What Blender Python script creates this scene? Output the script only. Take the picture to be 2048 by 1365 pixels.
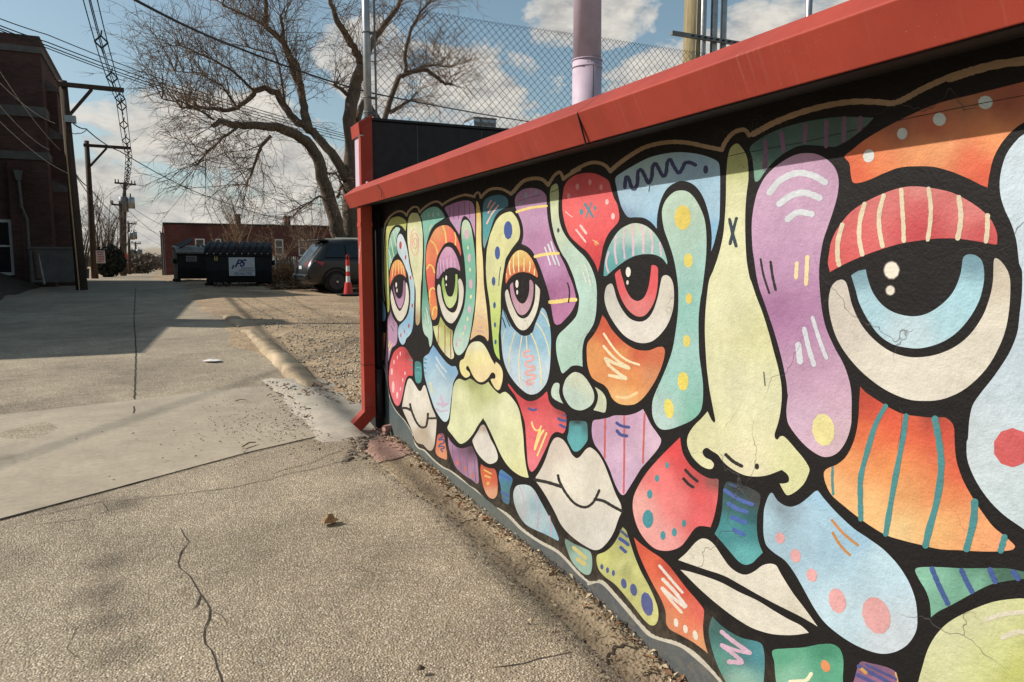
import bpy, bmesh, math, random
from math import sin, cos, pi, radians, hypot, atan2, sqrt
from mathutils import Vector, Matrix, noise
from mathutils.geometry import delaunay_2d_cdt
for o in list(bpy.data.objects): bpy.data.objects.remove(o)
S = bpy.context.scene
COL = S.collection
random.seed(11)

# ---------------------------------------------------------------- camera, sky, sun, exposure
YAW, PITCH, EYE, FOC = radians(25.3112), radians(6.1510), 1.62, 1480.0     # measured from the photograph's vanishing points
cam = bpy.data.cameras.new('camera'); camo = bpy.data.objects.new('camera', cam); COL.objects.link(camo)
cam.sensor_width = 36; cam.lens = FOC/2048*36; cam.clip_start = .05; cam.clip_end = 3000
camo.location = (0, 0, EYE); camo.rotation_euler = (radians(90)-PITCH, 0, -YAW)
S.camera = camo
SUN_AZ, SUN_EL = atan2(-.89, .45), radians(36)
SUNV = Vector((sin(SUN_AZ)*cos(SUN_EL), cos(SUN_AZ)*cos(SUN_EL), sin(SUN_EL)))
sl = bpy.data.lights.new('sun', 'SUN'); sl.energy = 5.0; sl.angle = radians(.53); sl.color = (1, .955, .885)
so = bpy.data.objects.new('sun', sl); COL.objects.link(so); so.location = SUNV*60
so.rotation_euler = (-SUNV).to_track_quat('-Z', 'Y').to_euler()
S.view_settings.view_transform = 'Standard'; S.view_settings.look = 'None'
S.view_settings.exposure = .15; S.view_settings.gamma = 1; S.view_settings.use_curve_mapping = False
S.cycles.max_bounces = 6; S.cycles.transparent_max_bounces = 8

W = bpy.data.worlds.new('World'); S.world = W; W.use_nodes = True
nt = W.node_tree; N = nt.nodes; L = nt.links; N.clear()
def nd(t, **k):
    n = N.new(t)
    for a, b in k.items(): setattr(n, a, b)
    return n
def ramp(n, stops):
    cr = n.color_ramp
    while len(cr.elements) > 1: cr.elements.remove(cr.elements[-1])
    cr.elements[0].position = stops[0][0]; cr.elements[0].color = stops[0][1]
    for p, col in stops[1:]:
        e = cr.elements.new(p); e.color = col
def wmath(op, a, b=None, c=None):
    n = nd('ShaderNodeMath', operation=op)
    for i, v in enumerate((a, b, c)):
        if v is None: continue
        if isinstance(v, (int, float)): n.inputs[i].default_value = v
        else: L.new(v, n.inputs[i])
    return n.outputs[0]
sky = nd('ShaderNodeTexSky', sky_type='NISHITA', sun_disc=False, sun_elevation=SUN_EL, sun_rotation=SUN_AZ, air_density=1.1, dust_density=1.6, ozone_density=1.4, altitude=300)
hsv = nd('ShaderNodeHueSaturation'); hsv.inputs['Hue'].default_value = .478; hsv.inputs['Saturation'].default_value = .90; hsv.inputs['Value'].default_value = 1.16
L.new(sky.outputs[0], hsv.inputs['Color'])
tc = nd('ShaderNodeTexCoord'); sep = nd('ShaderNodeSeparateXYZ'); L.new(tc.outputs['Generated'], sep.inputs[0])
zc = wmath('MAXIMUM', sep.outputs[2], 0.0)
zd = wmath('ADD', zc, .16)
comb = nd('ShaderNodeCombineXYZ')
L.new(wmath('DIVIDE', sep.outputs[0], zd), comb.inputs[0]); L.new(wmath('DIVIDE', sep.outputs[1], zd), comb.inputs[1])
CLOUD_OFF = (3.7, 1.9, 0.0)
def cloudnoise(scale, det, rough, off, dist=0.0):
    mp = nd('ShaderNodeMapping'); mp.inputs['Location'].default_value = off; L.new(comb.outputs[0], mp.inputs[0])
    t = nd('ShaderNodeTexNoise'); t.inputs['Scale'].default_value = scale; t.inputs['Detail'].default_value = det
    t.inputs['Roughness'].default_value = rough; t.inputs['Distortion'].default_value = dist; L.new(mp.outputs[0], t.inputs['Vector'])
    return t.outputs[0]
n1 = cloudnoise(1.05, 9, .56, CLOUD_OFF, .25)
n3 = cloudnoise(.62, 4, .5, (1.3, 7.7, 2))
def dirnoise(scale, det, rough, off, dist=0.0, stretch=1.0):
    mp = nd('ShaderNodeMapping'); mp.inputs['Location'].default_value = off; mp.inputs['Scale'].default_value = (1, 1, stretch); L.new(tc.outputs['Generated'], mp.inputs[0])
    t = nd('ShaderNodeTexNoise'); t.inputs['Scale'].default_value = scale; t.inputs['Detail'].default_value = det
    t.inputs['Roughness'].default_value = rough; t.inputs['Distortion'].default_value = dist; L.new(mp.outputs[0], t.inputs['Vector']); return t.outputs[0]
n2 = dirnoise(13, 8, .58, (2.2, .4, 1.7), .3, 1.7)
n4 = dirnoise(30, 7, .62, (5.2, 3.4, .7), .2, 2.2)
# the cumulus banks over the lot: each has a bearing, a height above the horizon and a size (degrees)
CLOUDS = [(37, 12.5, 6.5, 3.2), (31, 17.5, 5, 2.6), (43, 14, 7, 4.6), (22.5, 12.5, 6, 3.4), (26, 9.5, 4, 2), (15, 13.5, 4.5, 3.4), (4.5, 9.5, 8.5, 2.6), (11, 6.0, 9, 2.2), (-4, 4.5, 7, 3), (2, 2.8, 16, 2.6), (6, 7.5, 12, 1.8), (12, 3.2, 10, 1.4), (49, 19, 6, 4), (-6.5, 21.5, 2.6, .9), (62, 14, 12, 6), (-38, 12, 14, 5), (-75, 9, 16, 5), (100, 10, 18, 6), (150, 12, 20, 6), (-130, 11, 20, 6)]
blob = None
for az, el, wa, we in CLOUDS:
    a_, e_ = radians(az), radians(el); cdir = (sin(a_)*cos(e_), cos(a_)*cos(e_), sin(e_)); rdir = (cos(a_), -sin(a_), 0)
    vs_ = nd('ShaderNodeVectorMath', operation='SUBTRACT'); L.new(tc.outputs['Generated'], vs_.inputs[0]); vs_.inputs[1].default_value = cdir
    d1_ = nd('ShaderNodeVectorMath', operation='DOT_PRODUCT'); L.new(vs_.outputs[0], d1_.inputs[0]); d1_.inputs[1].default_value = rdir
    d2_ = nd('ShaderNodeVectorMath', operation='DOT_PRODUCT'); L.new(vs_.outputs[0], d2_.inputs[0]); d2_.inputs[1].default_value = (0, 0, 1)
    d3_ = nd('ShaderNodeVectorMath', operation='DOT_PRODUCT'); L.new(vs_.outputs[0], d3_.inputs[0]); d3_.inputs[1].default_value = cdir
    q = wmath('ADD', wmath('ADD', wmath('POWER', wmath('ABSOLUTE', wmath('DIVIDE', d1_.outputs['Value'], sin(radians(wa)))), 2.0), wmath('POWER', wmath('ABSOLUTE', wmath('DIVIDE', d2_.outputs['Value'], sin(radians(we)))), 2.0)), wmath('MULTIPLY', wmath('ABSOLUTE', d3_.outputs['Value']), 3.0))
    m_ = wmath('SUBTRACT', 1.0, wmath('SQRT', q))
    blob = m_ if blob is None else wmath('MAXIMUM', blob, m_)
dens = wmath('ADD', wmath('MULTIPLY', wmath('MAXIMUM', blob, -.9), .50), wmath('ADD', wmath('MULTIPLY', wmath('SUBTRACT', n2, .5), 1.05), wmath('MULTIPLY', wmath('SUBTRACT', n1, .5), .45)))
cm = nd('ShaderNodeValToRGB'); ramp(cm, [(.02, (0, 0, 0, 1)), (.09, (.72, .72, .72, 1)), (.22, (1, 1, 1, 1))]); L.new(dens, cm.inputs[0])
# lumps: bright sunlit heads, greyer bases
lump = wmath('ADD', wmath('MULTIPLY', n4, .55), wmath('MULTIPLY', n2, .45))
shade = nd('ShaderNodeValToRGB'); ramp(shade, [(.38, (4.2, 4.2, 4.15, 1)), (.50, (6.3, 6.1, 5.7, 1)), (.60, (7.8, 7.4, 6.7, 1))]); L.new(lump, shade.inputs[0])
mix = nd('ShaderNodeMix', data_type='RGBA'); L.new(cm.outputs[0], mix.inputs[0]); L.new(hsv.outputs[0], mix.inputs[6]); L.new(shade.outputs[0], mix.inputs[7])
bg = nd('ShaderNodeBackground'); bg.inputs['Strength'].default_value = .088; L.new(mix.outputs[2], bg.inputs[0])
wo = nd('ShaderNodeOutputWorld'); L.new(bg.outputs[0], wo.inputs[0])

# ---------------------------------------------------------------- helpers
FW = Vector((sin(YAW)*cos(PITCH), cos(YAW)*cos(PITCH), -sin(PITCH)))
RT = Vector((cos(YAW), -sin(YAW), 0)); UP = RT.cross(FW)
EYEV = Vector((0, 0, EYE))
def ray(x, y): return FW + RT*((x-1024)/FOC) - UP*((y-682.5)/FOC)
def at(x, y, Y):                                   # the place at distance Y up the alley that shows at photo pixel x, y
    r = ray(x, y); return EYEV + r*(Y/r.y)
def gz(Y):                                         # height of the ground along the alley: a slow rise to a crest, then down
    if Y < 0: return 0.02*Y
    if Y < 24: return .0275*Y
    if Y < 40: t = (Y-24)/16; return .66 + .0275*16*(t - t*t/2)*.75
    return .825 - .012*(Y-40) if Y < 90 else .225 - .004*(Y-90)
def on_ground(x, y, dz=0):
    r = ray(x, y); t = 1.0
    for i in range(40):
        p = EYEV + r*t; t *= (EYE-gz(p.y)-dz)/max(1e-6, EYE-p.z) if p.z < EYE else 1
    return EYEV + r*t
def srgb(c):
    return tuple(((v/255)/12.92 if v/255 <= .04045 else ((v/255+.055)/1.055)**2.4) for v in c)

MATS = {}
def mat(name, col, rough=.7, var=.25, scale=6.0, bump=0.0, bscale=None, metal=0.0, spec=.3, detail=5, col2=None, stretch=None, coord='Object'):
    """plain procedural surface: base colour broken up by two sizes of noise, with bump"""
    m = bpy.data.materials.new(name); m.use_nodes = True; t = m.node_tree; n = t.nodes; l = t.links
    b = n['Principled BSDF']; b.inputs['Roughness'].default_value = rough; b.inputs['Metallic'].default_value = metal
    b.inputs['Specular IOR Level'].default_value = spec
    c = n.new('ShaderNodeTexCoord'); v = c.outputs[coord]
    if stretch:
        mp = n.new('ShaderNodeMapping'); mp.inputs['Scale'].default_value = stretch; l.new(v, mp.inputs[0]); v = mp.outputs[0]
    a = n.new('ShaderNodeTexNoise'); a.inputs['Scale'].default_value = scale; a.inputs['Detail'].default_value = detail; a.inputs['Roughness'].default_value = .62; l.new(v, a.inputs['Vector'])
    r = n.new('ShaderNodeValToRGB'); l.new(a.outputs[0], r.inputs[0])
    d = col2 if col2 else tuple(x*(1-var) for x in col); e = tuple(min(1, x*(1+var*.7)) for x in col)
    ramp(r, [(.32, (*d, 1)), (.5, (*col, 1)), (.68, (*e, 1))])
    l.new(r.outputs[0], b.inputs['Base Color'])
    if bump:
        q = n.new('ShaderNodeTexNoise'); q.inputs['Scale'].default_value = bscale or scale*6; q.inputs['Detail'].default_value = 4; l.new(v, q.inputs['Vector'])
        bp = n.new('ShaderNodeBump'); bp.inputs['Strength'].default_value = 1; bp.inputs['Distance'].default_value = bump; l.new(q.outputs[0], bp.inputs['Height']); l.new(bp.outputs[0], b.inputs['Normal'])
    MATS[name] = m; return m

class MB:
    def __init__(s): s.v = []; s.f = []; s.mi = []; s.cur = 0
    def add(s, vs, fs):
        o = len(s.v); s.v += [tuple(p) for p in vs]; s.f += [tuple(i+o for i in f) for f in fs]; s.mi += [s.cur]*len(fs); return s
    def box(s, a, b, M=None):
        x0, y0, z0 = a; x1, y1, z1 = b
        vs = [Vector(p) for p in ((x0,y0,z0),(x1,y0,z0),(x1,y1,z0),(x0,y1,z0),(x0,y0,z1),(x1,y0,z1),(x1,y1,z1),(x0,y1,z1))]
        if M: vs = [M @ p for p in vs]
        return s.add(vs, [(0,3,2,1),(4,5,6,7),(0,1,5,4),(1,2,6,5),(2,3,7,6),(3,0,4,7)])
    def bar(s, p, q, w, h, up=(0,0,1)):             # a box from p to q
        p, q = Vector(p), Vector(q); d = (q-p); n = d.length; d.normalize(); u = Vector(up)
        sd = d.cross(u)
        if sd.length < 1e-4: sd = Vector((1,0,0))
        sd.normalize(); u = sd.cross(d)
        vs = [p+sd*a*w/2+u*b*h/2 for a, b in ((-1,-1),(1,-1),(1,1),(-1,1))] + [q+sd*a*w/2+u*b*h/2 for a, b in ((-1,-1),(1,-1),(1,1),(-1,1))]
        return s.add(vs, [(0,1,2,3),(7,6,5,4),(0,4,5,1),(1,5,6,2),(2,6,7,3),(3,7,4,0)])
    def tube(s, pts, r, n=8, caps=True):
        pts = [Vector(p) for p in pts]; k = len(pts); rs = r if isinstance(r, (list, tuple)) else [r]*k
        vs = []; prev = None
        for i, p in enumerate(pts):
            d = (pts[min(i+1, k-1)]-pts[max(i-1, 0)])
            if d.length < 1e-9: d = Vector((0,0,1))
            d.normalize()
            if prev is None:
                a = d.cross(Vector((0,0,1)) if abs(d.z) < .9 else Vector((1,0,0)))
            else: a = prev - d*prev.dot(d)
            a.normalize(); prev = a; b = d.cross(a)
            vs += [p+(a*cos(2*pi*j/n)+b*sin(2*pi*j/n))*rs[i] for j in range(n)]
        fs = [(i*n+j, i*n+(j+1)%n, (i+1)*n+(j+1)%n, (i+1)*n+j) for i in range(k-1) for j in range(n)]
        if caps: fs += [tuple(range(n-1, -1, -1)), tuple((k-1)*n+j for j in range(n))]
        return s.add(vs, fs)
    def extrude(s, prof, axis, a, b):               # closed profile (2D) pushed from a to b along an axis
        k = len(prof)
        def p3(p, t): return {'x': (t, p[0], p[1]), 'y': (p[0], t, p[1]), 'z': (p[0], p[1], t)}[axis]
        vs = [p3(p, a) for p in prof]+[p3(p, b) for p in prof]
        return s.add(vs, [(i, (i+1)%k, k+(i+1)%k, k+i) for i in range(k)]+[tuple(range(k-1,-1,-1)), tuple(range(k, 2*k))])
    def sphere(s, c, r, n=10, m=7, sc=(1,1,1)):
        c = Vector(c); vs = [c+Vector((0,0,-r*sc[2]))]
        for i in range(1, m):
            t = -pi/2+pi*i/m
            vs += [c+Vector((r*sc[0]*cos(t)*cos(2*pi*j/n), r*sc[1]*cos(t)*sin(2*pi*j/n), r*sc[2]*sin(t))) for j in range(n)]
        vs.append(c+Vector((0,0,r*sc[2]))); e = len(vs)-1
        fs = [(0, 1+(j+1)%n, 1+j) for j in range(n)]
        fs += [(1+i*n+j, 1+i*n+(j+1)%n, 1+(i+1)*n+(j+1)%n, 1+(i+1)*n+j) for i in range(m-2) for j in range(n)]
        fs += [(e, 1+(m-2)*n+j, 1+(m-2)*n+(j+1)%n) for j in range(n)]
        return s.add(vs, fs)
    def build(s, name, m, parent=None, smooth=False, bevel=0, org=None):
        me = bpy.data.meshes.new(name)
        o3 = Vector(org) if org is not None else None
        me.from_pydata([tuple(Vector(p)-o3) if o3 else p for p in s.v], [], s.f); me.update()
        ms = m if isinstance(m, (list, tuple)) else [m]
        for x in ms: me.materials.append(x)
        if len(ms) > 1: me.polygons.foreach_set('material_index', s.mi)
        bm = bmesh.new(); bm.from_mesh(me); bmesh.ops.recalc_face_normals(bm, faces=bm.faces); bm.to_mesh(me); bm.free()
        if smooth: me.polygons.foreach_set('use_smooth', [True]*len(me.polygons))
        o = bpy.data.objects.new(name, me); COL.objects.link(o)
        if parent: o.parent = parent
        if bevel:
            b = o.modifiers.new('bevel', 'BEVEL'); b.width = bevel; b.segments = 2; b.limit_method = 'ANGLE'
        if smooth:
            try: me.shade_auto_smooth if False else None
            except Exception: pass
        return o
def tag(o, label=None, cat=None, group=None, kind=None):
    if label: o['label'] = label
    if cat: o['category'] = cat
    if group: o['group'] = group
    if kind: o['kind'] = kind
    return o
def thing(name, label, cat, loc=(0,0,0), rz=0, group=None):
    o = bpy.data.objects.new(name, None); COL.objects.link(o); o.location = loc; o.rotation_euler = (0,0,rz); o.empty_display_size = .2
    return tag(o, label, cat, group)
def kids(o): return list(o.children)
def copy_tree(o, loc, rz, label, scale=None):
    r = o.copy(); COL.objects.link(r); r.location = loc; r.rotation_euler = (0,0,rz); r['label'] = label
    if scale: r.scale = scale
    for ch in kids(o):
        c2 = ch.copy(); COL.objects.link(c2); c2.parent = r
        for g in kids(ch):
            d2 = g.copy(); COL.objects.link(d2); d2.parent = c2
    return r
# ---------------------------------------------------------------- the painted building
XW = 1.673                                          # face of the painted wall (m right of the camera)
def wall_yz(x, y, off=0.0):                         # photo pixel -> place on the wall face
    r = ray(x, y); return EYEV + r*((XW-off)/r.x)
CROPS = {'A': (750, 390, 7.984), 'B': (750, 550, 7.984), 'C': (750, 700, 7.984), 'D': (930, 340, 7.984), 'E': (930, 500, 7.984), 'F': (930, 660, 7.984),
         'G': (800, 830, 7.984), 'H': (960, 830, 7.984), 'I': (1090, 260, 4), 'J': (1090, 560, 4), 'K': (1000, 860, 4), 'L': (1090, 1024, 4),
         'M': (1480, 150, 3.606), 'N': (1480, 500, 3.606), 'O': (1300, 760, 3.606), 'P': (1480, 987, 2.368), 'Q': (1848, 830, 2.24), 'R': (1300, 0, 2.738)}
def cpx(k, x, y): a, b, s = CROPS[k]; return (a+x/s, b+y/s)
def smooth_closed(pts):                             # pts: (x, y, corner); rounded between the corners
    n = len(pts); out = []
    for i in range(n):
        p0, p1, p2, p3 = pts[i-1], pts[i], pts[(i+1)%n], pts[(i+2)%n]
        t1 = (0, 0) if p1[2] else ((p2[0]-p0[0])/2, (p2[1]-p0[1])/2)
        t2 = (0, 0) if p2[2] else ((p3[0]-p1[0])/2, (p3[1]-p1[1])/2)
        d = hypot(p2[0]-p1[0], p2[1]-p1[1])
        for t in (t1, t2): pass
        l1 = hypot(*t1); l2 = hypot(*t2)
        if l1 > d: t1 = (t1[0]*d/l1, t1[1]*d/l1)
        if l2 > d: t2 = (t2[0]*d/l2, t2[1]*d/l2)
        k = max(2, min(6, int(d/3)))
        for j in range(k):
            u = j/k; h1 = 2*u**3-3*u*u+1; h2 = -2*u**3+3*u*u; h3 = u**3-2*u*u+u; h4 = u**3-u*u
            out.append((h1*p1[0]+h2*p2[0]+h3*t1[0]+h4*t2[0], h1*p1[1]+h2*p2[1]+h3*t1[1]+h4*t2[1]))
    return out
def smooth_open(pts, k=5):
    n = len(pts); out = []
    if n == 2: pts = [pts[0], ((pts[0][0]+pts[1][0])/2, (pts[0][1]+pts[1][1])/2), pts[1]]; n = 3
    for i in range(n-1):
        p0, p1, p2, p3 = pts[max(i-1,0)], pts[i], pts[i+1], pts[min(i+2,n-1)]
        t1 = ((p2[0]-p0[0])/2, (p2[1]-p0[1])/2); t2 = ((p3[0]-p1[0])/2, (p3[1]-p1[1])/2)
        for j in range(k):
            u = j/k; h1 = 2*u**3-3*u*u+1; h2 = -2*u**3+3*u*u; h3 = u**3-2*u*u+u; h4 = u**3-u*u
            out.append((h1*p1[0]+h2*p2[0]+h3*t1[0]+h4*t2[0], h1*p1[1]+h2*p2[1]+h3*t1[1]+h4*t2[1]))
    out.append(pts[-1]); return out
PAINT_K = .745
def paint(c3):
    v = srgb(c3); g = .3*v[0]+.55*v[1]+.15*v[2]; return [min(.9, (x*.91+g*.09)*PAINT_K) for x in v]
def paint_mix(ctrl, x, y):
    ws = 0; acc = [0, 0, 0]
    for (cx, cy, cc, e) in ctrl:
        w = 1/((x-cx)**2+(y-cy)**2+e)**1.6; ws += w
        for i in range(3): acc[i] += w*cc[i]
    return [a/ws for a in acc]

def mural_material(name, base=None):
    m = bpy.data.materials.new(name); m.use_nodes = True; t = m.node_tree; n = t.nodes; l = t.links
    b = n['Principled BSDF']; b.inputs['Roughness'].default_value = .62; b.inputs['Specular IOR Level'].default_value = .28 if base is None else .16
    c = n.new('ShaderNodeTexCoord'); geo = n.new('ShaderNodeNewGeometry'); v = geo.outputs['Position']
    def noise_(sc, det=4, ro=.6, di=0.0, vec=None):
        q = n.new('ShaderNodeTexNoise'); q.inputs['Scale'].default_value = sc; q.inputs['Detail'].default_value = det; q.inputs['Roughness'].default_value = ro; q.inputs['Distortion'].default_value = di; l.new(vec or v, q.inputs['Vector']); return q.outputs[0]
    def mth(op, a, b_):
        q = n.new('ShaderNodeMath'); q.operation = op
        for i, x in enumerate((a, b_)):
            if isinstance(x, (int, float)): q.inputs[i].default_value = x
            else: l.new(x, q.inputs[i])
        return q.outputs[0]
    def mr(x, a, b_, c_, d_):
        q = n.new('ShaderNodeMapRange'); l.new(x, q.inputs[0])
        for i, val in enumerate((a, b_, c_, d_)): q.inputs[i+1].default_value = val
        return q.outputs[0]
    if base is None:
        at_ = n.new('ShaderNodeAttribute'); at_.attribute_name = 'paint'; colr = at_.outputs['Color']
    else:
        rg = n.new('ShaderNodeRGB'); rg.outputs[0].default_value = (*base, 1); colr = rg.outputs[0]
    # clouded spray, then dust, then chips showing pale plaster
    f = mth('MULTIPLY', mr(noise_(5, 5), .3, .7, .86, 1.10), mr(noise_(42, 3), .3, .7, .93, 1.05))
    mx = n.new('ShaderNodeVectorMath'); mx.operation = 'SCALE'; l.new(colr, mx.inputs[0]); l.new(f, mx.inputs[3])
    chips = mr(noise_(75, 6, .75), .69 if base else .735, .75 if base else .78, 0, .6)
    region = mr(noise_(3.1, 3), .45, .62, .15, 1)
    ch = mth('MULTIPLY', chips, region)
    m1 = n.new('ShaderNodeMix'); m1.data_type = 'RGBA'; l.new(ch, m1.inputs[0]); l.new(mx.outputs[0], m1.inputs[6]); m1.inputs[7].default_value = (.42, .40, .35, 1) if base else (.30, .28, .25, 1)
    # hairline cracks
    vo = n.new('ShaderNodeTexVoronoi'); vo.feature = 'DISTANCE_TO_EDGE'; vo.inputs['Scale'].default_value = 1.7
    w = n.new('ShaderNodeVectorMath'); w.operation = 'ADD'; l.new(v, w.inputs[0])
    nz = n.new('ShaderNodeTexNoise'); nz.inputs['Scale'].default_value = 2.2; nz.inputs['Detail'].default_value = 5; l.new(v, nz.inputs['Vector'])
    sc = n.new('ShaderNodeVectorMath'); sc.operation = 'SCALE'; l.new(nz.outputs['Color'], sc.inputs[0]); sc.inputs[3].default_value = .55; l.new(sc.outputs[0], w.inputs[1]); l.new(w.outputs[0], vo.inputs['Vector'])
    ck = mth('MULTIPLY', mr(vo.outputs['Distance'], 0, .0035, 1, 0), mr(noise_(1.9, 2), .56, .63, 0, .7))
    m2 = n.new('ShaderNodeMix'); m2.data_type = 'RGBA'; l.new(ck, m2.inputs[0]); l.new(m1.outputs[2], m2.inputs[6]); m2.inputs[7].default_value = (.06, .055, .05, 1)
    sz = n.new('ShaderNodeSeparateXYZ'); l.new(v, sz.inputs[0])
    gr = mth('MULTIPLY', mr(mth('ADD', sz.outputs[2], mth('MULTIPLY', noise_(6, 5, .7), .5)), .40, .66, .34, 0), mr(noise_(30, 4), .35, .65, .3, 1))
    m3 = n.new('ShaderNodeMix'); m3.data_type = 'RGBA'; l.new(gr, m3.inputs[0]); l.new(m2.outputs[2], m3.inputs[6]); m3.inputs[7].default_value = (.20, .155, .10, 1)
    l.new(m3.outputs[2], b.inputs['Base Color'])
    h = mth('ADD', mth('ADD', mth('MULTIPLY', noise_(120, 4, .65), .0042), mth('MULTIPLY', noise_(14, 5, .6), .010)), mth('MULTIPLY', ck, -.004))
    bp = n.new('ShaderNodeBump'); bp.inputs['Distance'].default_value = 1; bp.inputs['Strength'].default_value = .55; l.new(h, bp.inputs['Height']); l.new(bp.outputs[0], b.inputs['Normal'])
    return m
M_PAINT = mural_material('mural_paint'); M_BLACK = mural_material('black_wall_paint', (.0095, .0078, .0072))
M_RED = mat('red_painted_metal', (.300, .041, .024), rough=.6, var=.16, scale=3, bump=.0012, bscale=14, spec=.25)
def weathered(m):                                    # chalky vertical rain streaks and pin-prick chips on the paint
    t = m.node_tree; n = t.nodes; l = t.links; b = n['Principled BSDF']; src = b.inputs['Base Color'].links[0].from_socket
    g = n.new('ShaderNodeNewGeometry'); mp = n.new('ShaderNodeMapping'); mp.inputs['Scale'].default_value = (3, 95, 3); l.new(g.outputs['Position'], mp.inputs[0])
    q = n.new('ShaderNodeTexNoise'); q.inputs['Scale'].default_value = 1; q.inputs['Detail'].default_value = 3; l.new(mp.outputs[0], q.inputs['Vector'])
    q2 = n.new('ShaderNodeTexNoise'); q2.inputs['Scale'].default_value = 170; q2.inputs['Detail'].default_value = 2; l.new(g.outputs['Position'], q2.inputs['Vector'])
    q3 = n.new('ShaderNodeTexNoise'); q3.inputs['Scale'].default_value = 2.3; q3.inputs['Detail'].default_value = 4; l.new(g.outputs['Position'], q3.inputs['Vector'])
    def mr(x, a, b_, c_, d_):
        k = n.new('ShaderNodeMapRange'); l.new(x, k.inputs[0])
        for i, v in enumerate((a, b_, c_, d_)): k.inputs[i+1].default_value = v
        return k.outputs[0]
    def mu(a, b_, op='MULTIPLY'):
        k = n.new('ShaderNodeMath'); k.operation = op; l.new(a, k.inputs[0]); l.new(b_, k.inputs[1]); return k.outputs[0]
    f = mu(mu(mr(q.outputs[0], .56, .76, 0, .32), mr(q3.outputs[0], .4, .6, .15, 1)), mr(q2.outputs[0], .70, .76, 0, .55), 'MAXIMUM')
    x = n.new('ShaderNodeMix'); x.data_type = 'RGBA'; l.new(f, x.inputs[0]); l.new(src, x.inputs[6]); x.inputs[7].default_value = (.36, .17, .14, 1); l.new(x.outputs[2], b.inputs['Base Color'])
weathered(M_RED)
M_REDDARK = M_RED
M_BLACKMET = mat('black_painted_panel', (.018, .017, .018), rough=.6, var=.3, scale=14, bump=.001, bscale=80)
M_ROOF = mat('roof_membrane', (.25, .24, .22), rough=.8, var=.2, scale=4)
M_LILAC = mat('lilac_trim', (.46, .36, .42), rough=.6, var=.12, scale=8)

bld = thing('mural_building', 'low black building whose long wall carries the painted cartoon faces', 'building', (XW, 6.1, 0))
BO = bld.location.copy()
b = MB(); b.box((XW, -4.0, -.6), (XW+.28, 6.10, 2.098)); wall = b.build('wall', M_BLACK, bld, org=BO)
b = MB(); b.box((XW+.28, -4.0, -.6), (XW+9, 6.10, 2.05)); b.build('roof', M_ROOF, bld, org=BO)

def mural_mesh(name, pieces, parent, off, ramp_=0):          # pieces: (outline px, colour fn)
    vs, fs, cs = [], [], []
    for tri, fcol in pieces:
        V2, F2 = tri; o = len(vs)
        m_ = max(1, (len(V2)-8)//2)
        for i_, p in enumerate(V2):
            i2 = (i_ % m_ if i_ < 2*m_ else (0 if i_ < 2*m_+4 else m_-1))
            q = wall_yz(p[0], p[1]); vs.append((XW-off-ramp_*i2/m_-BO.x, q.y-BO.y, q.z)); cs.append(fcol(p))
        fs += [tuple(i+o for i in f) for f in F2]
    me = bpy.data.meshes.new(name); me.from_pydata(vs, [], fs); me.update(); me.materials.append(M_PAINT)
    a = me.color_attributes.new('paint', 'FLOAT_COLOR', 'POINT'); a.data.foreach_set('color', [x for cc in cs for x in (*cc, 1)])
    bm = bmesh.new(); bm.from_mesh(me)
    bm.normal_update()
    flip = [f for f in bm.faces if f.normal.x > 0]
    bmesh.ops.reverse_faces(bm, faces=flip); bm.to_mesh(me); bm.free()
    o = bpy.data.objects.new(name, me); COL.objects.link(o); o.parent = parent
    return o
def fill(poly, inner=()):
    vs = [Vector(p) for p in poly]+[Vector(p) for p in inner]
    r = delaunay_2d_cdt(vs, [], [list(range(len(poly)))], 1, 1e-5)
    return (r[0], [f for f in r[2]])
def inside(poly, x, y):
    r = False; n = len(poly); j = n-1
    for i in range(n):
        xi, yi = poly[i]; xj, yj = poly[j]
        if (yi > y) != (yj > y) and x < (xj-xi)*(y-yi)/(yj-yi)+xi: r = not r
        j = i
    return r
def stroke_poly(k, pts, w):
    s = CROPS[k][2]; ps = smooth_open([cpx(k, *p) for p in pts]); h = w/s/2; n = len(ps); strip = []
    quads = []; L_, R_ = [], []
    for i, p in enumerate(ps):
        a = ps[max(i-1,0)]; q = ps[min(i+1,n-1)]; dx, dy = q[0]-a[0], q[1]-a[1]; d = hypot(dx, dy) or 1
        hh = h*(1+.10*sin(i*1.7+p[0]*.3))
        L_.append((p[0]-dy/d*hh, p[1]+dx/d*hh)); R_.append((p[0]+dy/d*hh, p[1]-dx/d*hh))
    V2 = L_+R_; F2 = [(i, i+1, n+i+1, n+i) for i in range(n-1)]
    for e, (pp, sg) in ((0, (ps[0], -1)), (1, (ps[-1], 1))):           # rounded ends
        i = 0 if e == 0 else n-1; base = atan2(L_[i][1]-pp[1], L_[i][0]-pp[0]); o = len(V2)
        for j in range(1, 5): ang = base - sg*pi*j/5; V2 = V2+[(pp[0]+h*cos(ang), pp[1]+h*sin(ang))]
        F2.append((i, *range(o, o+4), n+i))
    return (V2, F2)
def dot_poly(k, cx, cy, rx, ry, a):
    s = CROPS[k][2]; X, Y = cpx(k, cx, cy); ca, sa = cos(radians(a)), sin(radians(a)); V2 = []
    for j in range(20):
        u, v = rx/s*cos(2*pi*j/20), ry/s*sin(2*pi*j/20); w = 1+.03*sin(3*j+cx); V2.append((X+(u*ca-v*sa)*w, Y+(u*sa+v*ca)*w))
    return (V2, [tuple(range(20))])
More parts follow.
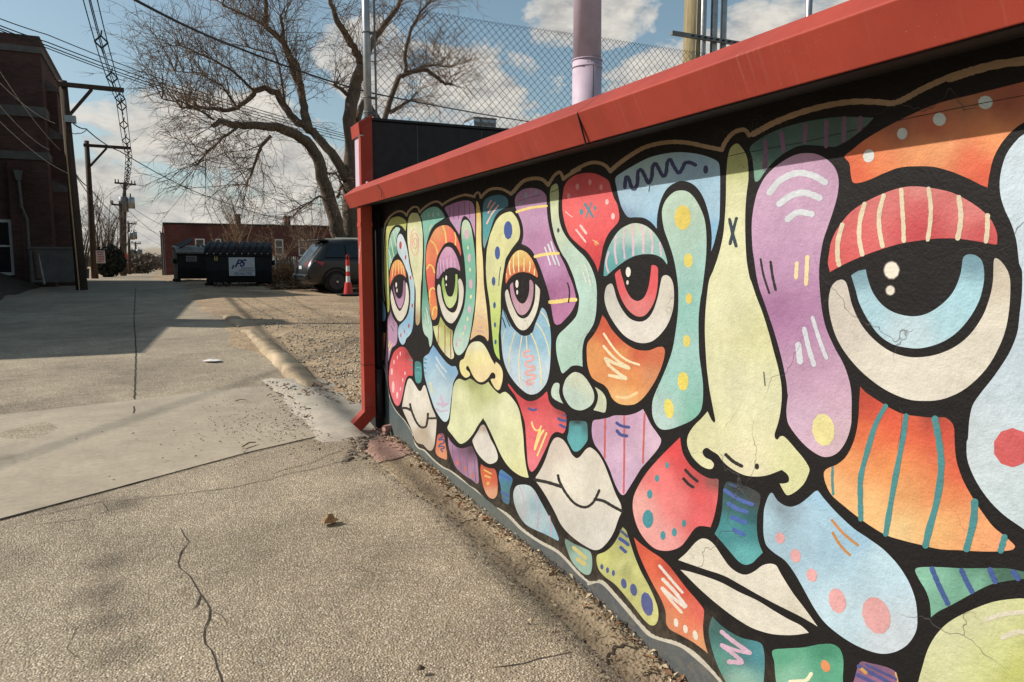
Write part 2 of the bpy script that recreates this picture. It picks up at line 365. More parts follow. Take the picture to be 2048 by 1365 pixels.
# ---------------------------------------------------------------- the mural's painted areas
# measured on enlarged details of the wall (letter = detail, numbers = position in it), turned into metres on the wall by paint_uv()
R0=[(215,207,190)]
WHT=(214,207,190)
def c(k,x,y,r,g,b): return (k,x,y,(r,g,b))
def st(k,pts,w,col): return ('s',k,pts,w,col)
def dt(k,cx,cy,rx,ry,col,a=0): return ('d',k,cx,cy,rx,ry,a,col)
def lines(k,segs,w,col): return [st(k,s,w,col) for s in segs]
PATCHES=[]
def P(name,outline,cols,details=()): PATCHES.append((name,outline,cols,list(details)))

# --- base band and contour lines
P('painted_base_band',[('A',[(70,552,1),(145,518,1),(130,800),(124,1200)]),('B',[(122,200)]),('C',[(135,60),(150,260),(205,600),(225,740),(320,960),(480,1150),(590,1340)]),('G',[(240,475),(300,545),(380,575),(450,645),(560,755),(680,845),(800,905),(1000,1055),(1200,1205)]),('K',[(60,695),(170,805),(330,915),(470,995),(620,1155),(700,1225)]),('L',[(340,590),(440,572),(560,690),(740,900),(840,1000),(1020,1060),(1110,1100),(1300,1260),(1400,1370),(1500,1500,1),(1400,1640,1),(1000,1300),(500,800),(0,420)]),('K',[(0,800)]),('G',[(900,1220),(500,860),(0,450)]),('C',[(165,1300),(160,900),(160,300)]),('A',[(95,1365),(80,900)])],
  [c('C',190,900,78,93,95),c('L',600,760,76,86,92),c('A',90,900,95,105,108),c('G',500,760,88,100,98)])
for k,pts,w in [('A',[(165,480),(145,600),(130,800),(125,1000),(130,1365)],13),('B',[(130,60),(134,250),(152,420)],11),('C',[(148,250),(180,430),(205,600),(225,740),(260,850),(320,960),(400,1060),(480,1150),(560,1290),(600,1365)],20),
  ('G',[(0,45),(60,100),(130,200),(170,290),(200,390),(240,470),(300,540),(380,570),(450,640),(560,750),(680,840),(800,900),(900,970),(1000,1050),(1100,1140),(1200,1200),(1280,1280),(1360,1365)],34),
  ('K',[(-20,640),(60,690),(110,740),(170,800),(250,860),(330,910),(410,950),(470,990),(540,1060),(620,1150),(700,1222),(760,1228),(810,1225)],36),
  ('L',[(435,565),(470,580),(560,680),(650,780),(740,890),(840,990),(930,1030),(1020,1050),(1110,1090),(1200,1150),(1300,1250),(1400,1364)],44)]:
    P('painted_contour_line',None,None,[st(k,pts,w,(205,198,178))])
TAN=(168,140,108)
for k,pts,w in [('A',[(158,480),(230,360),(320,285),(400,262),(470,290),(505,335)],30),('A',[(505,330),(540,260),(600,205),(650,192),(695,220),(715,285)],30),('A',[(712,280),(800,195),(900,130),(990,108),(1040,130),(1072,165)],32),
  ('A',[(1072,165),(1150,110),(1250,60),(1350,22),(1440,0)],36),('D',[(0,400),(80,412),(152,432)],40),('D',[(150,432),(168,390),(205,360),(235,385),(250,445)],32),('D',[(252,445),(320,370),(400,315),(500,298),(600,312),(680,350),(735,385)],44),
  ('D',[(735,385),(790,335),(850,260),(940,180),(1060,142),(1180,140),(1260,170),(1330,245)],58),('D',[(1335,240),(1370,180),(1430,90),(1510,38),(1550,90),(1572,150)],50),('D',[(1570,150),(1650,90),(1750,30),(1830,-10)],56),
  ('I',[(215,335),(320,280),(380,262),(440,267),(490,292),(525,335)],28),('I',[(530,325),(600,265),(700,195),(800,140),(920,108),(1040,97),(1160,107),(1300,137),(1415,160)],34),
  ('I',[(1415,162),(1440,105),(1485,45),(1540,8),(1600,2),(1635,45)],34),('M',[(95,428),(160,392),(250,345),(400,285),(550,240),(700,208),(850,193),(1000,197),(1110,205),(1200,168),(1300,112),(1420,55),(1540,5)],42),('R',[(1640,430),(1700,410),(1780,385),(1900,355),(2048,335),(2250,310)],46)]:
    P('painted_contour_line',None,None,[st(k,pts,w,TAN)])

# --- far left face
P('painted_patch',[('A',[(205,470),(255,385),(330,352),(390,350),(450,375),(500,430),(497,510),(487,582,1),(440,510),(370,478),(300,505),(245,590),(218,700),(205,850),(203,1050),(215,1280)]),('B',[(225,300),(232,440),(228,560),(210,602),(195,560),(180,400),(160,200),(150,0)]),('A',[(146,1100),(152,800),(170,600)])],
  [c('A',380,400,170,175,85),c('A',240,540,192,192,105),c('A',180,900,190,190,105),c('B',180,200,180,188,105),c('B',210,500,160,160,60)])
P('painted_patch',[('A',[(340,520),(385,525),(402,555),(385,590),(355,660),(340,760),(350,870),(358,935,1),(300,1000),(255,1100),(222,1230,1),(212,1050),(213,850),(240,680),(280,580)])],
  [c('A',370,550,165,200,180),c('A',250,750,140,185,160),c('A',320,900,85,150,120),c('A',230,1100,140,180,155)],
  lines('A',[[(335,525),(355,600)],[(290,580),(338,820)],[(245,690),(303,980)],[(219,880),(262,1080)]],12,(205,212,190)))
P('painted_patch',[('A',[(400,622),(440,650),(480,740),(510,850),(530,960),(550,1100),(590,1280)]),('B',[(625,120),(630,300),(625,500),(615,700),(605,820),(580,920),(540,980),(500,1020),(480,1080),(455,1115),(425,1110),(395,1060),(375,980),(370,900),(385,820),(440,760),(500,690),(540,590),(560,450),(565,280),(545,120),(530,0)]),('A',[(490,1170),(440,1050),(380,950),(352,850),(350,740),(365,670)])],
  [c('A',410,700,196,208,212),c('A',480,1000,185,202,208),c('B',600,400,165,195,205),c('B',540,750,130,175,200),c('B',430,1000,165,195,212)],
  [dt('A',408,805,20,62,(190,60,55)),dt('A',490,1000,12,38,(190,60,55)),dt('B',567,47,13,33,(190,60,55)),dt('B',596,492,12,33,(190,60,55)),dt('B',540,815,13,35,(190,70,60)),dt('B',471,908,9,28,(185,70,60)),dt('B',414,965,10,35,(185,70,60))])
P('painted_eyelid',[('A',[(370,1035),(420,1068),(465,1150),(490,1240),(497,1325,1),(440,1278),(390,1268),(330,1295),(285,1350),(258,1410),(240,1460,1),(232,1360),(245,1230),(275,1120),(320,1055)])],
  [c('A',370,1060,228,160,75),c('A',370,1150,222,140,62),c('A',370,1260,200,88,45),c('A',250,1400,205,85,45)],
  lines('A',[[(300,1110),(268,1360)],[(337,1062),(322,1285)],[(375,1050),(380,1258)],[(413,1085),(430,1265)],[(445,1135),(470,1285)]],9,(228,205,130)))
P('painted_eye_white',[('B',[(262,235,1),(285,310),(310,410),(345,510),(380,570),(405,577),(440,520),(470,440),(488,330),(490,200),(492,118,1),(510,140),(528,210),(540,300),(540,400),(525,520),(490,640),(430,730),(385,742),(340,690),(290,580),(260,450),(250,330)])],[c('B',380,660,212,205,185)])
P('painted_iris',[('B',[(296,160,1),(312,240),(335,320),(365,370),(395,383),(420,360),(440,300),(450,200),(455,105),(470,88),(480,180),(478,300),(460,420),(430,510),(405,540),(375,520),(335,420),(305,310),(290,220)])],[c('B',400,480,178,135,165),c('B',300,230,140,85,130),c('B',465,200,150,100,140)])
P('painted_highlight',None,None,[dt('B',340,160,12,40,(230,225,210)),dt('B',352,250,9,32,(225,220,205))])
P('painted_nose',[('A',[(625,290),(670,290),(700,330),(730,400),(745,470),(760,600),(765,750),(765,950),(755,1150),(745,1365)]),('B',[(740,100),(730,250),(725,450),(722,700),(712,770),(680,810),(655,780),(648,700),(650,500),(650,250),(625,100),(605,0)]),('A',[(600,1240),(565,1080),(540,900),(522,750),(518,550),(525,430),(550,340),(590,290)])],
  [c('A',620,380,195,195,130),c('A',640,600,214,214,172),c('A',650,1100,212,210,165),c('B',690,400,205,200,158),c('B',680,760,170,145,105)],
  [st('A',[(635,550),(590,590),(572,700),(575,830),(600,920),(645,965),(680,920),(695,800),(685,680),(645,615),(605,650),(595,740),(605,820),(640,860),(670,820),(672,740),(645,690),(620,720),(620,770),(640,800)],13,(220,150,135))])
P('painted_patch',[('A',[(740,310),(800,250),(880,205),(960,190),(1020,215),(1080,280),(1120,360,1),(1090,385),(1020,430),(950,480),(890,570),(850,680),(820,800),(805,950),(800,1100),(805,1330)]),('B',[(815,100),(830,250),(850,400),(870,520),(880,640),(905,760),(918,860),(918,1000),(905,1110),(880,1155),(865,1100),(850,1010),(800,960),(770,880),(755,760),(748,600),(755,400),(765,200),(770,0)]),('A',[(785,1000),(785,750),(770,550),(755,400),(728,345)])],
  [c('A',900,300,115,180,160),c('A',820,500,125,185,165),c('A',800,800,120,178,158),c('B',790,300,82,142,118),c('B',800,500,110,165,145),c('B',870,950,175,202,182)],
  [dt('A',930,315,14,38,(170,205,195)),dt('A',1015,312,13,36,(170,205,195)),dt('A',860,320,12,36,(165,200,190)),dt('A',795,340,12,28,(150,190,180)),st('A',[(905,485),(880,530),(865,580)],14,(215,205,160)),st('B',[(815,520),(835,640),(857,790)],9,(205,212,200)),st('B',[(795,610),(808,700),(825,785)],9,(205,212,200)),st('B',[(832,570),(850,660),(868,740)],8,(200,210,196))])
# --- second face
P('painted_patch',[('A',[(1110,485),(1180,500),(1250,565),(1310,670),(1355,800),(1375,930),(1371,977,1),(1330,880),(1280,800),(1220,760),(1160,760),(1100,800),(1050,880),(1000,980),(965,1150),(960,1300)]),('B',[(955,150),(960,250),(975,350),(995,500),(998,600),(985,680),(940,725),(910,700),(890,620),(870,500),(860,350),(845,200),(825,50)]),('A',[(812,1100),(815,950),(840,800),(890,680),(950,570),(1020,510)])],
  [c('A',1000,620,225,150,90),c('A',1200,700,226,92,72),c('A',880,900,222,125,72),c('A',900,1300,218,100,62),c('A',1020,880,226,110,75),c('A',1340,880,220,90,72),c('B',890,400,222,118,62),c('B',950,110,212,70,70),c('B',950,650,222,140,78)],
  [st('A',[(1085,500),(1118,590),(1132,690),(1138,762)],22,(232,200,90)),st('A',[(1275,610),(1290,690),(1285,800)],20,(232,200,90)),st('A',[(888,735),(945,780),(985,870),(998,950)],22,(228,190,80)),st('A',[(832,1180),(870,1118),(920,1150),(952,1245)],24,(228,190,80)),
   st('B',[(872,360),(880,260),(918,208),(950,232)],22,(232,195,80)),st('B',[(872,360),(880,450),(900,490)],14,(228,170,75)),st('B',[(920,640),(932,550),(968,508),(990,545)],20,(232,195,80))])
P('painted_eyelid',[('A',[(1165,830),(1225,850),(1280,930),(1330,1050),(1360,1180),(1358,1218,1),(1300,1180),(1230,1160),(1150,1180),(1080,1240),(1020,1330),(995,1345,1),(982,1330),(985,1200),(1010,1060),(1060,930),(1120,845)])],
  [c('A',1180,900,195,145,172),c('A',1180,1050,188,132,165),c('A',1100,1220,165,112,148)],
  lines('A',[[(1040,1040),(1058,1255)],[(1090,1050),(1108,1225)],[(1150,1020),(1155,1180)],[(1215,1005),(1218,1158)],[(1275,1045),(1280,1168)],[(1010,1100),(1005,1290)]],8,(220,195,205)))
P('painted_eye_white',[('B',[(1022,150),(1045,190),(1060,300),(1090,430),(1150,550),(1225,605),(1280,590),(1320,500),(1340,350),(1335,200),(1330,90),(1360,60),(1395,120),(1415,220),(1412,350),(1390,480),(1350,600),(1300,700),(1240,770),(1190,770),(1130,720),(1080,630),(1040,500),(1010,370),(995,250),(1000,180)])],[c('B',1200,700,214,207,190),c('B',1030,250,200,192,176)])
P('painted_iris',[('B',[(1085,38,1),(1100,60),(1110,150),(1130,250),(1160,330),(1205,352),(1240,330),(1270,230),(1285,100),(1285,0),(1296,-12),(1315,0),(1320,100),(1318,250),(1300,400),(1260,490),(1205,535),(1150,500),(1110,400),(1080,250),(1065,130)])],[c('B',1205,450,190,205,135),c('B',1090,150,140,175,80),c('B',1300,150,150,185,90)])
P('painted_highlight',None,None,[dt('B',1138,50,13,40,(225,220,205)),dt('B',1140,160,10,19,(215,210,195))])
P('painted_patch',[('A',[(1115,210),(1200,160),(1300,120),(1400,95),(1500,95),(1560,130),(1585,200),(1600,340),(1600,500),(1600,690,1),(1570,560),(1520,420),(1460,350),(1420,340),(1385,400),(1365,520),(1350,640,1),(1300,560),(1240,470),(1205,420,1),(1170,330)])],
  [c('A',1300,250,170,118,162),c('A',1300,480,192,142,178),c('A',1580,500,190,140,172)],
  lines('A',[[(1290,415),(1290,515)],[(1370,405),(1360,490)],[(1532,375),(1545,445)]],15,(130,165,190))+lines('A',[[(1190,200),(1195,370)],[(1262,170),(1260,385)],[(1340,140),(1335,385)],[(1435,120),(1430,320)],[(1512,120),(1510,370)]],10,(120,78,120)))
P('painted_patch',[('A',[(1440,398),(1490,420),(1535,520),(1560,660),(1580,800),(1600,1000),(1610,1200),(1608,1340)]),('B',[(1608,100),(1605,250),(1595,450),(1565,650),(1545,800),(1520,950),(1485,1100),(1430,1210),(1370,1275),(1320,1280),(1275,1220),(1250,1100),(1262,950),(1300,830),(1350,720),(1400,600),(1430,480),(1450,300),(1455,100)]),('A',[(1450,1277),(1440,1150),(1425,1000),(1400,850),(1385,700),(1382,550),(1400,440)])],
  [c('A',1440,480,185,205,172),c('A',1480,850,100,168,142),c('A',1540,1000,118,178,152),c('B',1530,300,115,175,150),c('B',1450,700,135,185,165),c('B',1340,1150,178,202,188)],
  [dt('A',1465,630,34,80,(205,165,180)),dt('A',1507,1010,25,70,(210,165,180)),dt('A',1488,845,13,30,(215,210,160)),dt('A',1520,1195,14,30,(220,212,150)),dt('B',1530,145,27,78,(212,165,180)),dt('B',1510,555,25,65,(208,168,182)),dt('B',1440,840,20,42,(200,172,182)),dt('B',1360,1040,20,28,(200,175,182)),dt('B',1305,1110,18,33,(200,165,190)),dt('B',1533,350,18,32,(222,212,150)),dt('B',1483,708,14,32,(220,208,155)),dt('B',1408,940,13,22,(220,205,150)),dt('B',1335,1115,10,20,(220,212,160))])
P('painted_nose',[('A',[(1620,100),(1640,110),(1670,200),(1690,330),(1697,500),(1697,700),(1705,850),(1720,1000),(1730,1200),(1735,1340)]),('B',[(1740,150),(1755,300),(1780,500),(1800,700),(1815,900),(1815,1030),(1800,1062,1),(1760,1000),(1700,965),(1640,962),(1580,1000),(1520,1047,1),(1540,930),(1575,750),(1600,550),(1620,300),(1628,100)]),('A',[(1620,1000),(1617,700),(1620,400),(1618,200)])],
  [c('A',1650,250,215,175,70),c('A',1660,500,226,206,130),c('A',1680,1100,224,208,145),c('B',1690,400,222,200,148),c('B',1680,920,216,178,128)],
  [st('B',[(1660,655),(1690,675),(1715,690)],22,(200,165,170)),st('B',[(1645,835),(1675,838),(1705,842)],14,(195,155,165)),st('B',[(1635,900),(1690,900),(1728,918)],18,(190,150,165))])
P('painted_patch',[('D',[(290,560),(330,470),(420,420),(540,400),(630,420),(685,480),(690,580,1),(550,660),(500,720),(460,800),(420,920),(380,1060),(340,1180),(310,1262,1),(290,1180),(285,1000),(283,750)])],
  [c('D',480,480,60,110,130),c('D',400,620,62,120,135),c('D',380,800,66,148,152),c('D',310,1000,72,150,152),c('D',310,1200,110,150,150)],
  [st('D',[(420,490),(390,540),(365,600)],22,(225,150,135)),st('D',[(480,525),(430,590),(370,690)],24,(225,150,135)),st('D',[(535,570),(470,650),(415,730),(350,860)],22,(236,180,165))])
P('painted_patch',[('D',[(735,670),(790,720),(840,800),(870,900),(880,1000),(860,1110),(810,1180),(750,1260),(700,1340)]),('E',[(650,150),(625,300),(600,450),(580,600),(572,750),(570,1000),(555,1150),(545,1300)]),('F',[(537,100),(540,250),(550,400),(560,482,1),(510,430),(475,350),(455,250),(440,100)]),('E',[(430,1277),(415,1100),(400,900),(380,750),(350,550),(335,300)]),('D',[(350,1277),(370,1180),(400,1050),(450,920),(500,810),(570,730),(640,690)])],
  [c('D',700,760,214,210,150),c('D',560,1100,212,208,145),c('E',450,350,206,205,148),c('E',480,700,198,203,125),c('E',490,1050,188,203,105),c('F',500,250,175,205,92)],
  [dt('D',690,965,68,146,(60,85,150)),dt('E',520,50,42,106,(60,85,150)),dt('E',458,503,29,71,(60,85,145)),dt('E',472,885,22,52,(58,85,140)),dt('E',480,1200,17,42,(50,85,145)),dt('F',488,195,18,38,(45,85,140)),st('E',[(572,275),(550,420),(543,570)],12,(40,36,34))])
# --- third face
P('painted_cheek',[('D',[(800,460),(850,370),(940,310),(1060,290),(1180,310),(1260,360),(1300,420),(1305,520),(1310,650),(1325,800),(1360,980),(1410,1150),(1470,1280)]),('E',[(1540,130),(1600,250),(1660,400),(1710,520),(1750,650),(1770,760),(1768,840),(1740,920),(1680,1020),(1600,1110),(1530,1180),(1470,1200),(1430,1170),(1405,1080),(1385,950),(1360,800),(1325,650),(1270,480),(1200,280),(1130,120),(1085,35)]),('D',[(1040,1260),(970,1210),(903,1185,1),(930,1080),(930,950),(905,830),(860,720),(810,600)])],
  [c('D',1050,400,172,125,160),c('D',1100,800,192,148,182),c('D',1150,1050,176,122,158),c('E',1400,300,184,132,172),c('E',1450,650,160,95,138),c('E',1650,600,172,110,152),c('E',1550,1000,178,112,152)],
  [st('D',[(828,672),(930,640),(1060,605),(1180,590),(1303,578)],40,(236,206,112)),st('E',[(1122,108),(1250,78),(1380,62),(1490,58)],48,(236,206,112)),st('E',[(1362,835),(1500,825),(1640,802),(1766,798)],62,(236,206,112)),
   st('E',[(1278,-40),(1320,90),(1365,235)],24,(208,212,215)),st('E',[(1330,-85),(1380,60),(1447,232)],26,(208,212,215)),st('E',[(1375,-130),(1430,40),(1510,248)],24,(208,212,215)),st('E',[(1640,532),(1665,620),(1670,720),(1655,838)],24,(38,32,32)),
   dt('D',975,410,18,52,(150,165,175)),dt('D',1135,362,20,38,(150,165,175)),dt('D',885,540,20,44,(150,165,175))])
P('painted_nose',[('I',[(90,430),(105,450),(112,520),(108,600),(112,700),(135,790),(180,870),(250,950),(320,1020),(370,1100),(405,1200),(415,1290)]),('J',[(415,130),(410,250),(390,350),(350,420),(318,470),(300,560),(300,650),(302,696,1),(260,685),(215,690),(180,720),(140,748),(120,700),(95,600),(90,500),(110,440),(160,390),(220,330),(255,280),(272,200),(272,130)]),('I',[(255,1270),(230,1180),(180,1060),(130,980),(85,870),(60,770),(48,680),(42,580),(40,500),(55,450)])],
  [c('I',75,520,170,182,120),c('I',75,650,206,212,172),c('I',100,800,198,210,180),c('I',240,1000,182,206,188),c('J',350,100,172,202,188),c('J',200,450,172,200,186),c('J',200,620,165,198,180)],
  [dt('I',107,805,10,19,(60,70,72)),st('I',[(318,1080),(345,1150),(365,1250)],11,(216,216,200)),st('I',[(308,1140),(330,1225)],11,(212,214,200))])
P('painted_patch',[('I',[(150,470),(180,410),(240,365),(320,345),(400,350),(460,375),(510,410),(530,470),(550,540),(580,600),(595,680),(590,730),(560,770),(510,830),(470,920),(450,1020),(425,1140,1),(400,1070),(340,980),(270,920),(200,850),(165,770),(145,680),(138,590)])],
  [c('I',330,420,215,75,78),c('I',350,650,232,98,98),c('I',250,780,232,92,90),c('I',450,800,226,80,82),c('I',400,950,215,60,64),c('I',420,1080,205,52,58)],
  [dt('I',497,577,14,22,(238,180,178)),dt('I',545,692,15,26,(238,190,185)),dt('I',190,530,12,22,(232,150,145)),dt('I',260,455,14,25,(232,150,145)),dt('I',360,420,13,23,(232,150,145)),dt('I',450,460,13,23,(232,150,145)),
   st('I',[(318,592),(350,640),(382,695)],18,(60,140,150)),st('I',[(375,580),(350,645),(326,705)],10,(60,140,150)),dt('I',293,657,14,25,(60,140,150)),dt('I',401,626,10,19,(60,140,150)),st('I',[(286,768),(330,828)],20,(240,195,188)),st('I',[(250,800),(325,895)],15,(240,195,188)),dt('I',410,905,17,22,(226,130,70)),st('I',[(380,880),(435,915)],4,(235,205,170)),st('I',[(165,655),(200,685),(220,697)],7,(240,190,180))])
P('painted_patch',[('I',[(565,385),(620,340),(720,280),(830,225),(940,195),(1050,180),(1160,185),(1270,205),(1350,235),(1390,265),(1400,330),(1402,450),(1400,600),(1395,720),(1375,820),(1350,920),(1330,972,1),(1335,850),(1320,720),(1290,600),(1250,510),(1190,440),(1110,410),(1030,430),(970,480),(925,570),(900,680),(895,792,1),(850,740),(790,705),(720,700),(670,700),(640,670),(610,610),(590,540),(575,470)])],
  [c('I',800,300,165,195,200),c('I',1200,280,150,185,205),c('I',700,580,168,200,218),c('I',660,670,125,150,178),c('I',850,620,160,195,215),c('I',870,740,130,172,200),c('I',1350,600,160,195,215),c('I',1350,850,125,175,205)],
  [st('I',[(640,460),(648,385),(670,388),(690,450),(715,475),(740,430),(745,340),(772,322),(800,370),(828,425),(855,380),(862,300),(888,272),(915,320),(945,370),(970,345),(980,265),(1005,240),(1030,290),(1070,345),(1100,310),(1120,268),(1160,262),(1205,282)],30,(58,62,102)),dt('I',1287,318,20,34,(58,62,102))])
P('painted_patch',[('I',[(1095,485),(1150,500),(1200,550),(1250,640),(1280,730),(1292,850),(1290,1000),(1275,1150),(1255,1300)]),('J',[(1245,150),(1230,300),(1230,450),(1235,600),(1255,750),(1265,850),(1262,980),(1240,1060),(1180,1120),(1100,1160),(1000,1195),(930,1195),(885,1150),(860,1080),(860,980),(885,900),(930,800),(980,680),(1020,560),(1045,420),(1065,250)]),('I',[(1067,1280),(1050,1130),(1025,1010),(990,900),(955,800),(938,700),(940,630),(970,560),(1030,500)])],
  [c('I',1100,560,178,202,180),c('I',1100,900,168,196,178),c('I',1200,1100,150,192,182),c('J',1150,250,140,192,180),c('J',1150,600,155,198,190),c('J',1200,1080,118,182,160),c('J',950,1100,178,202,195),c('J',1220,800,140,190,178)],
  [dt('I',1103,702,66,99,(224,200,80)),dt('I',1148,1045,37,57,(220,202,90)),dt('J',1153,150,26,43,(222,196,82)),dt('J',1135,490,30,49,(222,204,95)),dt('J',1106,812,43,76,(226,205,80)),dt('J',993,1030,38,79,(228,212,88),-8)])
P('painted_eyelid',[('I',[(680,755),(740,748),(810,770),(870,820),(920,890),(955,970),(980,1060),(976,1078,1),(940,1030),(880,1000),(800,995),(720,1010),(640,1050),(560,1110),(490,1170),(470,1168,1),(475,1080),(495,980),(540,880),(600,800)])],
  [c('I',720,790,196,206,182),c('I',700,870,172,200,188),c('I',680,970,105,170,172),c('I',920,980,140,185,178),c('I',500,1100,88,165,165)],
  [st('I',[(702,765),(706,880),(708,1000)],21,(216,186,196)),st('I',[(640,795),(630,900),(640,1028)],16,(216,186,196)),st('I',[(570,855),(560,960),(575,1070)],17,(216,186,196)),st('I',[(775,772),(790,850),(788,982)],20,(216,186,196)),st('I',[(845,808),(862,900),(858,985)],17,(216,186,196)),st('I',[(920,905),(932,1005)],16,(216,186,196)),st('I',[(510,980),(490,1060),(508,1140)],15,(216,186,196))])
P('painted_eye_white',[('J',[(530,30),(550,60),(575,150),(620,240),(680,310),(750,335),(810,320),(860,260),(900,150),(925,30),(938,-22),(965,-38),(1000,-22),(1025,30),(1033,120),(1025,230),(990,340),(930,430),(860,490),(790,507),(720,495),(640,450),(570,370),(510,270),(480,180),(478,110),(495,50)])],[c('J',780,440,214,207,195),c('J',520,120,195,190,178),c('J',980,100,205,198,182)])
P('painted_iris',[('J',[(602,-86,1),(610,-50),(625,0),(650,80),(690,145),(740,170),(790,145),(825,70),(842,-20),(852,-115,1),(875,-118),(902,-98),(905,-40),(900,60),(880,160),(840,240),(790,290),(730,290),(670,245),(620,170),(585,80),(565,-10),(562,-50)])],[c('J',740,230,216,115,112),c('J',600,20,222,82,86),c('J',880,0,220,78,82)])
P('painted_highlight',None,None,[dt('I',667,1138,20,40,(232,228,212)),dt('I',661,1222,10,18,(215,212,195))])
P('painted_cheek',[('J',[(460,281,1),(490,320),(530,390),(590,460),(660,520),(740,560),(830,565),(900,540),(945,538),(960,570),(950,640),(920,730),(870,830),(800,930),(730,990),(660,1003),(590,990),(540,950),(505,880),(470,840),(420,815),(375,780),(345,700),(335,610),(340,510),(390,440),(430,370)])],
  [c('J',475,350,195,78,42),c('J',560,480,198,82,45),c('J',750,595,196,86,48),c('J',900,600,206,105,62),c('J',400,600,226,150,75),c('J',600,600,222,138,70),c('J',850,780,208,135,85),c('J',700,800,222,140,68),c('J',640,950,228,172,100)],
  [st('J',[(472,432),(560,560),(650,640),(755,680)],17,(232,214,170)),st('J',[(470,530),(530,600),(600,660),(672,700)],20,(232,214,170)),st('J',[(672,708),(560,668),(485,628)],24,(232,214,170)),st('J',[(485,632),(520,690),(600,755),(648,785)],24,(232,214,170)),st('J',[(648,792),(580,778),(518,765)],26,(232,214,170)),st('J',[(575,935),(650,945),(735,905)],22,(236,200,140))])
P('painted_nostril',[('J',[(245,738),(300,760),(350,820),(390,900),(390,970),(350,1020),(280,1045),(210,1020),(160,950),(143,880),(165,800),(205,755)])],[c('J',280,800,200,206,180),c('J',200,950,180,200,186)])
P('painted_nostril',[('J',[(75,830),(115,832),(113,900),(125,950),(146,990,1),(100,970),(60,940),(50,890)])],[c('J',90,900,182,200,180)])
P('painted_nostril',[('J',[(400,858,1),(450,890),(485,940),(492,1000),(480,1060),(440,1055),(388,1042,1),(415,990),(425,920)])],[c('J',450,970,196,202,170)])
P('painted_patch',[('H',[(1432,110),(1500,95),(1600,95),(1700,120),(1720,230),(1718,400),(1670,480),(1600,560),(1540,590),(1490,575),(1440,490),(1395,380),(1415,280)])],[c('H',1560,110,45,62,62),c('H',1560,220,78,155,160),c('H',1560,400,86,168,172),c('H',1680,180,62,110,112)])
P('painted_patch',[('K',[(745,-70),(790,-82),(860,-95),(920,-115),(1010,-115),(1090,-135),(1145,-166,1),(1170,-120),(1210,-40),(1260,30),(1290,85),(1265,150),(1200,230),(1130,310),(1080,390),(1030,470),(1000,515),(980,522),(955,500),(915,420),(870,300),(810,190),(755,110),(735,20)])],
  [c('K',820,-50,192,150,180),c('K',1000,-60,196,155,182),c('K',950,200,208,172,198),c('K',1200,80,206,172,192),c('K',990,420,200,165,192)],
  [st('K',[(842,-85),(840,80),(838,225)],15,(205,95,92)),st('K',[(995,-108),(995,200),(990,505)],15,(205,95,92)),st('K',[(1158,-128),(1150,80),(1145,265)],15,(205,95,92)),st('K',[(935,-55),(970,-32),(1032,-20)],24,(66,78,140)),st('K',[(938,8),(965,38),(1015,50)],26,(66,78,140))])
P('painted_cheek',[('K',[(1442,60,1),(1448,110),(1465,190),(1520,280),(1600,350),(1680,390),(1745,395),(1748,450),(1740,560),(1715,690),(1685,780,1),(1640,772),(1590,772),(1550,800),(1500,870),(1450,930),(1380,962),(1310,968),(1240,950),(1170,890),(1110,800),(1075,700),(1062,610),(1075,520),(1130,410),(1200,310),(1300,200),(1390,110)])],
  [c('K',1410,130,218,60,62),c('K',1480,280,205,62,64),c('K',1700,430,120,80,72),c('K',1600,400,180,62,64),c('K',1700,560,225,90,92),c('K',1620,520,224,76,78),c('K',1600,720,228,92,94),c('K',1300,400,232,112,110),c('K',1400,600,226,118,115),c('K',1120,620,226,160,150),c('K',1300,900,226,150,145),c('K',1200,800,226,155,148)],
  [dt('K',1338,283,15,25,(62,142,150)),dt('K',1257,388,17,29,(62,142,150)),dt('K',1199,515,22,36,(62,142,150)),dt('K',1185,713,43,73,(58,140,150)),dt('K',1305,845,21,36,(62,142,150)),dt('K',1396,820,20,34,(62,142,150)),dt('K',1472,748,17,30,(62,142,150)),st('K',[(1485,322),(1530,370),(1578,410)],24,(40,34,34)),st('K',[(1470,392),(1510,435),(1545,458)],24,(40,34,34))])
P('painted_lips',[('K',[(460,60),(505,80),(545,135),(575,195),(612,228),(640,215),(690,155),(725,142),(780,185),(830,265),(880,390),(925,510),(968,600),(972,662,1),(950,710),(910,820),(860,900),(800,955),(745,960),(650,910),(560,840),(490,760),(440,660),(380,550),(330,470),(290,415,1),(286,380,1),(330,310),(370,220),(400,130),(430,75)])],
  [c('K',640,400,220,212,194),c('K',450,90,205,190,175),c('K',780,900,206,200,188),c('K',540,790,205,198,185)],
  [st('K',[(278,400),(380,420),(490,455)],26,(44,38,34)),st('K',[(465,365),(480,420),(530,510),(600,590),(680,620),(740,588),(775,530),(795,485)],21,(44,38,34)),st('K',[(760,555),(830,570),(900,610),(978,652)],24,(44,38,34))])
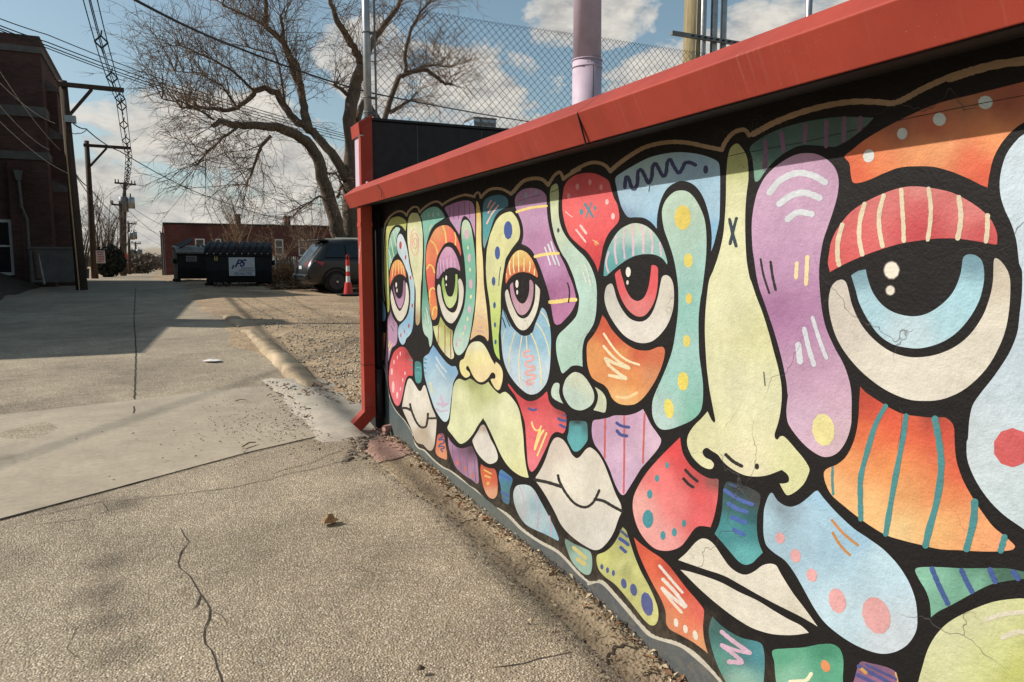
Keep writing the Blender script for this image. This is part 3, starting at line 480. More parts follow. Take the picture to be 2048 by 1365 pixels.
P('painted_cheek',[('G',[(941,-575),(981,-568),(1041,-543),(1121,-578),(1161,-558),(1241,-498),(1301,-478),(1361,-493),(1411,-528,1),(1451,-468),(1531,-378),(1591,-330,1),(1628,-350),(1678,-367),(1738,-327),(1808,-247),(1868,-157),(1908,-57),(1930,50),(1967,300),(1987,600),(2017,830),(2057,1000,1),(2017,1003),(1917,970),(1797,890),(1697,780),(1617,650),(1547,500),(1500,390),(1430,240),(1370,120),(1340,75),(1330,45,1),(1310,80),(1240,180),(1170,300),(1090,400),(1040,440),(970,465),(920,430),(840,330),(775,250),(757,200),(785,140),(800,60),(810,-40),(825,-200),(840,-380),(870,-500),(905,-555)])],
  [c('G',1000,-300,212,214,166),c('G',1000,200,212,214,165),c('G',1190,-470,140,146,82),c('G',1260,-360,178,184,122),c('G',1450,-380,192,196,130),c('G',1500,0,214,215,170),c('G',1800,500,212,212,162),c('G',1980,900,210,208,150),c('G',1750,-250,214,214,172)])
P('painted_nose',[('F',[(200,185),(250,195),(310,250),(370,350),(420,460),(478,555,1),(495,512,1),(560,570),(600,660),(605,740),(590,850),(555,950),(525,965),(480,930),(430,850),(410,792,1),(445,780),(480,780),(488,730),(460,685),(420,690),(390,740),(340,800),(280,835),(220,830),(160,780),(110,700),(80,630),(50,580),(25,585),(20,630),(45,655),(75,690),(80,730),(40,760),(3,764),(-47,719),(-77,649),(-87,559),(-67,489),(-27,469),(-5,430),(20,350),(60,260),(120,200)])],
  [c('F',180,230,212,208,170),c('F',200,450,226,214,148),c('F',250,750,225,202,150),c('F',540,750,224,205,145),c('F',-30,600,218,205,135)])
# --- left lower cheek etc.
P('painted_cheek',[('C',[(930,-72,1),(970,-20),(1020,50),(1080,130),(1150,210),(1230,265),(1285,260),(1310,310),(1330,370),(1300,430),(1255,520),(1235,640),(1215,800),(1200,950),(1180,1080),(1150,1140),(1110,1150),(1070,1120),(1000,1020),(940,900),(890,750),(840,600),(800,450),(780,300),(775,180),(790,110),(860,60),(890,0)])],
  [c('C',940,20,115,160,198),c('C',1200,300,122,165,195),c('C',850,200,145,182,205),c('C',1000,400,168,196,210),c('C',1100,700,182,204,212),c('C',1120,1050,190,208,214)],
  [st('C',[(975,115),(1040,230),(1145,355)],18,(205,214,212)),st('C',[(975,235),(1050,350),(1140,465)],16,(205,214,212)),st('C',[(885,530),(905,610),(915,690)],34,(205,206,165)),st('C',[(1050,735),(1075,810),(1090,900)],40,(200,172,195)),st('C',[(1000,860),(1080,875),(1155,865)],40,(200,172,195)),st('C',[(980,940),(1050,985),(1155,965)],22,(198,168,192)),st('C',[(780,140),(825,155)],22,(75,140,152)),st('C',[(783,205),(822,217)],24,(75,140,152)),st('C',[(785,285),(812,296)],22,(75,140,152)),st('C',[(793,365),(808,377)],18,(90,150,160))])
P('painted_cheek',[('C',[(400,-45),(470,-40),(520,10),(560,90),(600,150),(605,250),(605,400),(590,420),(550,410),(510,440),(480,520),(455,650),(430,770),(400,860),(360,900),(310,850),(260,720),(230,580),(222,430),(235,280),(260,150),(310,30)])],
  [c('C',400,50,210,68,72),c('C',530,60,150,55,55),c('C',400,300,220,80,84),c('C',250,400,226,110,112),c('C',350,700,226,110,120),c('C',580,300,215,76,78)],
  [dt('C',a,b,rx,ry,(236,190,182)) for a,b,rx,ry in [(405,62,9,33),(360,122,9,30),(305,195,10,37),(270,350,16,55),(292,595,22,95),(480,375,11,30),(445,480,9,33),(358,725,16,55),(410,625,11,33)]]+[st('C',[(552,155),(602,175)],20,(90,130,130)),st('C',[(568,235),(602,243)],20,(90,130,130)),st('C',[(580,305),(603,315)],18,(90,130,130))])
P('painted_patch',[('C',[(640,190),(690,185),(735,210),(748,300),(748,450),(730,520),(695,537),(660,520),(640,450),(632,330),(635,240)])],[c('C',690,215,62,125,125),c('C',690,450,75,150,150)],[st('C',[(665,285),(700,280),(730,295)],20,(95,170,172)),st('C',[(670,370),(700,360),(705,400)],14,(95,170,172))])
P('painted_lips',[('C',[(555,455),(590,480),(640,560),(690,640),(720,662),(745,640),(770,580),(795,565),(820,620),(860,760),(910,920),(965,1050),(983,1120),(979,1238),(969,1368),(949,1518),(919,1593),(884,1615),(849,1598),(799,1548),(769,1513),(719,1503),(669,1478),(629,1418),(579,1268),(519,1128),(465,1010),(432,915,1),(450,800),(475,670),(500,560),(525,480)])],
  [c('C',650,800,218,210,194),c('C',790,1330,165,146,120),c('C',750,1420,190,172,148),c('C',920,1300,216,208,192),c('C',600,1150,212,204,188)],
  [st('C',[(432,932),(500,932),(585,970)],38,(48,40,34)),st('C',[(562,868),(575,940),(610,1040),(660,1150),(720,1225),(780,1240),(825,1200),(848,1020)],34,(48,40,34)),st('C',[(850,1095),(920,1095),(990,1090)],34,(48,40,34)),st('C',[(564,862),(570,910)],16,(48,40,34))])
P('painted_patch',[('G',[(600,330),(640,300),(695,310),(715,400),(735,520),(752,640),(745,715),(700,705),(640,680),(590,640),(568,590),(580,470)])],[c('G',650,340,185,88,70),c('G',650,480,215,115,72),c('G',660,650,218,138,92)],
  [st('G',[(650,310),(690,345),(640,375),(625,400),(680,395),(712,420),(690,455),(640,470),(620,510),(665,500),(705,515),(700,535),(655,550),(680,590)],22,(62,76,125))])
P('painted_patch',[('G',[(765,350,1),(800,410),(860,480),(930,525),(1010,535),(1090,510),(1150,500),(1185,580),(1230,680),(1245,800),(1255,950),(1262,1060),(1245,1100),(1215,1095),(1150,1040),(1050,980),(960,910),(890,830),(840,720),(800,600),(775,480)])],
  [c('G',800,450,170,125,155),c('G',1000,560,128,88,110),c('G',1130,540,85,58,72),c('G',950,720,160,108,140),c('G',1200,900,172,125,155)],
  lines('G',[[(838,490),(845,620),(852,730)],[(948,545),(960,700),(980,895)],[(1060,540),(1072,760),(1092,980)],[(1190,640),(1197,860),(1212,1075)]],11,(92,102,138))+[dt('G',920,770,20,35,(215,105,70)),dt('G',1038,865,18,33,(215,105,70)),dt('G',1163,965,18,35,(215,105,70))])
P('painted_lips',[('G',[(1330,155),(1360,180),(1400,270),(1450,390),(1510,500),(1550,600),(1565,680),(1545,740),(1490,775),(1430,785),(1370,755),(1290,680),(1220,580),(1180,490),(1158,415),(1190,350),(1240,270),(1290,180)])],[c('G',1325,210,176,158,140),c('G',1330,350,214,206,194),c('G',1450,650,214,208,194)])
P('painted_patch',[('G',[(1295,788,1),(1340,820),(1420,850),(1510,865),(1540,930),(1558,1050),(1560,1200),(1545,1290),(1500,1340),(1450,1335),(1390,1280),(1340,1170),(1305,1020),(1285,880)])],[c('G',1450,870,185,80,48),c('G',1400,1000,215,98,55),c('G',1520,1000,205,85,48),c('G',1450,1280,218,155,115)],
  [st('G',[(1345,880),(1400,910),(1460,940)],24,(226,180,90)),st('G',[(1362,975),(1440,1002)],26,(226,180,90)),dt('G',1408,1095,26,26,(226,175,80))])
P('painted_patch',[('K',[(5,320),(50,345),(100,390),(95,430),(80,480),(78,560),(70,595),(30,580),(15,540),(5,450),(-10,380)])],[c('K',40,370,70,120,160),c('K',50,460,66,122,135),c('K',50,560,62,110,128)],[st('K',[(0,355),(45,375),(88,400)],18,(64,102,172)),st('K',[(12,500),(72,528)],16,(60,92,158)),st('K',[(18,550),(70,572)],12,(60,92,158))])
P('painted_patch',[('K',[(140,445),(190,438),(240,450),(280,490),(330,580),(390,690),(440,790),(472,870),(465,888),(420,865),(350,830),(260,790),(200,750),(150,680),(115,590),(107,510),(120,465)])],[c('K',180,500,182,195,196),c('K',160,640,168,180,178),c('K',300,600,150,180,190),c('K',320,720,172,195,200),c('K',430,830,140,182,198)],
  lines('K',[[(155,450),(190,560),(185,710)],[(282,500),(310,650),(295,785)],[(398,690),(410,780),(412,852)]],9,(196,165,180)))
P('painted_patch',[('K',[(525,870,1),(590,910),(680,950),(725,980),(738,1040),(735,1110),(720,1155),(690,1160),(640,1130),(580,1060),(545,980),(520,900)])],[c('K',560,900,110,145,132),c('K',640,1050,150,185,168)],[st('K',[(590,942),(640,985),(688,1028)],28,(208,190,108)),st('K',[(622,1035),(682,1075)],32,(208,190,108))])
P('painted_patch',[('L',[(620,122,1),(650,150),(680,240),(720,360),(770,480),(830,590),(880,700),(905,780),(905,860),(880,905),(840,905),(790,860),(720,770),(640,670),(560,580),(480,520),(430,460),(413,390),(420,345),(480,320),(540,270),(590,190)])],
  [c('L',630,180,150,150,90),c('L',560,350,170,170,95),c('L',470,380,196,196,110),c('L',650,480,140,140,82),c('L',600,420,198,200,130),c('L',720,480,196,196,118),c('L',850,850,202,200,120),c('L',600,560,192,192,108)],
  [dt('L',456,440,13,22,(66,82,138)),dt('L',501,467,12,24,(66,82,138)),dt('L',548,490,12,24,(66,82,138)),dt('L',632,574,22,41,(66,82,138),-10),dt('L',710,624,27,49,(66,82,138),-10),dt('L',818,738,45,96,(66,82,145),-12),st('L',[(600,215),(635,238),(665,262)],28,(62,80,140)),st('L',[(608,285),(645,320)],26,(62,80,140)),st('L',[(608,152),(660,198)],20,(70,80,110))])
P('painted_patch',[('L',[(712,204,1),(760,250),(840,310),(930,370),(1000,440),(1070,530),(1140,620),(1210,700),(1270,780),(1272,830),(1265,920),(1275,1030),(1303,1132,1),(1250,1090),(1180,1040),(1090,990),(1000,940),(970,890),(965,800),(930,700),(870,590),(800,450),(745,320)])],
  [c('L',750,280,205,78,50),c('L',960,440,188,62,42),c('L',860,440,222,98,60),c('L',1100,620,206,72,48),c('L',960,620,226,118,72),c('L',1230,790,222,88,76),c('L',1040,860,206,128,82),c('L',1130,830,220,110,72),c('L',1270,1080,216,145,92)],
  [st('L',[(917,432),(1000,530),(1100,645)],22,(222,212,198)),st('L',[(945,540),(1040,640),(1128,755)],28,(222,212,198)),st('L',[(1120,760),(1030,690),(940,612)],30,(222,212,198)),st('L',[(945,625),(1010,710),(1095,805)],24,(222,200,180)),dt('L',1050,887,18,35,(218,208,190),-10),dt('L',1125,938,18,35,(218,208,190),-10),dt('L',1204,988,20,40,(218,208,190),-12)])
P('painted_lips',[('L',[(1270,213),(1310,225),(1360,270),(1420,360),(1480,440),(1550,490),(1610,503),(1670,480),(1740,430),(1800,415),(1850,430),(1890,500),(1982,646),(2084,781),(2182,918,1),(2050,840),(1850,740),(1700,660),(1560,580),(1430,510),(1280,460),(1150,415),(1066,385,1),(1130,330),(1200,250),(1240,220)])],[c('L',1280,330,216,208,188),c('L',1800,560,218,210,192),c('L',2050,800,205,198,178)])
P('painted_lips',[('L',[(1084,464,1),(1160,480),(1290,520),(1420,570),(1550,640),(1700,710),(1830,790),(1950,860),(2048,910),(2112,968,1),(2000,985),(1880,985),(1780,970),(1660,930),(1540,860),(1430,780),(1320,690),(1220,600),(1140,520)])],[c('L',1250,560,214,206,186),c('L',1700,850,218,210,192)])
P('painted_patch',[('L',[(1340,838,1),(1400,900),(1480,960),(1580,1010),(1690,1035),(1735,1060),(1755,1130),(1758,1230),(1750,1364),(1740,1450),(1650,1500),(1520,1460),(1430,1330),(1370,1200),(1330,1070),(1310,960),(1320,890)])],
  [c('L',1360,920,48,95,92),c('L',1500,1010,52,108,105),c('L',1600,1150,52,118,122),c('L',1700,1120,62,135,145),c('L',1420,1200,70,145,135),c('L',1560,1340,135,185,168)],
  [st('L',[(1415,960),(1500,1030),(1640,1128)],34,(206,168,188)),st('L',[(1640,1132),(1530,1108),(1415,1065)],30,(206,168,188)),st('L',[(1420,1072),(1500,1130),(1572,1190)],32,(206,168,188)),st('L',[(1575,1205),(1475,1200)],38,(206,168,188))])
P('painted_cheek',[('B',[(1045,668,1),(1080,725),(1120,790),(1190,860),(1236,888),(1242,950),(1236,1050),(1240,1150),(1262,1270),(1256,1325),(1215,1347),(1130,1280),(1040,1160),(990,1060),(950,930),(928,822,1),(990,812),(1022,775)])],[c('B',1060,780,168,172,88),c('B',1180,880,150,152,82),c('B',1100,900,188,192,112),c('B',1000,900,205,206,150),c('B',1150,1050,196,198,128),c('B',1200,1280,208,206,165)],
  lines('B',[[(1016,800),(1012,950),(1008,1090)],[(1116,805),(1120,1000),(1118,1262)],[(1212,885),(1210,1100),(1212,1330)]],13,(170,82,66)))
for k,pts in (('M',[(70,558),(300,515),(500,478),(800,405),(1300,297),(1700,215),(2048,150)]),('I',[(1385,228),(1500,205),(1600,182)]),('I',[(45,500),(75,490),(108,472)]),('D',[(850,505),(1000,455),(1200,400)])):
    P('wall_crack',None,None,[st(k,pts,5.5 if k=='M' else 5,(30,25,22))])
# --- big right face
P('painted_patch',[('P',[(155,745),(220,735),(300,730),(380,715),(440,715),(475,740),(490,790),(488,860),(480,930),(400,1000),(200,1000),(170,880),(163,800)])],[c('P',400,740,62,140,108),c('P',200,780,82,160,125),c('P',420,840,85,165,130),c('P',240,860,125,185,155)],
  [dt('P',406,818,20,30,(228,142,80),-25),st('P',[(238,892),(280,890),(315,885),(338,855)],18,(236,226,188))])
P('painted_patch',[('P',[(570,800),(620,805),(700,825),(740,850),(752,900),(750,960),(600,1000),(530,950),(545,870)])],[c('P',640,830,125,88,115),c('P',640,900,150,100,135)],
  [st('P',[(562,818),(640,860),(725,905)],17,(74,80,138)),st('P',[(555,860),(600,880),(650,905)],17,(74,80,138)),st('P',[(600,812),(680,850),(740,880)],12,(74,80,138)),st('P',[(572,828),(598,850)],16,(205,150,70)),st('P',[(738,850),(750,900)],7,(215,170,80))])
P('painted_cheek',[('P',[(1345,498),(1250,505),(1180,520),(1080,560),(990,610),(930,670),(890,740),(865,820),(845,895),(830,1000),(1100,1100),(1500,1100),(1550,600),(1450,510)])],[c('P',1100,600,206,206,155),c('P',950,700,206,206,158),c('P',1200,780,205,208,138),c('P',1300,850,186,190,100),c('P',900,850,204,204,152)],
  [st('P',[(1168,598),(1250,572),(1345,562)],22,(216,208,182)),st('P',[(1245,682),(1300,660),(1360,655)],26,(214,206,178))])
P('painted_patch',[('P',[(830,362),(860,350),(950,350),(1050,355),(1150,355),(1260,355),(1340,370),(1420,385),(1440,402,1),(1345,405),(1240,420),(1180,435),(1100,475),(1000,530),(940,560),(905,588,1),(900,520),(880,460),(850,410)])],[c('P',900,400,125,182,155),c('P',1100,420,115,172,145),c('P',1250,362,62,100,82),c('P',1100,360,88,140,118),c('P',930,540,110,165,140)],
  [st('P',[(910,357),(945,440),(985,522)],24,(62,86,146)),st('P',[(1050,365),(1075,420),(1100,466)],24,(62,86,146)),st('P',[(1185,362),(1210,418)],26,(62,86,146)),st('P',[(1295,372),(1318,404)],26,(62,86,146))])
P('painted_cheek',[('O',[(1210,800),(1250,850),(1320,930),(1400,1010),(1480,1080),(1570,1140),(1680,1220),(1760,1300)]),('P',[(762,357),(800,420),(830,500),(840,580),(835,650),(800,710),(750,745),(690,760),(630,752),(550,720),(470,670),(400,610),(350,540),(300,450),(260,380),(215,320),(160,280),(125,245),(112,190),(112,120)]),('O',[(825,930),(850,850),(880,815),(920,870),(970,905),(1020,915),(1080,895),(1140,850),(1185,810)])],
  [c('O',1200,850,148,188,212),c('O',960,940,125,142,152),c('O',1080,960,150,175,190),c('O',1150,1000,165,200,218),c('O',870,1000,165,198,212),c('O',1500,1120,145,185,208),c('O',1650,1300,180,208,220),c('P',500,600,180,205,215),c('P',700,700,196,206,212)],
  [dt('P',191,212,22,27,(218,158,156),-12),dt('P',264,296,24,33,(218,158,156),-12),dt('P',341,388,25,32,(218,158,156),-15),dt('P',462,509,40,60,(218,158,156),-15),dt('P',647,578,64,90,(218,158,156),-20),st('P',[(437,128),(490,190),(558,245)],13,(196,132,62)),st('P',[(440,187),(475,245),(520,292)],13,(196,132,62))])
P('painted_nose',[('I',[(1540,110),(1580,150),(1610,200),(1625,270),(1628,400),(1615,500),(1605,620),(1602,750),(1605,900),(1615,1050),(1640,1190)]),('J',[(1650,10),(1690,130),(1740,260),(1790,420),(1830,570),(1865,700),(1890,830),(1895,930),(1885,1050)]),('O',[(925,310),(900,390),(905,425),(922,432,1),(940,408),(965,408),(1000,440),(1060,510),(1110,570),(1150,640),(1140,690),(1110,750),(1060,800),(1010,830),(985,830),(960,795),(936,748,1),(970,748),(1000,735),(1003,705),(985,675),(950,650,1),(900,670),(840,690),(770,698),(690,690),(620,660),(560,620),(520,580),(490,540),(450,515),(410,490),(385,505),(380,530),(400,560),(440,580),(462,610),(450,640),(420,643),(370,620),(310,560),(275,490),(268,440),(280,390),(320,330),(370,280),(416,228,1),(445,290),(463,310,1),(472,295),(460,230),(445,150),(430,70)]),('J',[(1304,778),(1295,700),(1285,550),(1280,400),(1285,250),(1300,100),(1315,0)]),('I',[(1345,1130),(1390,1000),(1425,850),(1440,700),(1448,550),(1450,400),(1455,300),(1465,210),(1490,140)])],
  [c('I',1540,180,160,165,110),c('I',1540,300,172,178,92),c('I',1540,480,214,212,168),c('I',1540,900,214,212,168),c('J',1500,200,214,212,170),c('J',1700,400,206,204,150),c('J',1600,900,214,212,172),c('O',400,400,212,210,160),c('O',700,640,216,206,170),c('O',1050,650,208,208,150)],
  [st('I',[(1478,718),(1500,820),(1530,930)],26,(46,60,72)),st('I',[(1533,708),(1505,810),(1482,912)],24,(46,60,72)),st('J',[(1752,740),(1762,845)],10,(96,104,90)),st('O',[(548,540),(600,588),(662,622)],25,(40,36,32)),dt('O',772,625,16,22,(44,40,34))])
P('painted_patch',[('O',[(550,740),(600,740),(700,770),(790,820),(795,880),(775,970),(772,1080),(785,1170),(815,1247,1),(770,1290),(740,1320),(690,1335),(640,1310),(570,1230),(510,1160),(466,1110,1),(500,1040),(520,930),(530,800)])],
  [c('O',650,780,46,50,52),c('O',770,850,62,62,60),c('O',600,900,50,92,92),c('O',740,1000,40,88,92),c('O',570,1060,60,142,146),c('O',700,1080,52,128,134),c('O',690,1270,88,168,168)],
  [st('O',[(542,797),(640,860),(740,898)],28,(72,98,165)),st('O',[(568,892),(630,930),(700,952)],30,(72,98,165)),st('O',[(592,992),(690,1030)],30,(68,98,168)),st('O',[(608,1082),(676,1115)],30,(68,98,168)),st('O',[(575,752),(625,772)],14,(66,84,125))])
P('painted_cheek',[('O',[(1517,48,1)]),('N',[(910,1030),(1000,1090),(1080,1140),(1180,1185),(1280,1200),(1380,1210),(1480,1210),(1530,1250),(1545,1290)]),('Q',[(138,120),(145,200),(170,280),(200,340),(250,420),(310,500),(370,550),(408,588),(395,605),(330,612),(250,612)]),('P',[(1050,270),(950,265),(860,245),(760,220),(690,197)]),('O',[(1600,1060),(1500,990),(1400,910),(1310,830),(1265,740),(1255,670),(1280,640),(1350,610),(1410,560),(1460,470),(1490,370),(1505,260),(1510,150)])],
  [c('N',900,1080,180,58,36),c('N',1000,1160,205,62,38),c('N',1150,1260,222,80,42),c('N',1400,1230,150,55,40),c('N',1450,1310,216,70,44),c('O',1600,400,224,105,50),c('O',1800,400,222,92,48),c('O',1750,600,228,138,66),c('O',1450,640,226,145,78),c('O',1350,780,226,172,110),c('O',1600,900,230,180,112),c('O',1800,800,220,150,82),c('O',1800,1080,228,192,128),c('Q',150,260,216,85,50),c('Q',90,350,226,130,68),c('Q',60,500,230,172,102),c('Q',250,520,228,155,95),c('Q',380,590,226,150,100)],
  [st('O',[(1700,190),(1625,330),(1562,540),(1522,700),(1518,850),(1522,1005)],38,(62,136,138)),st('O',[(1848,262),(1820,450),(1772,700),(1728,950),(1702,1112)],40,(62,136,138)),st('O',[(1318,632),(1316,730),(1322,825)],18,(62,136,138)),st('Q',[(50,18),(70,130),(78,240),(60,380),(25,510),(8,585)],30,(62,136,138)),st('Q',[(228,390),(222,480),(192,600)],32,(62,136,138)),st('Q',[(362,548),(345,608)],28,(62,136,138))])
P('painted_cheek',[('M',[(480,565),(560,575),(640,620),(690,680),(712,760),(705,860),(680,960),(640,1080),(600,1200)]),('N',[(575,90),(572,220),(590,420),(620,560),(680,700),(750,830),(790,950),(805,1050),(805,1200)]),('O',[(1450,330),(1420,430),(1370,510),(1310,550),(1240,553),(1150,500),(1070,420),(1000,320),(985,240),(990,160),(1000,90)]),('N',[(345,1050),(335,950),(300,780),(250,600),(190,420),(130,240),(100,50)]),('M',[(92,1260),(85,1100),(95,980),(125,850),(180,740),(260,660),(350,600),(410,575)])],
  [c('M',500,620,186,145,172),c('M',300,800,200,162,190),c('M',250,1150,192,152,182),c('M',600,1000,190,150,178),c('N',300,100,182,138,172),c('N',300,440,168,112,155),c('N',500,450,176,126,165),c('N',500,900,182,140,168),c('N',650,1080,200,162,182),c('O',1150,250,202,168,190),c('O',1400,420,208,176,185)],
  [st('M',[(215,850),(300,755),(420,708),(530,728),(615,775)],46,(204,208,212)),st('M',[(285,932),(370,872),(470,850),(575,888)],46,(204,208,212)),st('M',[(345,1042),(420,992),(520,1005)],44,(204,208,212)),st('N',[(150,68),(170,180),(212,312)],15,(42,34,36)),st('N',[(222,88),(236,190),(258,288)],19,(42,34,36)),st('N',[(412,98),(406,200)],28,(228,208,150)),st('N',[(488,52),(478,245)],30,(228,208,150)),st('N',[(525,490),(575,650),(625,780)],28,(206,208,214)),st('N',[(466,572),(495,700),(535,828)],34,(206,208,214)),st('N',[(422,685),(435,805)],44,(206,208,214)),dt('O',1253,360,80,117,(226,214,142),-8)])
P('painted_patch',[('M',[(2200,10,1),(2048,50),(1850,100),(1650,150),(1450,200),(1250,280),(1050,380),(900,470),(800,550),(755,590),(790,640),(800,720),(815,775),(860,780),(940,755),(1040,710),(1150,670),(1270,660),(1400,665),(1530,700),(1650,750),(1740,795),(1786,814,1),(1800,720),(1830,600),(1890,490),(1970,400),(2048,345),(2200,290,1)])],
  [c('M',880,700,222,92,45),c('M',1000,640,232,130,70),c('M',1300,560,236,150,85),c('M',1450,520,238,160,95),c('M',1650,650,222,96,55),c('M',1750,760,208,76,42),c('M',1850,450,232,145,80),c('M',1400,400,180,82,58),c('M',1150,350,160,92,64),c('M',1600,180,165,108,74),c('M',1900,200,165,88,62)],  # upper orange tones lowered: part of the coping's shade is in the paint colour
  [dt('M',930,585,40,48,(214,216,212),15),dt('M',1172,425,37,42,(205,214,210),15),dt('M',1440,322,47,47,(200,212,208)),dt('M',1772,200,52,48,(196,210,206))])
P('painted_patch',[('M',[(75,520),(200,430),(350,370),(520,330),(700,305),(850,305),(967,310,1),(900,380),(800,460),(740,495),(680,520),(560,510),(440,510),(330,560),(240,630),(180,700),(140,760),(110,770),(100,690),(90,600)])],[c('M',200,500,62,92,88),c('M',700,400,68,95,86),c('M',900,330,80,104,92),c('M',130,720,112,155,132)],  # greens darkened to deepen the shade under the coping, lower tip left lighter
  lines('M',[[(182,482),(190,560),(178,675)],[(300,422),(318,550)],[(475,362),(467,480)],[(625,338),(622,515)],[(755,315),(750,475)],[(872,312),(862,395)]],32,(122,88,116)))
P('painted_eyelid',[('M',[(1270,805),(1400,820),(1530,850),(1650,910),(1760,990),(1820,1060),(1855,1150),(1855,1222,1),(1840,1225),(1760,1210),(1600,1185),(1450,1180),(1300,1195),(1150,1220),(1000,1265),(880,1310),(760,1363)]),('N',[(650,160,1),(635,100)]),('M',[(640,1310),(660,1200),(710,1100),(800,990),(920,910),(1050,850),(1160,815)])],
  [c('M',1300,830,218,130,122),c('M',1700,960,214,118,112),c('M',1000,900,210,108,105),c('M',1300,960,200,78,80),c('M',1300,1140,192,56,62),c('M',800,1100,208,92,90),c('M',720,1330,212,82,80),c('M',1780,1150,198,70,72)],
  [st('M',[(740,1082),(708,1200),(706,1310),(716,1370)],34,(216,200,166)),st('M',[(900,932),(868,1050),(862,1180),(884,1295)],33,(216,200,166)),st('M',[(1038,872),(1006,1000),(1008,1120),(1030,1235)],33,(216,200,166)),st('M',[(1165,830),(1172,950),(1180,1080),(1183,1198)],31,(216,200,166)),st('M',[(1362,822),(1378,950),(1372,1080),(1356,1188)],31,(216,200,166)),st('M',[(1580,885),(1595,1000),(1588,1100),(1572,1178)],37,(216,200,166)),st('M',[(1787,1015),(1786,1120),(1776,1200)],35,(216,200,166))])
P('painted_eye_white',[('N',[(735,215),(765,235),(785,300),(810,400),(870,530),(960,640),(1080,730),(1200,770),(1300,775),(1420,755),(1550,700),(1660,610),(1750,480),(1800,350),(1825,230),(1830,100),(1840,60),(1880,80),(1930,150),(1950,230),(1945,400),(1920,560),(1870,700),(1790,840),(1690,950),(1580,1030),(1450,1080),(1320,1090),(1200,1075),(1050,1010),(900,900),(780,770),(700,640),(655,500),(640,380),(655,280),(690,230)])],[c('N',1200,900,218,210,194),c('N',700,320,200,190,176),c('N',1880,200,192,180,160),c('N',1850,600,216,208,190)])
P('painted_iris',[('N',[(803,185,1),(850,155),(908,142,1),(920,200),(960,310),(1030,400),(1120,455),(1240,480),(1350,460),(1460,390),(1540,300),(1590,180),(1610,60),(1640,35),(1700,40),(1745,80),(1762,160),(1755,260),(1720,380),(1650,500),(1560,600),(1450,670),(1320,708),(1220,708),(1100,680),(1000,610),(920,500),(860,380),(835,290)])],[c('N',870,180,118,155,168),c('N',900,380,162,200,212),c('N',1250,600,186,208,216),c('N',1650,350,158,202,214),c('N',1680,70,105,145,158),c('N',1500,480,165,205,215)])
P('painted_highlight',None,None,[dt('N',1095,148,60,68,(120,112,104)),dt('N',1086,293,38,40,(110,102,96))])
P('painted_highlight',None,None,[dt('N',1095,148,52,60,(226,216,196)),dt('N',1086,293,30,33,(222,212,194))])
P('painted_cheek',[('M',[(2048,430),(1990,480),(1930,560),(1895,650),(1875,760),(1880,870),(1910,970),(1960,1080),(1995,1200),(2015,1363)]),('N',[(2035,150),(2035,300),(2020,450),(2000,600),(1950,730),(1890,830),(1820,930),(1740,1030),(1680,1120),(1655,1230),(1645,1363)]),('Q',[(192,120),(195,200),(230,290),(290,380),(360,450),(448,512),(700,700),(1000,500),(1000,-400)]),('M',[(2500,500),(2200,380)])],[c('M',1950,700,190,206,216),c('N',2000,800,185,202,212),c('Q',250,200,196,208,212),c('Q',400,400,190,206,210)],
  [dt('Q',396,147,83,86,(206,84,84))])
# --- third face's eye region
P('painted_eyelid',[('E',[(870,5),(930,15),(1000,60),(1070,150),(1120,260),(1160,380),(1165,430),(1150,442,1),(1090,400),(1020,370),(930,355),(840,370),(760,410),(700,470),(655,547,1),(648,450),(665,320),(700,200),(750,100),(810,35)])],[c('E',880,40,228,192,110),c('E',880,200,226,168,78),c('E',880,330,206,98,50),c('E',680,450,208,96,50),c('E',1120,380,214,110,55)],
  [st('E',[(720,185),(710,270),(726,400)],18,(236,226,168)),st('E',[(785,85),(775,250),(790,365)],18,(236,226,168)),st('E',[(855,25),(860,180),(862,345)],18,(236,226,168)),st('E',[(950,130),(948,240),(945,338)],18,(236,226,168)),st('E',[(1038,185),(1042,260),(1030,345)],18,(236,226,168)),st('E',[(1115,312),(1110,405)],16,(236,226,168)),st('E',[(664,375),(675,470)],11,(236,200,140))])
P('painted_eye_white',[('E',[(680,635),(700,690),(730,800),(780,930),(850,1060),(930,1098),(1010,1060),(1080,930),(1115,800),(1125,650),(1125,545,1),(1150,570),(1195,630),(1195,720),(1170,900),(1120,1060),(1050,1190),(980,1270),(910,1285),(840,1240),(770,1130),(700,980),(655,820),(640,700),(655,650)])],[c('E',920,1190,216,210,192),c('E',670,750,205,196,178)])
P('painted_iris',[('E',[(765,520),(775,600),(800,720),(850,820),(910,860),(960,840),(1010,740),(1030,620),(1030,490),(1055,480),(1090,530),(1095,620),(1085,760),(1040,920),(970,1020),(900,1045),(840,1000),(780,880),(735,730),(720,600),(725,560)])],[c('E',900,950,190,148,160),c('E',750,620,178,128,150),c('E',1070,600,172,130,145)])
P('painted_highlight',None,None,[dt('E',832,545,24,63,(226,220,206)),dt('E',836,678,14,37,(220,214,200))])
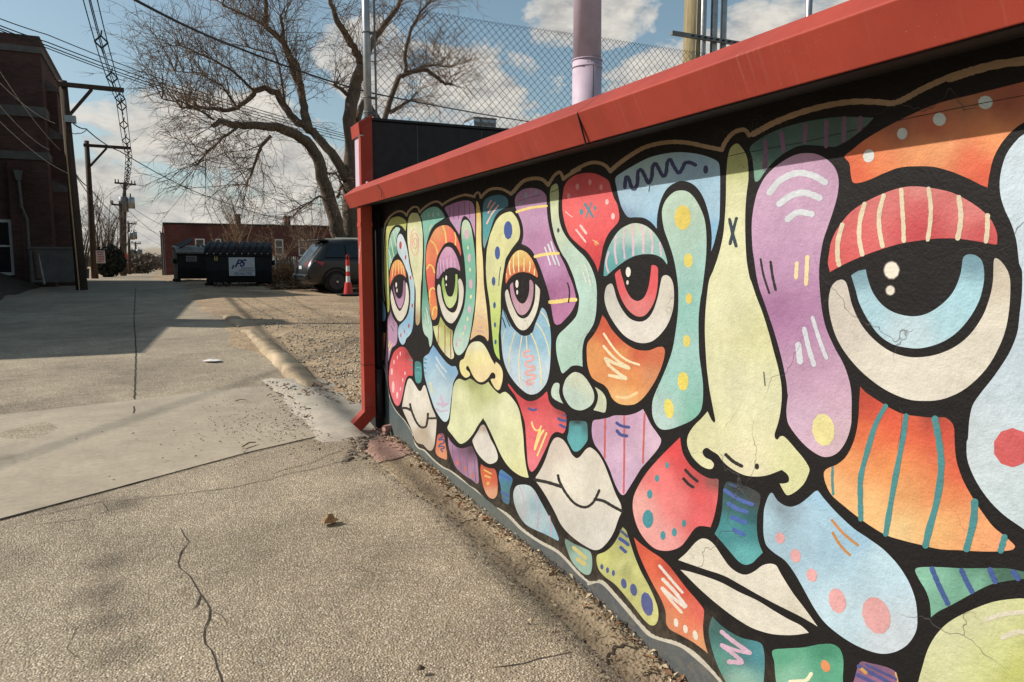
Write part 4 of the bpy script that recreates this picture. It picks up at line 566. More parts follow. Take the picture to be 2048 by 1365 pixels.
P('painted_cheek',[('E',[(606,932,1),(640,1000),(690,1120),(760,1240),(850,1330)]),('F',[(900,88),(960,98),(1030,80),(1085,30)]),('E',[(1125,1180),(1180,1050),(1215,950),(1240,925),(1290,980),(1330,1100),(1360,1250)]),('F',[(1375,150),(1370,350),(1360,550),(1340,720),(1300,850),(1230,950),(1150,1015),(1060,1035),(980,1010),(880,930),(780,820),(690,680),(630,530),(600,380),(585,200),(575,50)]),('E',[(580,1250),(590,1050)])],
  [c('E',630,1100,125,170,195),c('F',950,160,112,158,188),c('F',750,120,150,190,208),c('F',1200,150,138,185,205),c('E',1260,1100,138,182,200),c('F',1000,450,165,198,212),c('F',700,450,178,200,212),c('F',1250,700,182,200,208),c('F',950,900,190,202,212)],
  [st('F',[(650,0),(615,120),(605,240)],12,(220,210,168)),st('F',[(800,42),(730,300),(710,500),(712,680)],17,(220,210,168)),st('F',[(912,100),(875,350),(865,600),(888,860),(910,930)],19,(220,210,168)),st('F',[(983,105),(995,310)],19,(220,210,168)),st('F',[(1060,62),(1130,220),(1180,400),(1215,620),(1225,890)],22,(220,210,168)),st('E',[(1145,1175),(1220,1270),(1290,1420),(1335,1570),(1350,1680)],20,(220,210,168)),st('E',[(1212,985),(1290,1075),(1352,1215)],18,(220,210,168)),st('F',[(1060,900),(1065,1025)],15,(215,205,175)),
   st('F',[(1030,332),(965,350),(935,400),(980,430),(1050,412),(1095,450),(1060,490),(990,512),(967,560),(1020,590),(1090,582),(1108,620),(1050,650),(990,662),(972,700),(1030,722),(1110,722),(1118,760),(1050,800),(995,822),(990,870),(1035,868),(1090,848)],38,(224,165,158)),st('E',[(598,1085),(625,1160),(650,1240)],16,(50,46,44)),st('E',[(612,945),(650,1060),(718,1220)],14,(50,46,44))])
P('painted_patch',[('F',[(690,855,1),(740,910),(820,1010),(900,1080),(980,1130),(1060,1140),(1150,1115),(1230,1060),(1290,1000),(1312,984,1),(1325,1050),(1340,1130),(1380,1200),(1450,1260),(1530,1290),(1600,1330)]),('H',[(1380,60),(1378,180),(1350,270),(1320,300),(1270,280),(1210,275),(1160,310),(1120,370),(1080,480),(1000,650),(920,810),(860,890),(820,910),(790,870),(765,780),(750,600),(735,350),(715,130)]),('F',[(900,1300),(860,1180),(800,1050),(740,970),(690,890)])],
  [c('F',720,900,198,52,58),c('F',1060,1170,165,52,58),c('F',920,1130,205,60,66),c('F',1270,1050,205,62,66),c('F',1560,1310,150,55,55),c('F',1050,1300,226,84,88),c('H',900,100,226,92,96),c('H',1200,120,228,95,98),c('H',820,400,222,92,100),c('H',830,750,225,112,122)],
  [st('F',[(1020,1255),(1080,1282),(1138,1270)],38,(72,84,142)),st('H',[(1255,60),(1300,85),(1368,95)],44,(72,84,142)),st('H',[(1280,162),(1320,182),(1355,198)],42,(72,84,142)),st('H',[(1330,5),(1375,15)],26,(80,80,120)),
   st('H',[(830,120),(850,190),(895,248),(955,235),(978,180)],26,(236,208,122)),st('H',[(960,245),(915,400),(880,548)],42,(236,208,122)),st('H',[(1015,250),(960,340),(905,480)],36,(236,208,122)),st('H',[(1065,292),(1000,450),(920,648)],28,(236,208,122))])
# --- slivers at the far left edge
P('painted_patch',[('B',[(110,400),(140,440),(165,540),(175,650),(160,725),(120,745),(105,600),(102,480)])],[c('B',140,600,125,172,205)])
P('painted_patch',[('B',[(125,930),(165,930),(160,1050),(150,1200),(145,1350)]),('C',[(140,160),(108,160)]),('B',[(112,1200),(118,1050)])],[c('B',140,1000,216,130,70),c('C',125,100,205,140,70)])
P('painted_cheek',[('B',[(250,570,1),(270,640),(310,720),(355,790),(360,900),(355,1050),(330,1120),(270,1170),(240,1270),(220,1365)]),('C',[(205,200),(205,350),(203,500),(190,480),(175,350),(165,150)]),('B',[(170,1300),(180,1150),(190,950),(200,720),(235,640)])],[c('B',250,640,135,102,128),c('B',280,850,180,138,166),c('B',210,1200,182,140,170),c('C',190,300,186,150,182)],
  [st('B',[(250,1060),(228,1110),(218,1155)],13,(226,205,120)),st('B',[(275,1100),(248,1160),(232,1210)],13,(226,205,120)),st('B',[(262,820),(280,860),(295,900)],13,(98,98,128)),st('B',[(285,760),(312,825)],11,(98,98,128))])
layer = 0
for name, outline, cols, det in PATCHES:
    parent = bld; off = .0005
    if outline:
        pts = []
        for k, seq in outline:
            for p in seq: x, y = cpx(k, p[0], p[1]); pts.append((x, y, len(p) > 2))
        poly = smooth_closed(pts)
        xs = [p[0] for p in poly]; ys = [p[1] for p in poly]; w_, h_ = max(xs)-min(xs), max(ys)-min(ys)
        stp = max(2.2, min(max(w_, h_)/16, min(w_, h_)/4)); inner = []
        nx, ny = int(w_/stp)+1, int(h_/stp)+1
        for i in range(nx):
            for j in range(ny):
                x = min(xs)+(i+.5+.25*sin(j*2.3))*stp; y = min(ys)+(j+.5+.25*sin(i*1.9))*stp
                if inside(poly, x, y): inner.append((x, y))
        ctrl = []
        for k, x, y, c3 in cols:
            X, Y = cpx(k, x, y); ctrl.append((X, Y, paint(c3), (max(w_, h_)*.05)**2))
        off = .0008 if name == 'painted_base_band' else .0005
        parent = mural_mesh(name, [(fill(poly, inner), lambda p: paint_mix(ctrl, p[0], p[1]))], bld, off)
    for d in det:                                   # every stripe, dot and squiggle is its own piece, each a hair above the last
        layer += 1
        if d[0] == 's':
            pr = stroke_poly(d[1], d[2], d[3]); cc = paint(d[4]); nm = 'painted_stripe' if len(d[2]) < 6 else 'painted_squiggle'
        else:
            pr = dot_poly(*d[1:7]); cc = paint(d[7]); nm = 'painted_dot'
        mural_mesh(nm if outline else name, [(pr, (lambda p, cc=cc: cc))], parent, off+.00012+.0000012*layer, ramp_=.00008 if d[0] == 's' else 0)
# ---------------------------------------------------------------- coping, parapet, downspout
PROF = [(1.472, 2.061), (1.420, 2.166), (1.424, 2.171), (1.530, 2.246), (1.800, 2.262), (1.800, 2.104), (1.660, 2.100), (1.484, 2.066)]
def coping_piece(y0, y1):
    b = MB(); n = max(2, int((y1-y0)/.25)); k = len(PROF)
    vs = []
    for i in range(n+1):
        y = y0+(y1-y0)*i/n; w = .0025*noise.noise(Vector((y*1.3, 3, 0)))+.0012*noise.noise(Vector((y*5, 1, 0)))
        vs += [(x+w*(1 if x < 1.6 else 0), y, z+w*.8) for x, z in PROF]
    fs = [(i*k+j, i*k+(j+1)%k, (i+1)*k+(j+1)%k, (i+1)*k+j) for i in range(n) for j in range(k)]+[tuple(range(k)), tuple(n*k+j for j in range(k))]
    b.add(vs, fs); b.build('coping', M_RED, bld, org=BO, bevel=.003)
coping_piece(-4.0, 2.438); coping_piece(2.443, 6.32)
b = MB()                                            # joint cover lip and the small kink mark near the far end
b.bar((1.4605, 2.4405, 2.053), (1.4225, 2.4405, 2.166), .006, .004, (0,1,0)); b.build('coping_joint', M_BLACKMET, bld, org=BO)
b = MB(); b.bar((1.4545, 5.26, 2.075), (1.438, 5.20, 2.115), .003, .003); b.build('coping_dent', M_BLACKMET, bld, org=BO)
b = MB(); b.bar((1.4375, 5.199, 2.1155), (1.4195, 5.25, 2.160), .003, .003); b.build('coping_dent', M_BLACKMET, bld, org=BO)
# dark soffit flashing tucked under the coping
b = MB(); b.extrude([(1.488, 2.060), (1.488, 2.0645), (1.668, 2.0985), (1.668, 2.090)], 'y', -4, 6.10); b.build('soffit', mat('soffit_metal', (.022, .020, .019), rough=.6, var=.2, scale=8), bld, org=BO)
# raised end parapet, black towards the camera
b = MB(); b.extrude([(1.64, 2.05), (1.64, 2.79), (9.5, 2.82), (9.5, 2.05)], 'y', 6.26, 6.46)
b.build('parapet', M_BLACKMET, bld, org=BO, bevel=.006)
for k in range(6):
    b = MB(); b.box((2.05+k*.6, 6.2565, 2.05), (2.062+k*.6, 6.2585, 2.78)); b.build('panel_seam', mat('seam_edge', (.05, .048, .048), rough=.5) if 'seam_edge' not in MATS else MATS['seam_edge'], bld, org=BO)
b = MB(); b.extrude([(1.60, 2.795), (1.60, 2.815), (9.5, 2.845), (9.5, 2.825)], 'y', 6.245, 6.475); b.build('parapet_cap', M_BLACKMET, bld, org=BO)
# red corner trim of the parapet with a folded cap, lilac reveal behind it
b = MB(); b.extrude([(1.553, 2.24), (1.553, 2.74), (1.655, 2.815), (1.655, 2.24)], 'y', 6.235, 6.30); b.build('corner_trim', M_RED, bld, org=BO, bevel=.003)
b = MB(); b.extrude([(1.545, 2.66), (1.535, 2.765), (1.655, 2.832), (1.66, 2.815), (1.56, 2.742)], 'y', 6.225, 6.50); b.build('trim_cap', M_RED, bld, org=BO, bevel=.002)
b = MB(); b.box((1.560, 6.302, 2.2), (1.640, 6.46, 2.74)); b.build('parapet_reveal', M_LILAC, bld, org=BO)
b = MB(); b.sphere((1.60, 6.22, 2.275), .012); b.build('screw_head', mat('white_screw', (.75, .74, .7), rough=.5, var=.05), bld, org=BO)
b = MB(); b.box((1.548, 6.215, 2.655), (1.575, 6.30, 2.664)); b.build('clip', mat('galvanised_clip', (.4, .4, .4), rough=.45, metal=.6, var=.15), bld, org=BO)
# end wall returning behind the downspout
b = MB(); b.box((1.60, 6.101, -.4), (9.5, 6.30, 2.05)); b.build('end_wall', M_BLACKMET, bld, org=BO)
# square downspout with a kicked-out foot
ds = b = MB(); b.box((1.488, 6.02, .405), (1.582, 6.13, 2.072))
dsp = b.build('downspout', M_RED, bld, org=BO, bevel=.004)
b = MB()
pr = [(1.488, .4045), (1.582, .4045), (1.582, .33), (1.455, .205), (1.388, .275), (1.488, .375)]
b.extrude(pr, 'y', 6.0205, 6.1295); b.build('spout_foot', M_RED, dsp, org=BO, bevel=.004)
b = MB(); b.box((1.485, 6.017, .76), (1.585, 6.133, .764)); b.build('seam', M_BLACKMET, dsp, org=BO)
b = MB(); b.box((1.485, 6.017, 1.9), (1.585, 6.133, 1.935)); b.build('strap', M_RED, dsp, org=BO)
for k in range(3):                                   # scratched white marks on the sunny side of the spout
    b = MB(); b.bar((1.4870, 6.045+.02*k, 1.78-.03*k), (1.4870, 6.06+.02*k, 1.70-.05*k), .004, .001, (1,0,0)); b.build('scratch', MATS['white_screw'], dsp, org=BO)
b = MB(); b.tube([(1.622, 6.06, .30), (1.622, 6.06, .72)], .037, 12); b.tube([(1.622, 6.06, .72), (1.622, 6.06, 2.05)], .013, 8)
b.build('drain_pipe', M_BLACKMET, bld, smooth=True, org=BO)
b = MB(); b.tube([(1.600, 5.86, .245), (1.68, 5.90, .245)], [.030, .030], 14, caps=False); b.tube([(1.603, 5.861, .245), (1.68, 5.90, .245)], [.022, .022], 14)
b.build('drain_stub', mat('pink_clay_pipe', (.40, .22, .19), rough=.7, var=.25, scale=30), bld, org=BO)

# ---------------------------------------------------------------- things standing on the roof and behind it
M_GALV = mat('galvanised_steel', (.32, .33, .33), rough=.42, var=.2, scale=12, metal=.75, spec=.5)
M_GALVDARK = mat('weathered_steel', (.17, .175, .175), rough=.5, var=.25, scale=10, metal=.5)
fn = thing('chain_link_fence', 'chain link fence with open barbed top behind the black parapet', 'fence', (1.72, 6.60, 2.3)); FO = fn.location.copy()
b = MB(); b.tube([(1.72, 6.60, 2.0), (1.712, 6.60, 5.2)], .034, 14); b.build('post', M_GALV, fn, smooth=True, org=FO)
b = MB(); b.tube([(1.79, 6.585, 2.4), (1.783, 6.585, 5.2)], .010, 6); b.build('tension_bar', M_GALVDARK, fn, org=FO)
for z in (2.92, 3.05, 3.6):
    b = MB(); b.tube([(1.72+.04*cos(t), 6.6+.04*sin(t), z) for t in [2*pi*i/10 for i in range(11)]], .006, 5); b.box((1.755, 6.585, z-.012), (1.80, 6.60, z+.012)); b.build('band', M_GALVDARK, fn, org=FO)
b = MB(); px_ = .0370; pz = .0375; z0, z1 = 2.52, 3.835
nst = int((5.75-1.80)/px_)
for i in range(nst):
    x = 1.80+i*px_; sag = .010*noise.noise(Vector((x*.8, 0, 5)))
    nz_ = int((z1-z0)/pz)
    pts = []
    for j in range(nz_+1):
        xx = x+(px_+.0012 if (j+i) % 2 else -.0012)
        pts.append((xx+.006*noise.noise(Vector((x, j*.13, 1))), 6.585+(.003 if j % 2 else -.003)+.012*noise.noise(Vector((x*.7, j*.05, 9))), z0+j*pz+sag))
    e = Vector(pts[-1]); sgn = -1 if (nz_+i) % 2 else 1
    pts += [(e.x+sgn*px_*.55, e.y, e.z+pz*.55)]
    b.tube(pts, .0029, 4, caps=False)
    b.tube([pts[-1], (e.x+sgn*px_*1.1, e.y+.004, e.z+pz*.0), (e.x+sgn*px_*.9, e.y-.004, e.z-pz*.1)], .0021, 3, caps=False)
o = b.build('chain_link', mat('dull_wire', (.035, .036, .038), rough=.55, var=.2, metal=.3), fn, org=FO); tag(o, kind='stuff')

vp = thing('vent_pipe', 'pale lilac painted vent pipe with a riveted collar rising from the roof', 'pipe', (2.78, 4.62, 2.05)); VO = vp.location.copy()
ctr = at(1174, 150, 4.62)
vp.location = (ctr.x, 4.62, 2.05); VO = vp.location.copy(); X0 = ctr.x; CZ = at(1174, 124, 4.62).z
b = MB(); b.tube([(X0, 4.62, 2.05), (X0, 4.62, CZ)], .103, 28); b.build('lower_pipe', M_LILAC, vp, smooth=True, org=VO)
b = MB(); b.tube([(X0, 4.62, CZ-.004), (X0-.012, 4.62, 5.2)], [.098, .094], 28); b.build('upper_pipe', M_LILAC, vp, smooth=True, org=VO)
b = MB()
for z in (CZ-.045, CZ+.005): b.tube([(X0+.105*cos(2*pi*i/28), 4.62+.105*sin(2*pi*i/28), z) for i in range(29)], .005, 6)
b.build('collar', M_LILAC, vp, smooth=True, org=VO)
for a in (-2.05, -1.85, -1.2):
    b = MB(); b.sphere((X0+.104*cos(a), 4.62+.104*sin(a), CZ-.02), .006, 6, 4); b.build('rivet', M_LILAC, vp, org=VO)
b = MB(); b.box((X0-.012, 4.514, 2.05), (X0-.008, 4.52, CZ-.05)); b.build('pipe_seam', M_GALVDARK, vp, org=VO)

M_POLEWOOD = mat('weathered_pole_wood', (.27, .215, .115), rough=.85, var=.35, scale=5, bump=.006, bscale=16, stretch=(9, 9, .5))
M_POLEDARK = mat('creosoted_pole_wood', (.070, .047, .034), rough=.85, var=.35, scale=5, bump=.004, bscale=18, stretch=(8, 8, .6))
q = at(1386, 120, 8.2)
up = thing('utility_pole', 'pale wooden utility pole with conduits strapped beside it above the red coping', 'utility pole', (q.x, 8.2, .1)); UO = up.location.copy()
b = MB(); b.tube([(q.x, 8.2, .1), (q.x+.03, 8.2, 9)], [.152, .138], 22); b.build('pole', M_POLEWOOD, up, smooth=True, org=UO)
for px0, r in ((1405.5, .040), (1427, .046), (1446, .042)):
    e = at(px0, 90, 8.05); b = MB(); b.tube([(e.x, 8.05, .2), (e.x, 8.05, 9)], r, 12); b.build('conduit', M_GALV, up, smooth=True, org=UO)
e0, e1 = at(1345, 62, 7.95), at(1490, 88, 7.90)
for dz in (0,):
    b = MB(); b.bar((e0.x+dz*1.2, 7.97, e0.z-.02+dz*.7), (e1.x, 7.97, e0.z-.02+dz*.7), .045, .05)
    b.build('strut_channel', M_GALVDARK, up, org=UO)
for k in range(9):
    xx = e0.x+.30+k*.10; b = MB(); b.box((xx, 7.937, e0.z-.03), (xx+.045, 7.9435, e0.z-.012)); b.build('slot', mat('slot_dark', (.02, .02, .02)) if 'slot_dark' not in MATS else MATS['slot_dark'], up, org=UO)
e = at(1397, 100, 8.02); b = MB(); b.tube([(e.x-.03, 8.04, 1), (e.x-.05, 8.03, 4), (e.x-.03, 8.03, 4.6), (e.x-.01, 8.03, 9)], .006, 5); b.build('ground_wire', M_GALVDARK, up, org=UO)
e = at(1618, 15, 8.3)
gp = thing('steel_mast', 'thin grey steel mast showing above the right part of the coping', 'mast', (e.x, 8.3, .1))
b = MB(); b.tube([(0, 0, 0), (0, 0, 8)], [.05, .046], 14); b.build('mast_tube', M_GALV, gp, smooth=True)
b = MB(); b.tube([(0, 0, 0), (0, 0, .3)], .11, 14); b.build('mast_foot', M_GALVDARK, gp, smooth=True)
# ---------------------------------------------------------------- ground, pavement, kerbs
def ground_material(name, stones, base, scale, bumpd, stains=(), patch=.25, stone_mix=.85):
    m = bpy.data.materials.new(name); m.use_nodes = True; t = m.node_tree; n = t.nodes; l = t.links
    b = n['Principled BSDF']; b.inputs['Roughness'].default_value = .85; b.inputs['Specular IOR Level'].default_value = .2
    g = n.new('ShaderNodeNewGeometry'); v = g.outputs['Position']
    def noise_(sc, det=4, ro=.6, di=0.0):
        q = n.new('ShaderNodeTexNoise'); q.inputs['Scale'].default_value = sc; q.inputs['Detail'].default_value = det; q.inputs['Roughness'].default_value = ro; q.inputs['Distortion'].default_value = di; l.new(v, q.inputs['Vector']); return q.outputs[0]
    def mth(op, a, b_):
        q = n.new('ShaderNodeMath'); q.operation = op
        for i, x in enumerate((a, b_)):
            if isinstance(x, (int, float)): q.inputs[i].default_value = x
            else: l.new(x, q.inputs[i])
        return q.outputs[0]
    def mr(x, a, b_, c_, d_):
        q = n.new('ShaderNodeMapRange'); l.new(x, q.inputs[0])
        for i, val in enumerate((a, b_, c_, d_)): q.inputs[i+1].default_value = val
        return q.outputs[0]
    vo = n.new('ShaderNodeTexVoronoi'); vo.inputs['Scale'].default_value = scale; l.new(v, vo.inputs['Vector'])
    v2 = n.new('ShaderNodeTexVoronoi'); v2.inputs['Scale'].default_value = scale*.47; l.new(v, v2.inputs['Vector'])
    sx = n.new('ShaderNodeSeparateColor'); l.new(vo.outputs['Color'], sx.inputs[0])
    sr = n.new('ShaderNodeValToRGB'); ramp(sr, [(i/(len(stones)), (*c3, 1)) for i, c3 in enumerate(stones)]); sr.color_ramp.interpolation = 'CONSTANT'; l.new(sx.outputs[0], sr.inputs[0])
    edge = mr(vo.outputs['Distance'], .28, .62, 1, 0)
    m1 = n.new('ShaderNodeMix'); m1.data_type = 'RGBA'; l.new(mth('MULTIPLY', edge, stone_mix), m1.inputs[0]); m1.inputs[6].default_value = (*base, 1); l.new(sr.outputs[0], m1.inputs[7])
    f = mth('MULTIPLY', mr(noise_(.55, 6, .62, .4), .38, .62, 1-patch, 1+patch*.5), mr(noise_(3.2, 5, .65), .36, .64, 1-patch*.55, 1+patch*.4))
    f = mth('MULTIPLY', f, mr(noise_(26, 3, .6), .3, .7, .9, 1.08))
    for (sx_, sy_, r_, k_) in stains:                 # oil and damp marks
        vm = n.new('ShaderNodeVectorMath'); vm.operation = 'DISTANCE'; l.new(v, vm.inputs[0]); vm.inputs[1].default_value = (sx_, sy_, gz(sy_))
        d = mth('ADD', vm.outputs['Value'], mth('MULTIPLY', mth('SUBTRACT', noise_(7, 4), .5), r_*1.6))
        f = mth('MULTIPLY', f, mr(d, r_*.3, r_*1.3, 1-k_, 1))
    mx = n.new('ShaderNodeVectorMath'); mx.operation = 'SCALE'; l.new(m1.outputs[2], mx.inputs[0]); l.new(f, mx.inputs[3])
    l.new(mx.outputs[0], b.inputs['Base Color'])
    h = mth('ADD', mth('MULTIPLY', mr(vo.outputs['Distance'], 0, .7, 1, 0), bumpd), mth('MULTIPLY', noise_(9, 5), bumpd*2.5))
    bp = n.new('ShaderNodeBump'); bp.inputs['Distance'].default_value = 1; bp.inputs['Strength'].default_value = .8; l.new(h, bp.inputs['Height']); l.new(bp.outputs[0], b.inputs['Normal'])
    MATS[name] = m; return m
def gpt(x, y): p = on_ground(x, y); return (p.x, p.y)
ST = []
for px0, py0, r, k in ((205, 1185, .15, .40), (232, 1120, .12, .34), (250, 1010, .14, .36), (222, 1240, .13, .34), (245, 1310, .12, .34), (470, 1105, .3, .10), (10, 918, .10, .30), (140, 735, .3, .1)):
    q = gpt(px0, py0); ST.append((q[0], q[1], r, k))
STONES = [(.43, .345, .235), (.60, .50, .36), (.26, .205, .14), (.76, .68, .53), (.49, .38, .255), (.33, .285, .225), (.64, .54, .40), (.15, .12, .085)]
M_ASPH = ground_material('exposed_aggregate_pavement', STONES, (.30, .242, .168), 100, .0060, ST, .24)
M_CONC = ground_material('worn_concrete', [(.38, .32, .235), (.42, .355, .265), (.34, .285, .21), (.40, .33, .24)], (.385, .325, .24), 160, .0007, ST, .16, .35)
M_DIRT = ground_material('gravelly_dirt', [(.36, .255, .155), (.46, .36, .24), (.24, .17, .105), (.41, .30, .19), (.52, .43, .32)], (.35, .245, .145), 34, .012, (), .28)
M_KERB = ground_material('sandy_kerb_concrete', [(.40, .30, .185), (.46, .36, .24), (.33, .24, .145), (.43, .335, .22)], (.40, .305, .195), 60, .008, (), .38, .6)
M_PINK = ground_material('pink_stained_concrete', [(.42, .26, .20), (.48, .32, .25), (.36, .2, .15)], (.42, .26, .20), 60, .006, (), .25, .5)
M_PALE = ground_material('pale_concrete', [(.40, .35, .28), (.45, .40, .32), (.34, .295, .23)], (.41, .36, .285), 120, .0015, (), .22, .3)
M_CRACK = mat('crack_dirt', (.05, .038, .028), rough=.95, var=.4, scale=30)

def lerp(tab, y):
    if y <= tab[0][0]: return tab[0][1]
    for a, c2 in zip(tab, tab[1:]):
        if y <= c2[0]: return a[1]+(c2[1]-a[1])*(y-a[0])/(c2[0]-a[0])
    return tab[-1][1]
LEFT = sorted([(gpt(*p)[1], gpt(*p)[0]) for p in ((-260, 690), (-120, 640), (0, 600), (60, 581), (110, 568), (165, 557))])+[(70, -3.0), (400, -3.6)]
edge = [gpt(*p) for p in ((705, 862), (640, 800), (565, 735), (505, 668), (470, 640), (438, 610), (400, 588), (352, 566), (300, 557))]
def xr(y):
    if y < edge[0][1]: return XW+.02
    for a, c2 in zip(edge, edge[1:]):
        if a[1] <= y <= c2[1]: t = (y-a[1])/(c2[1]-a[1]); return a[0]+(c2[0]-a[0])*t
    return edge[-1][0]
def sheet(name, xs, ys, zf, m, kind='structure'):
    b = MB(); nx, ny = len(xs), len(ys)
    b.add([(x, y, zf(x, y)) for y in ys for x in xs], [(j*nx+i, j*nx+i+1, (j+1)*nx+i+1, (j+1)*nx+i) for j in range(ny-1) for i in range(nx-1)])
    return tag(b.build(name, m, smooth=True), kind=kind)
def lot_rise(x, y):                                  # the unpaved lot swells a little and is rutted
    if x < .2 or y < 6.4: return 0
    a = min(1, (x-.2)/.8)*min(1, (y-6.4)/1.5)
    return a*(.05+.05*noise.noise(Vector((x*.5, y*.35, 3)))+.018*noise.noise(Vector((x*1.7, y*1.3, 8))))
ys = [-30, -10, -4]+[-2+.5*i for i in range(96)]+[46+4*i for i in range(20)]+[140, 200, 300, 500, 900, 1600]
xs = [-900, -400, -150, -60, -25, -12, -8]+[-6+.5*i for i in range(45)]+[18, 22, 30, 45, 80, 200, 500, 1000]
def bank(x, y):                                      # leafy bank on the left, in front of the brick building
    e = lerp(LEFT, y)
    if x > e or y < 16 or y > 44: return 0
    return min(1.5, (e-x)*.42)*min(1, (y-16)/6)*min(1, (44-y)/4)
sheet('ground', xs, ys, lambda x, y: gz(y)-(.05 if -9 < x < xr(y)-.1 and y < 57 else 0)+lot_rise(x, y)+bank(x, y)+(.05*noise.noise(Vector((x*.8, y*.8, 0))) if bank(x, y) > 0 else 0), M_DIRT)
M_BANK = mat('leaf_mould', (.060, .042, .030), rough=.95, var=.55, scale=5, bump=.05, bscale=7)
sheet('leafy_bank', [-9+.35*i for i in range(19)], [15.5+.5*i for i in range(60)], lambda x, y: gz(y)+.03+bank(x, y)+.07*noise.noise(Vector((x*.9, y*.9, 0)))+(-.25 if x > lerp(LEFT, y)+.05 else 0), M_BANK)
# alley pavement
ys2 = [-4, -2, 0]+[.5+.25*i for i in range(60)]+[15.6+.7*i for i in range(60)]+[60, 70, 85, 100, 130, 170, 230, 300]
b = MB(); cx_ = [-1, -.7, -.45, -.25, -.1, .1, .3, .5, .7, .85, 1]
def xl(y): return -9 if y < 15.5 else lerp(LEFT, y)-.15
vs = []
for y in ys2:
    r_, l_ = xr(y), xl(y)
    for j in range(14): t = j/13; x = l_+(r_-l_)*t; vs.append((x, y, gz(y)+.004+.012*noise.noise(Vector((x*.5, y*.5, 2)))*min(1, (1-t)*8)*min(1, t*8)))
b.add(vs, [(j*14+i, j*14+i+1, (j+1)*14+i+1, (j+1)*14+i) for j in range(len(ys2)-1) for i in range(13)])
tag(b.build('alley_pavement', M_ASPH, smooth=True), kind='structure')
def ground_poly(name, pxs, dz, m, stepm=.35, hf=None):
    poly = [gpt(*p) for p in pxs]; xs_ = [p[0] for p in poly]; ys_ = [p[1] for p in poly]; inn = []
    x = min(xs_)
    while x < max(xs_):
        y = min(ys_)
        while y < max(ys_):
            if inside(poly, x, y): inn.append((x, y))
            y += stepm
        x += stepm
    V2, F2 = fill(poly, inn); b = MB()
    b.add([(p[0], p[1], gz(p[1])+dz+(hf(p[0], p[1]) if hf else 0)) for p in V2], F2)
    return tag(b.build(name, m, smooth=True), kind='structure')
ground_poly('concrete_crossing', [(-420, 912), (0, 832), (290, 799), (440, 783), (560, 772), (604, 762), (640, 800), (700, 838), (716, 856), (500, 906), (250, 974), (0, 1041), (-700, 1240)], .0105, M_CONC)
def crack(pxs, w, name='pavement_crack', dz=.0075, jit=.006):
    P0 = [Vector((*gpt(*p), 0)) for p in pxs]; pts = []
    for a, c2 in zip(P0, P0[1:]):
        k = max(1, int((c2-a).length/.06))
        for i in range(k): pts.append(a+(c2-a)*i/k)
    pts.append(P0[-1]); vs = []; n_ = len(pts)
    for i, p in enumerate(pts):
        d = pts[min(i+1, n_-1)]-pts[max(i-1, 0)]; d.normalize(); s_ = Vector((-d.y, d.x, 0))
        j = s_*jit*2*noise.noise(p*6+Vector((5, 5, 5))); ww = w*(.6+.8*abs(noise.noise(p*9)))*(.3 if i in (0, n_-1) else 1)
        for sg in (-1, 1): q = p+j+s_*ww*sg/2; vs.append((q.x, q.y, gz(q.y)+dz+.012*noise.noise(Vector((q.x*.5, q.y*.5, 2)))))
    b = MB(); b.add(vs, [(2*i, 2*i+1, 2*i+3, 2*i+2) for i in range(n_-1)])
    return tag(b.build(name, M_CRACK), kind='structure')
crack([(-300, 1125), (0, 1042), (250, 975), (500, 907), (600, 884), (716, 857)], .009, dz=.0125)
crack([(-300, 868), (0, 817), (120, 797), (290, 779), (420, 768)], .006)
crack([(0, 833), (150, 815), (290, 800)], .006, dz=.0125)
crack([(362, 1058), (380, 1085), (358, 1128), (384, 1165), (404, 1190), (416, 1225), (408, 1262), (426, 1305), (434, 1400)], .0075, jit=.016)
crack([(384, 1165), (366, 1182), (362, 1200)], .004, jit=.012)
crack([(416, 1225), (440, 1236), (452, 1252)], .004, jit=.012)
crack([(200, 1006), (215, 1022), (170, 1040), (60, 1052)], .005, jit=.014)
crack([(640, 1150), (700, 1138), (760, 1150), (830, 1141)], .003, jit=.014)
crack([(120, 1240), (150, 1262), (140, 1300), (165, 1330)], .003, jit=.014)
crack([(60, 1036), (200, 1006), (380, 988), (480, 975), (580, 950), (700, 922)], .007, jit=.010)
crack([(540, 950), (620, 928), (690, 900)], .006, jit=.012)
crack([(404, 1190), (395, 1215), (380, 1228)], .008, jit=.01)
crack([(990, 1345), (1080, 1322), (1175, 1300), (1200, 1316)], .012, jit=.02)
crack([(310, 1330), (345, 1318), (372, 1310)], .006, jit=.01)
crack([(268, 830), (272, 700), (268, 640), (272, 575)], .020, name='tar_seam', dz=.009)

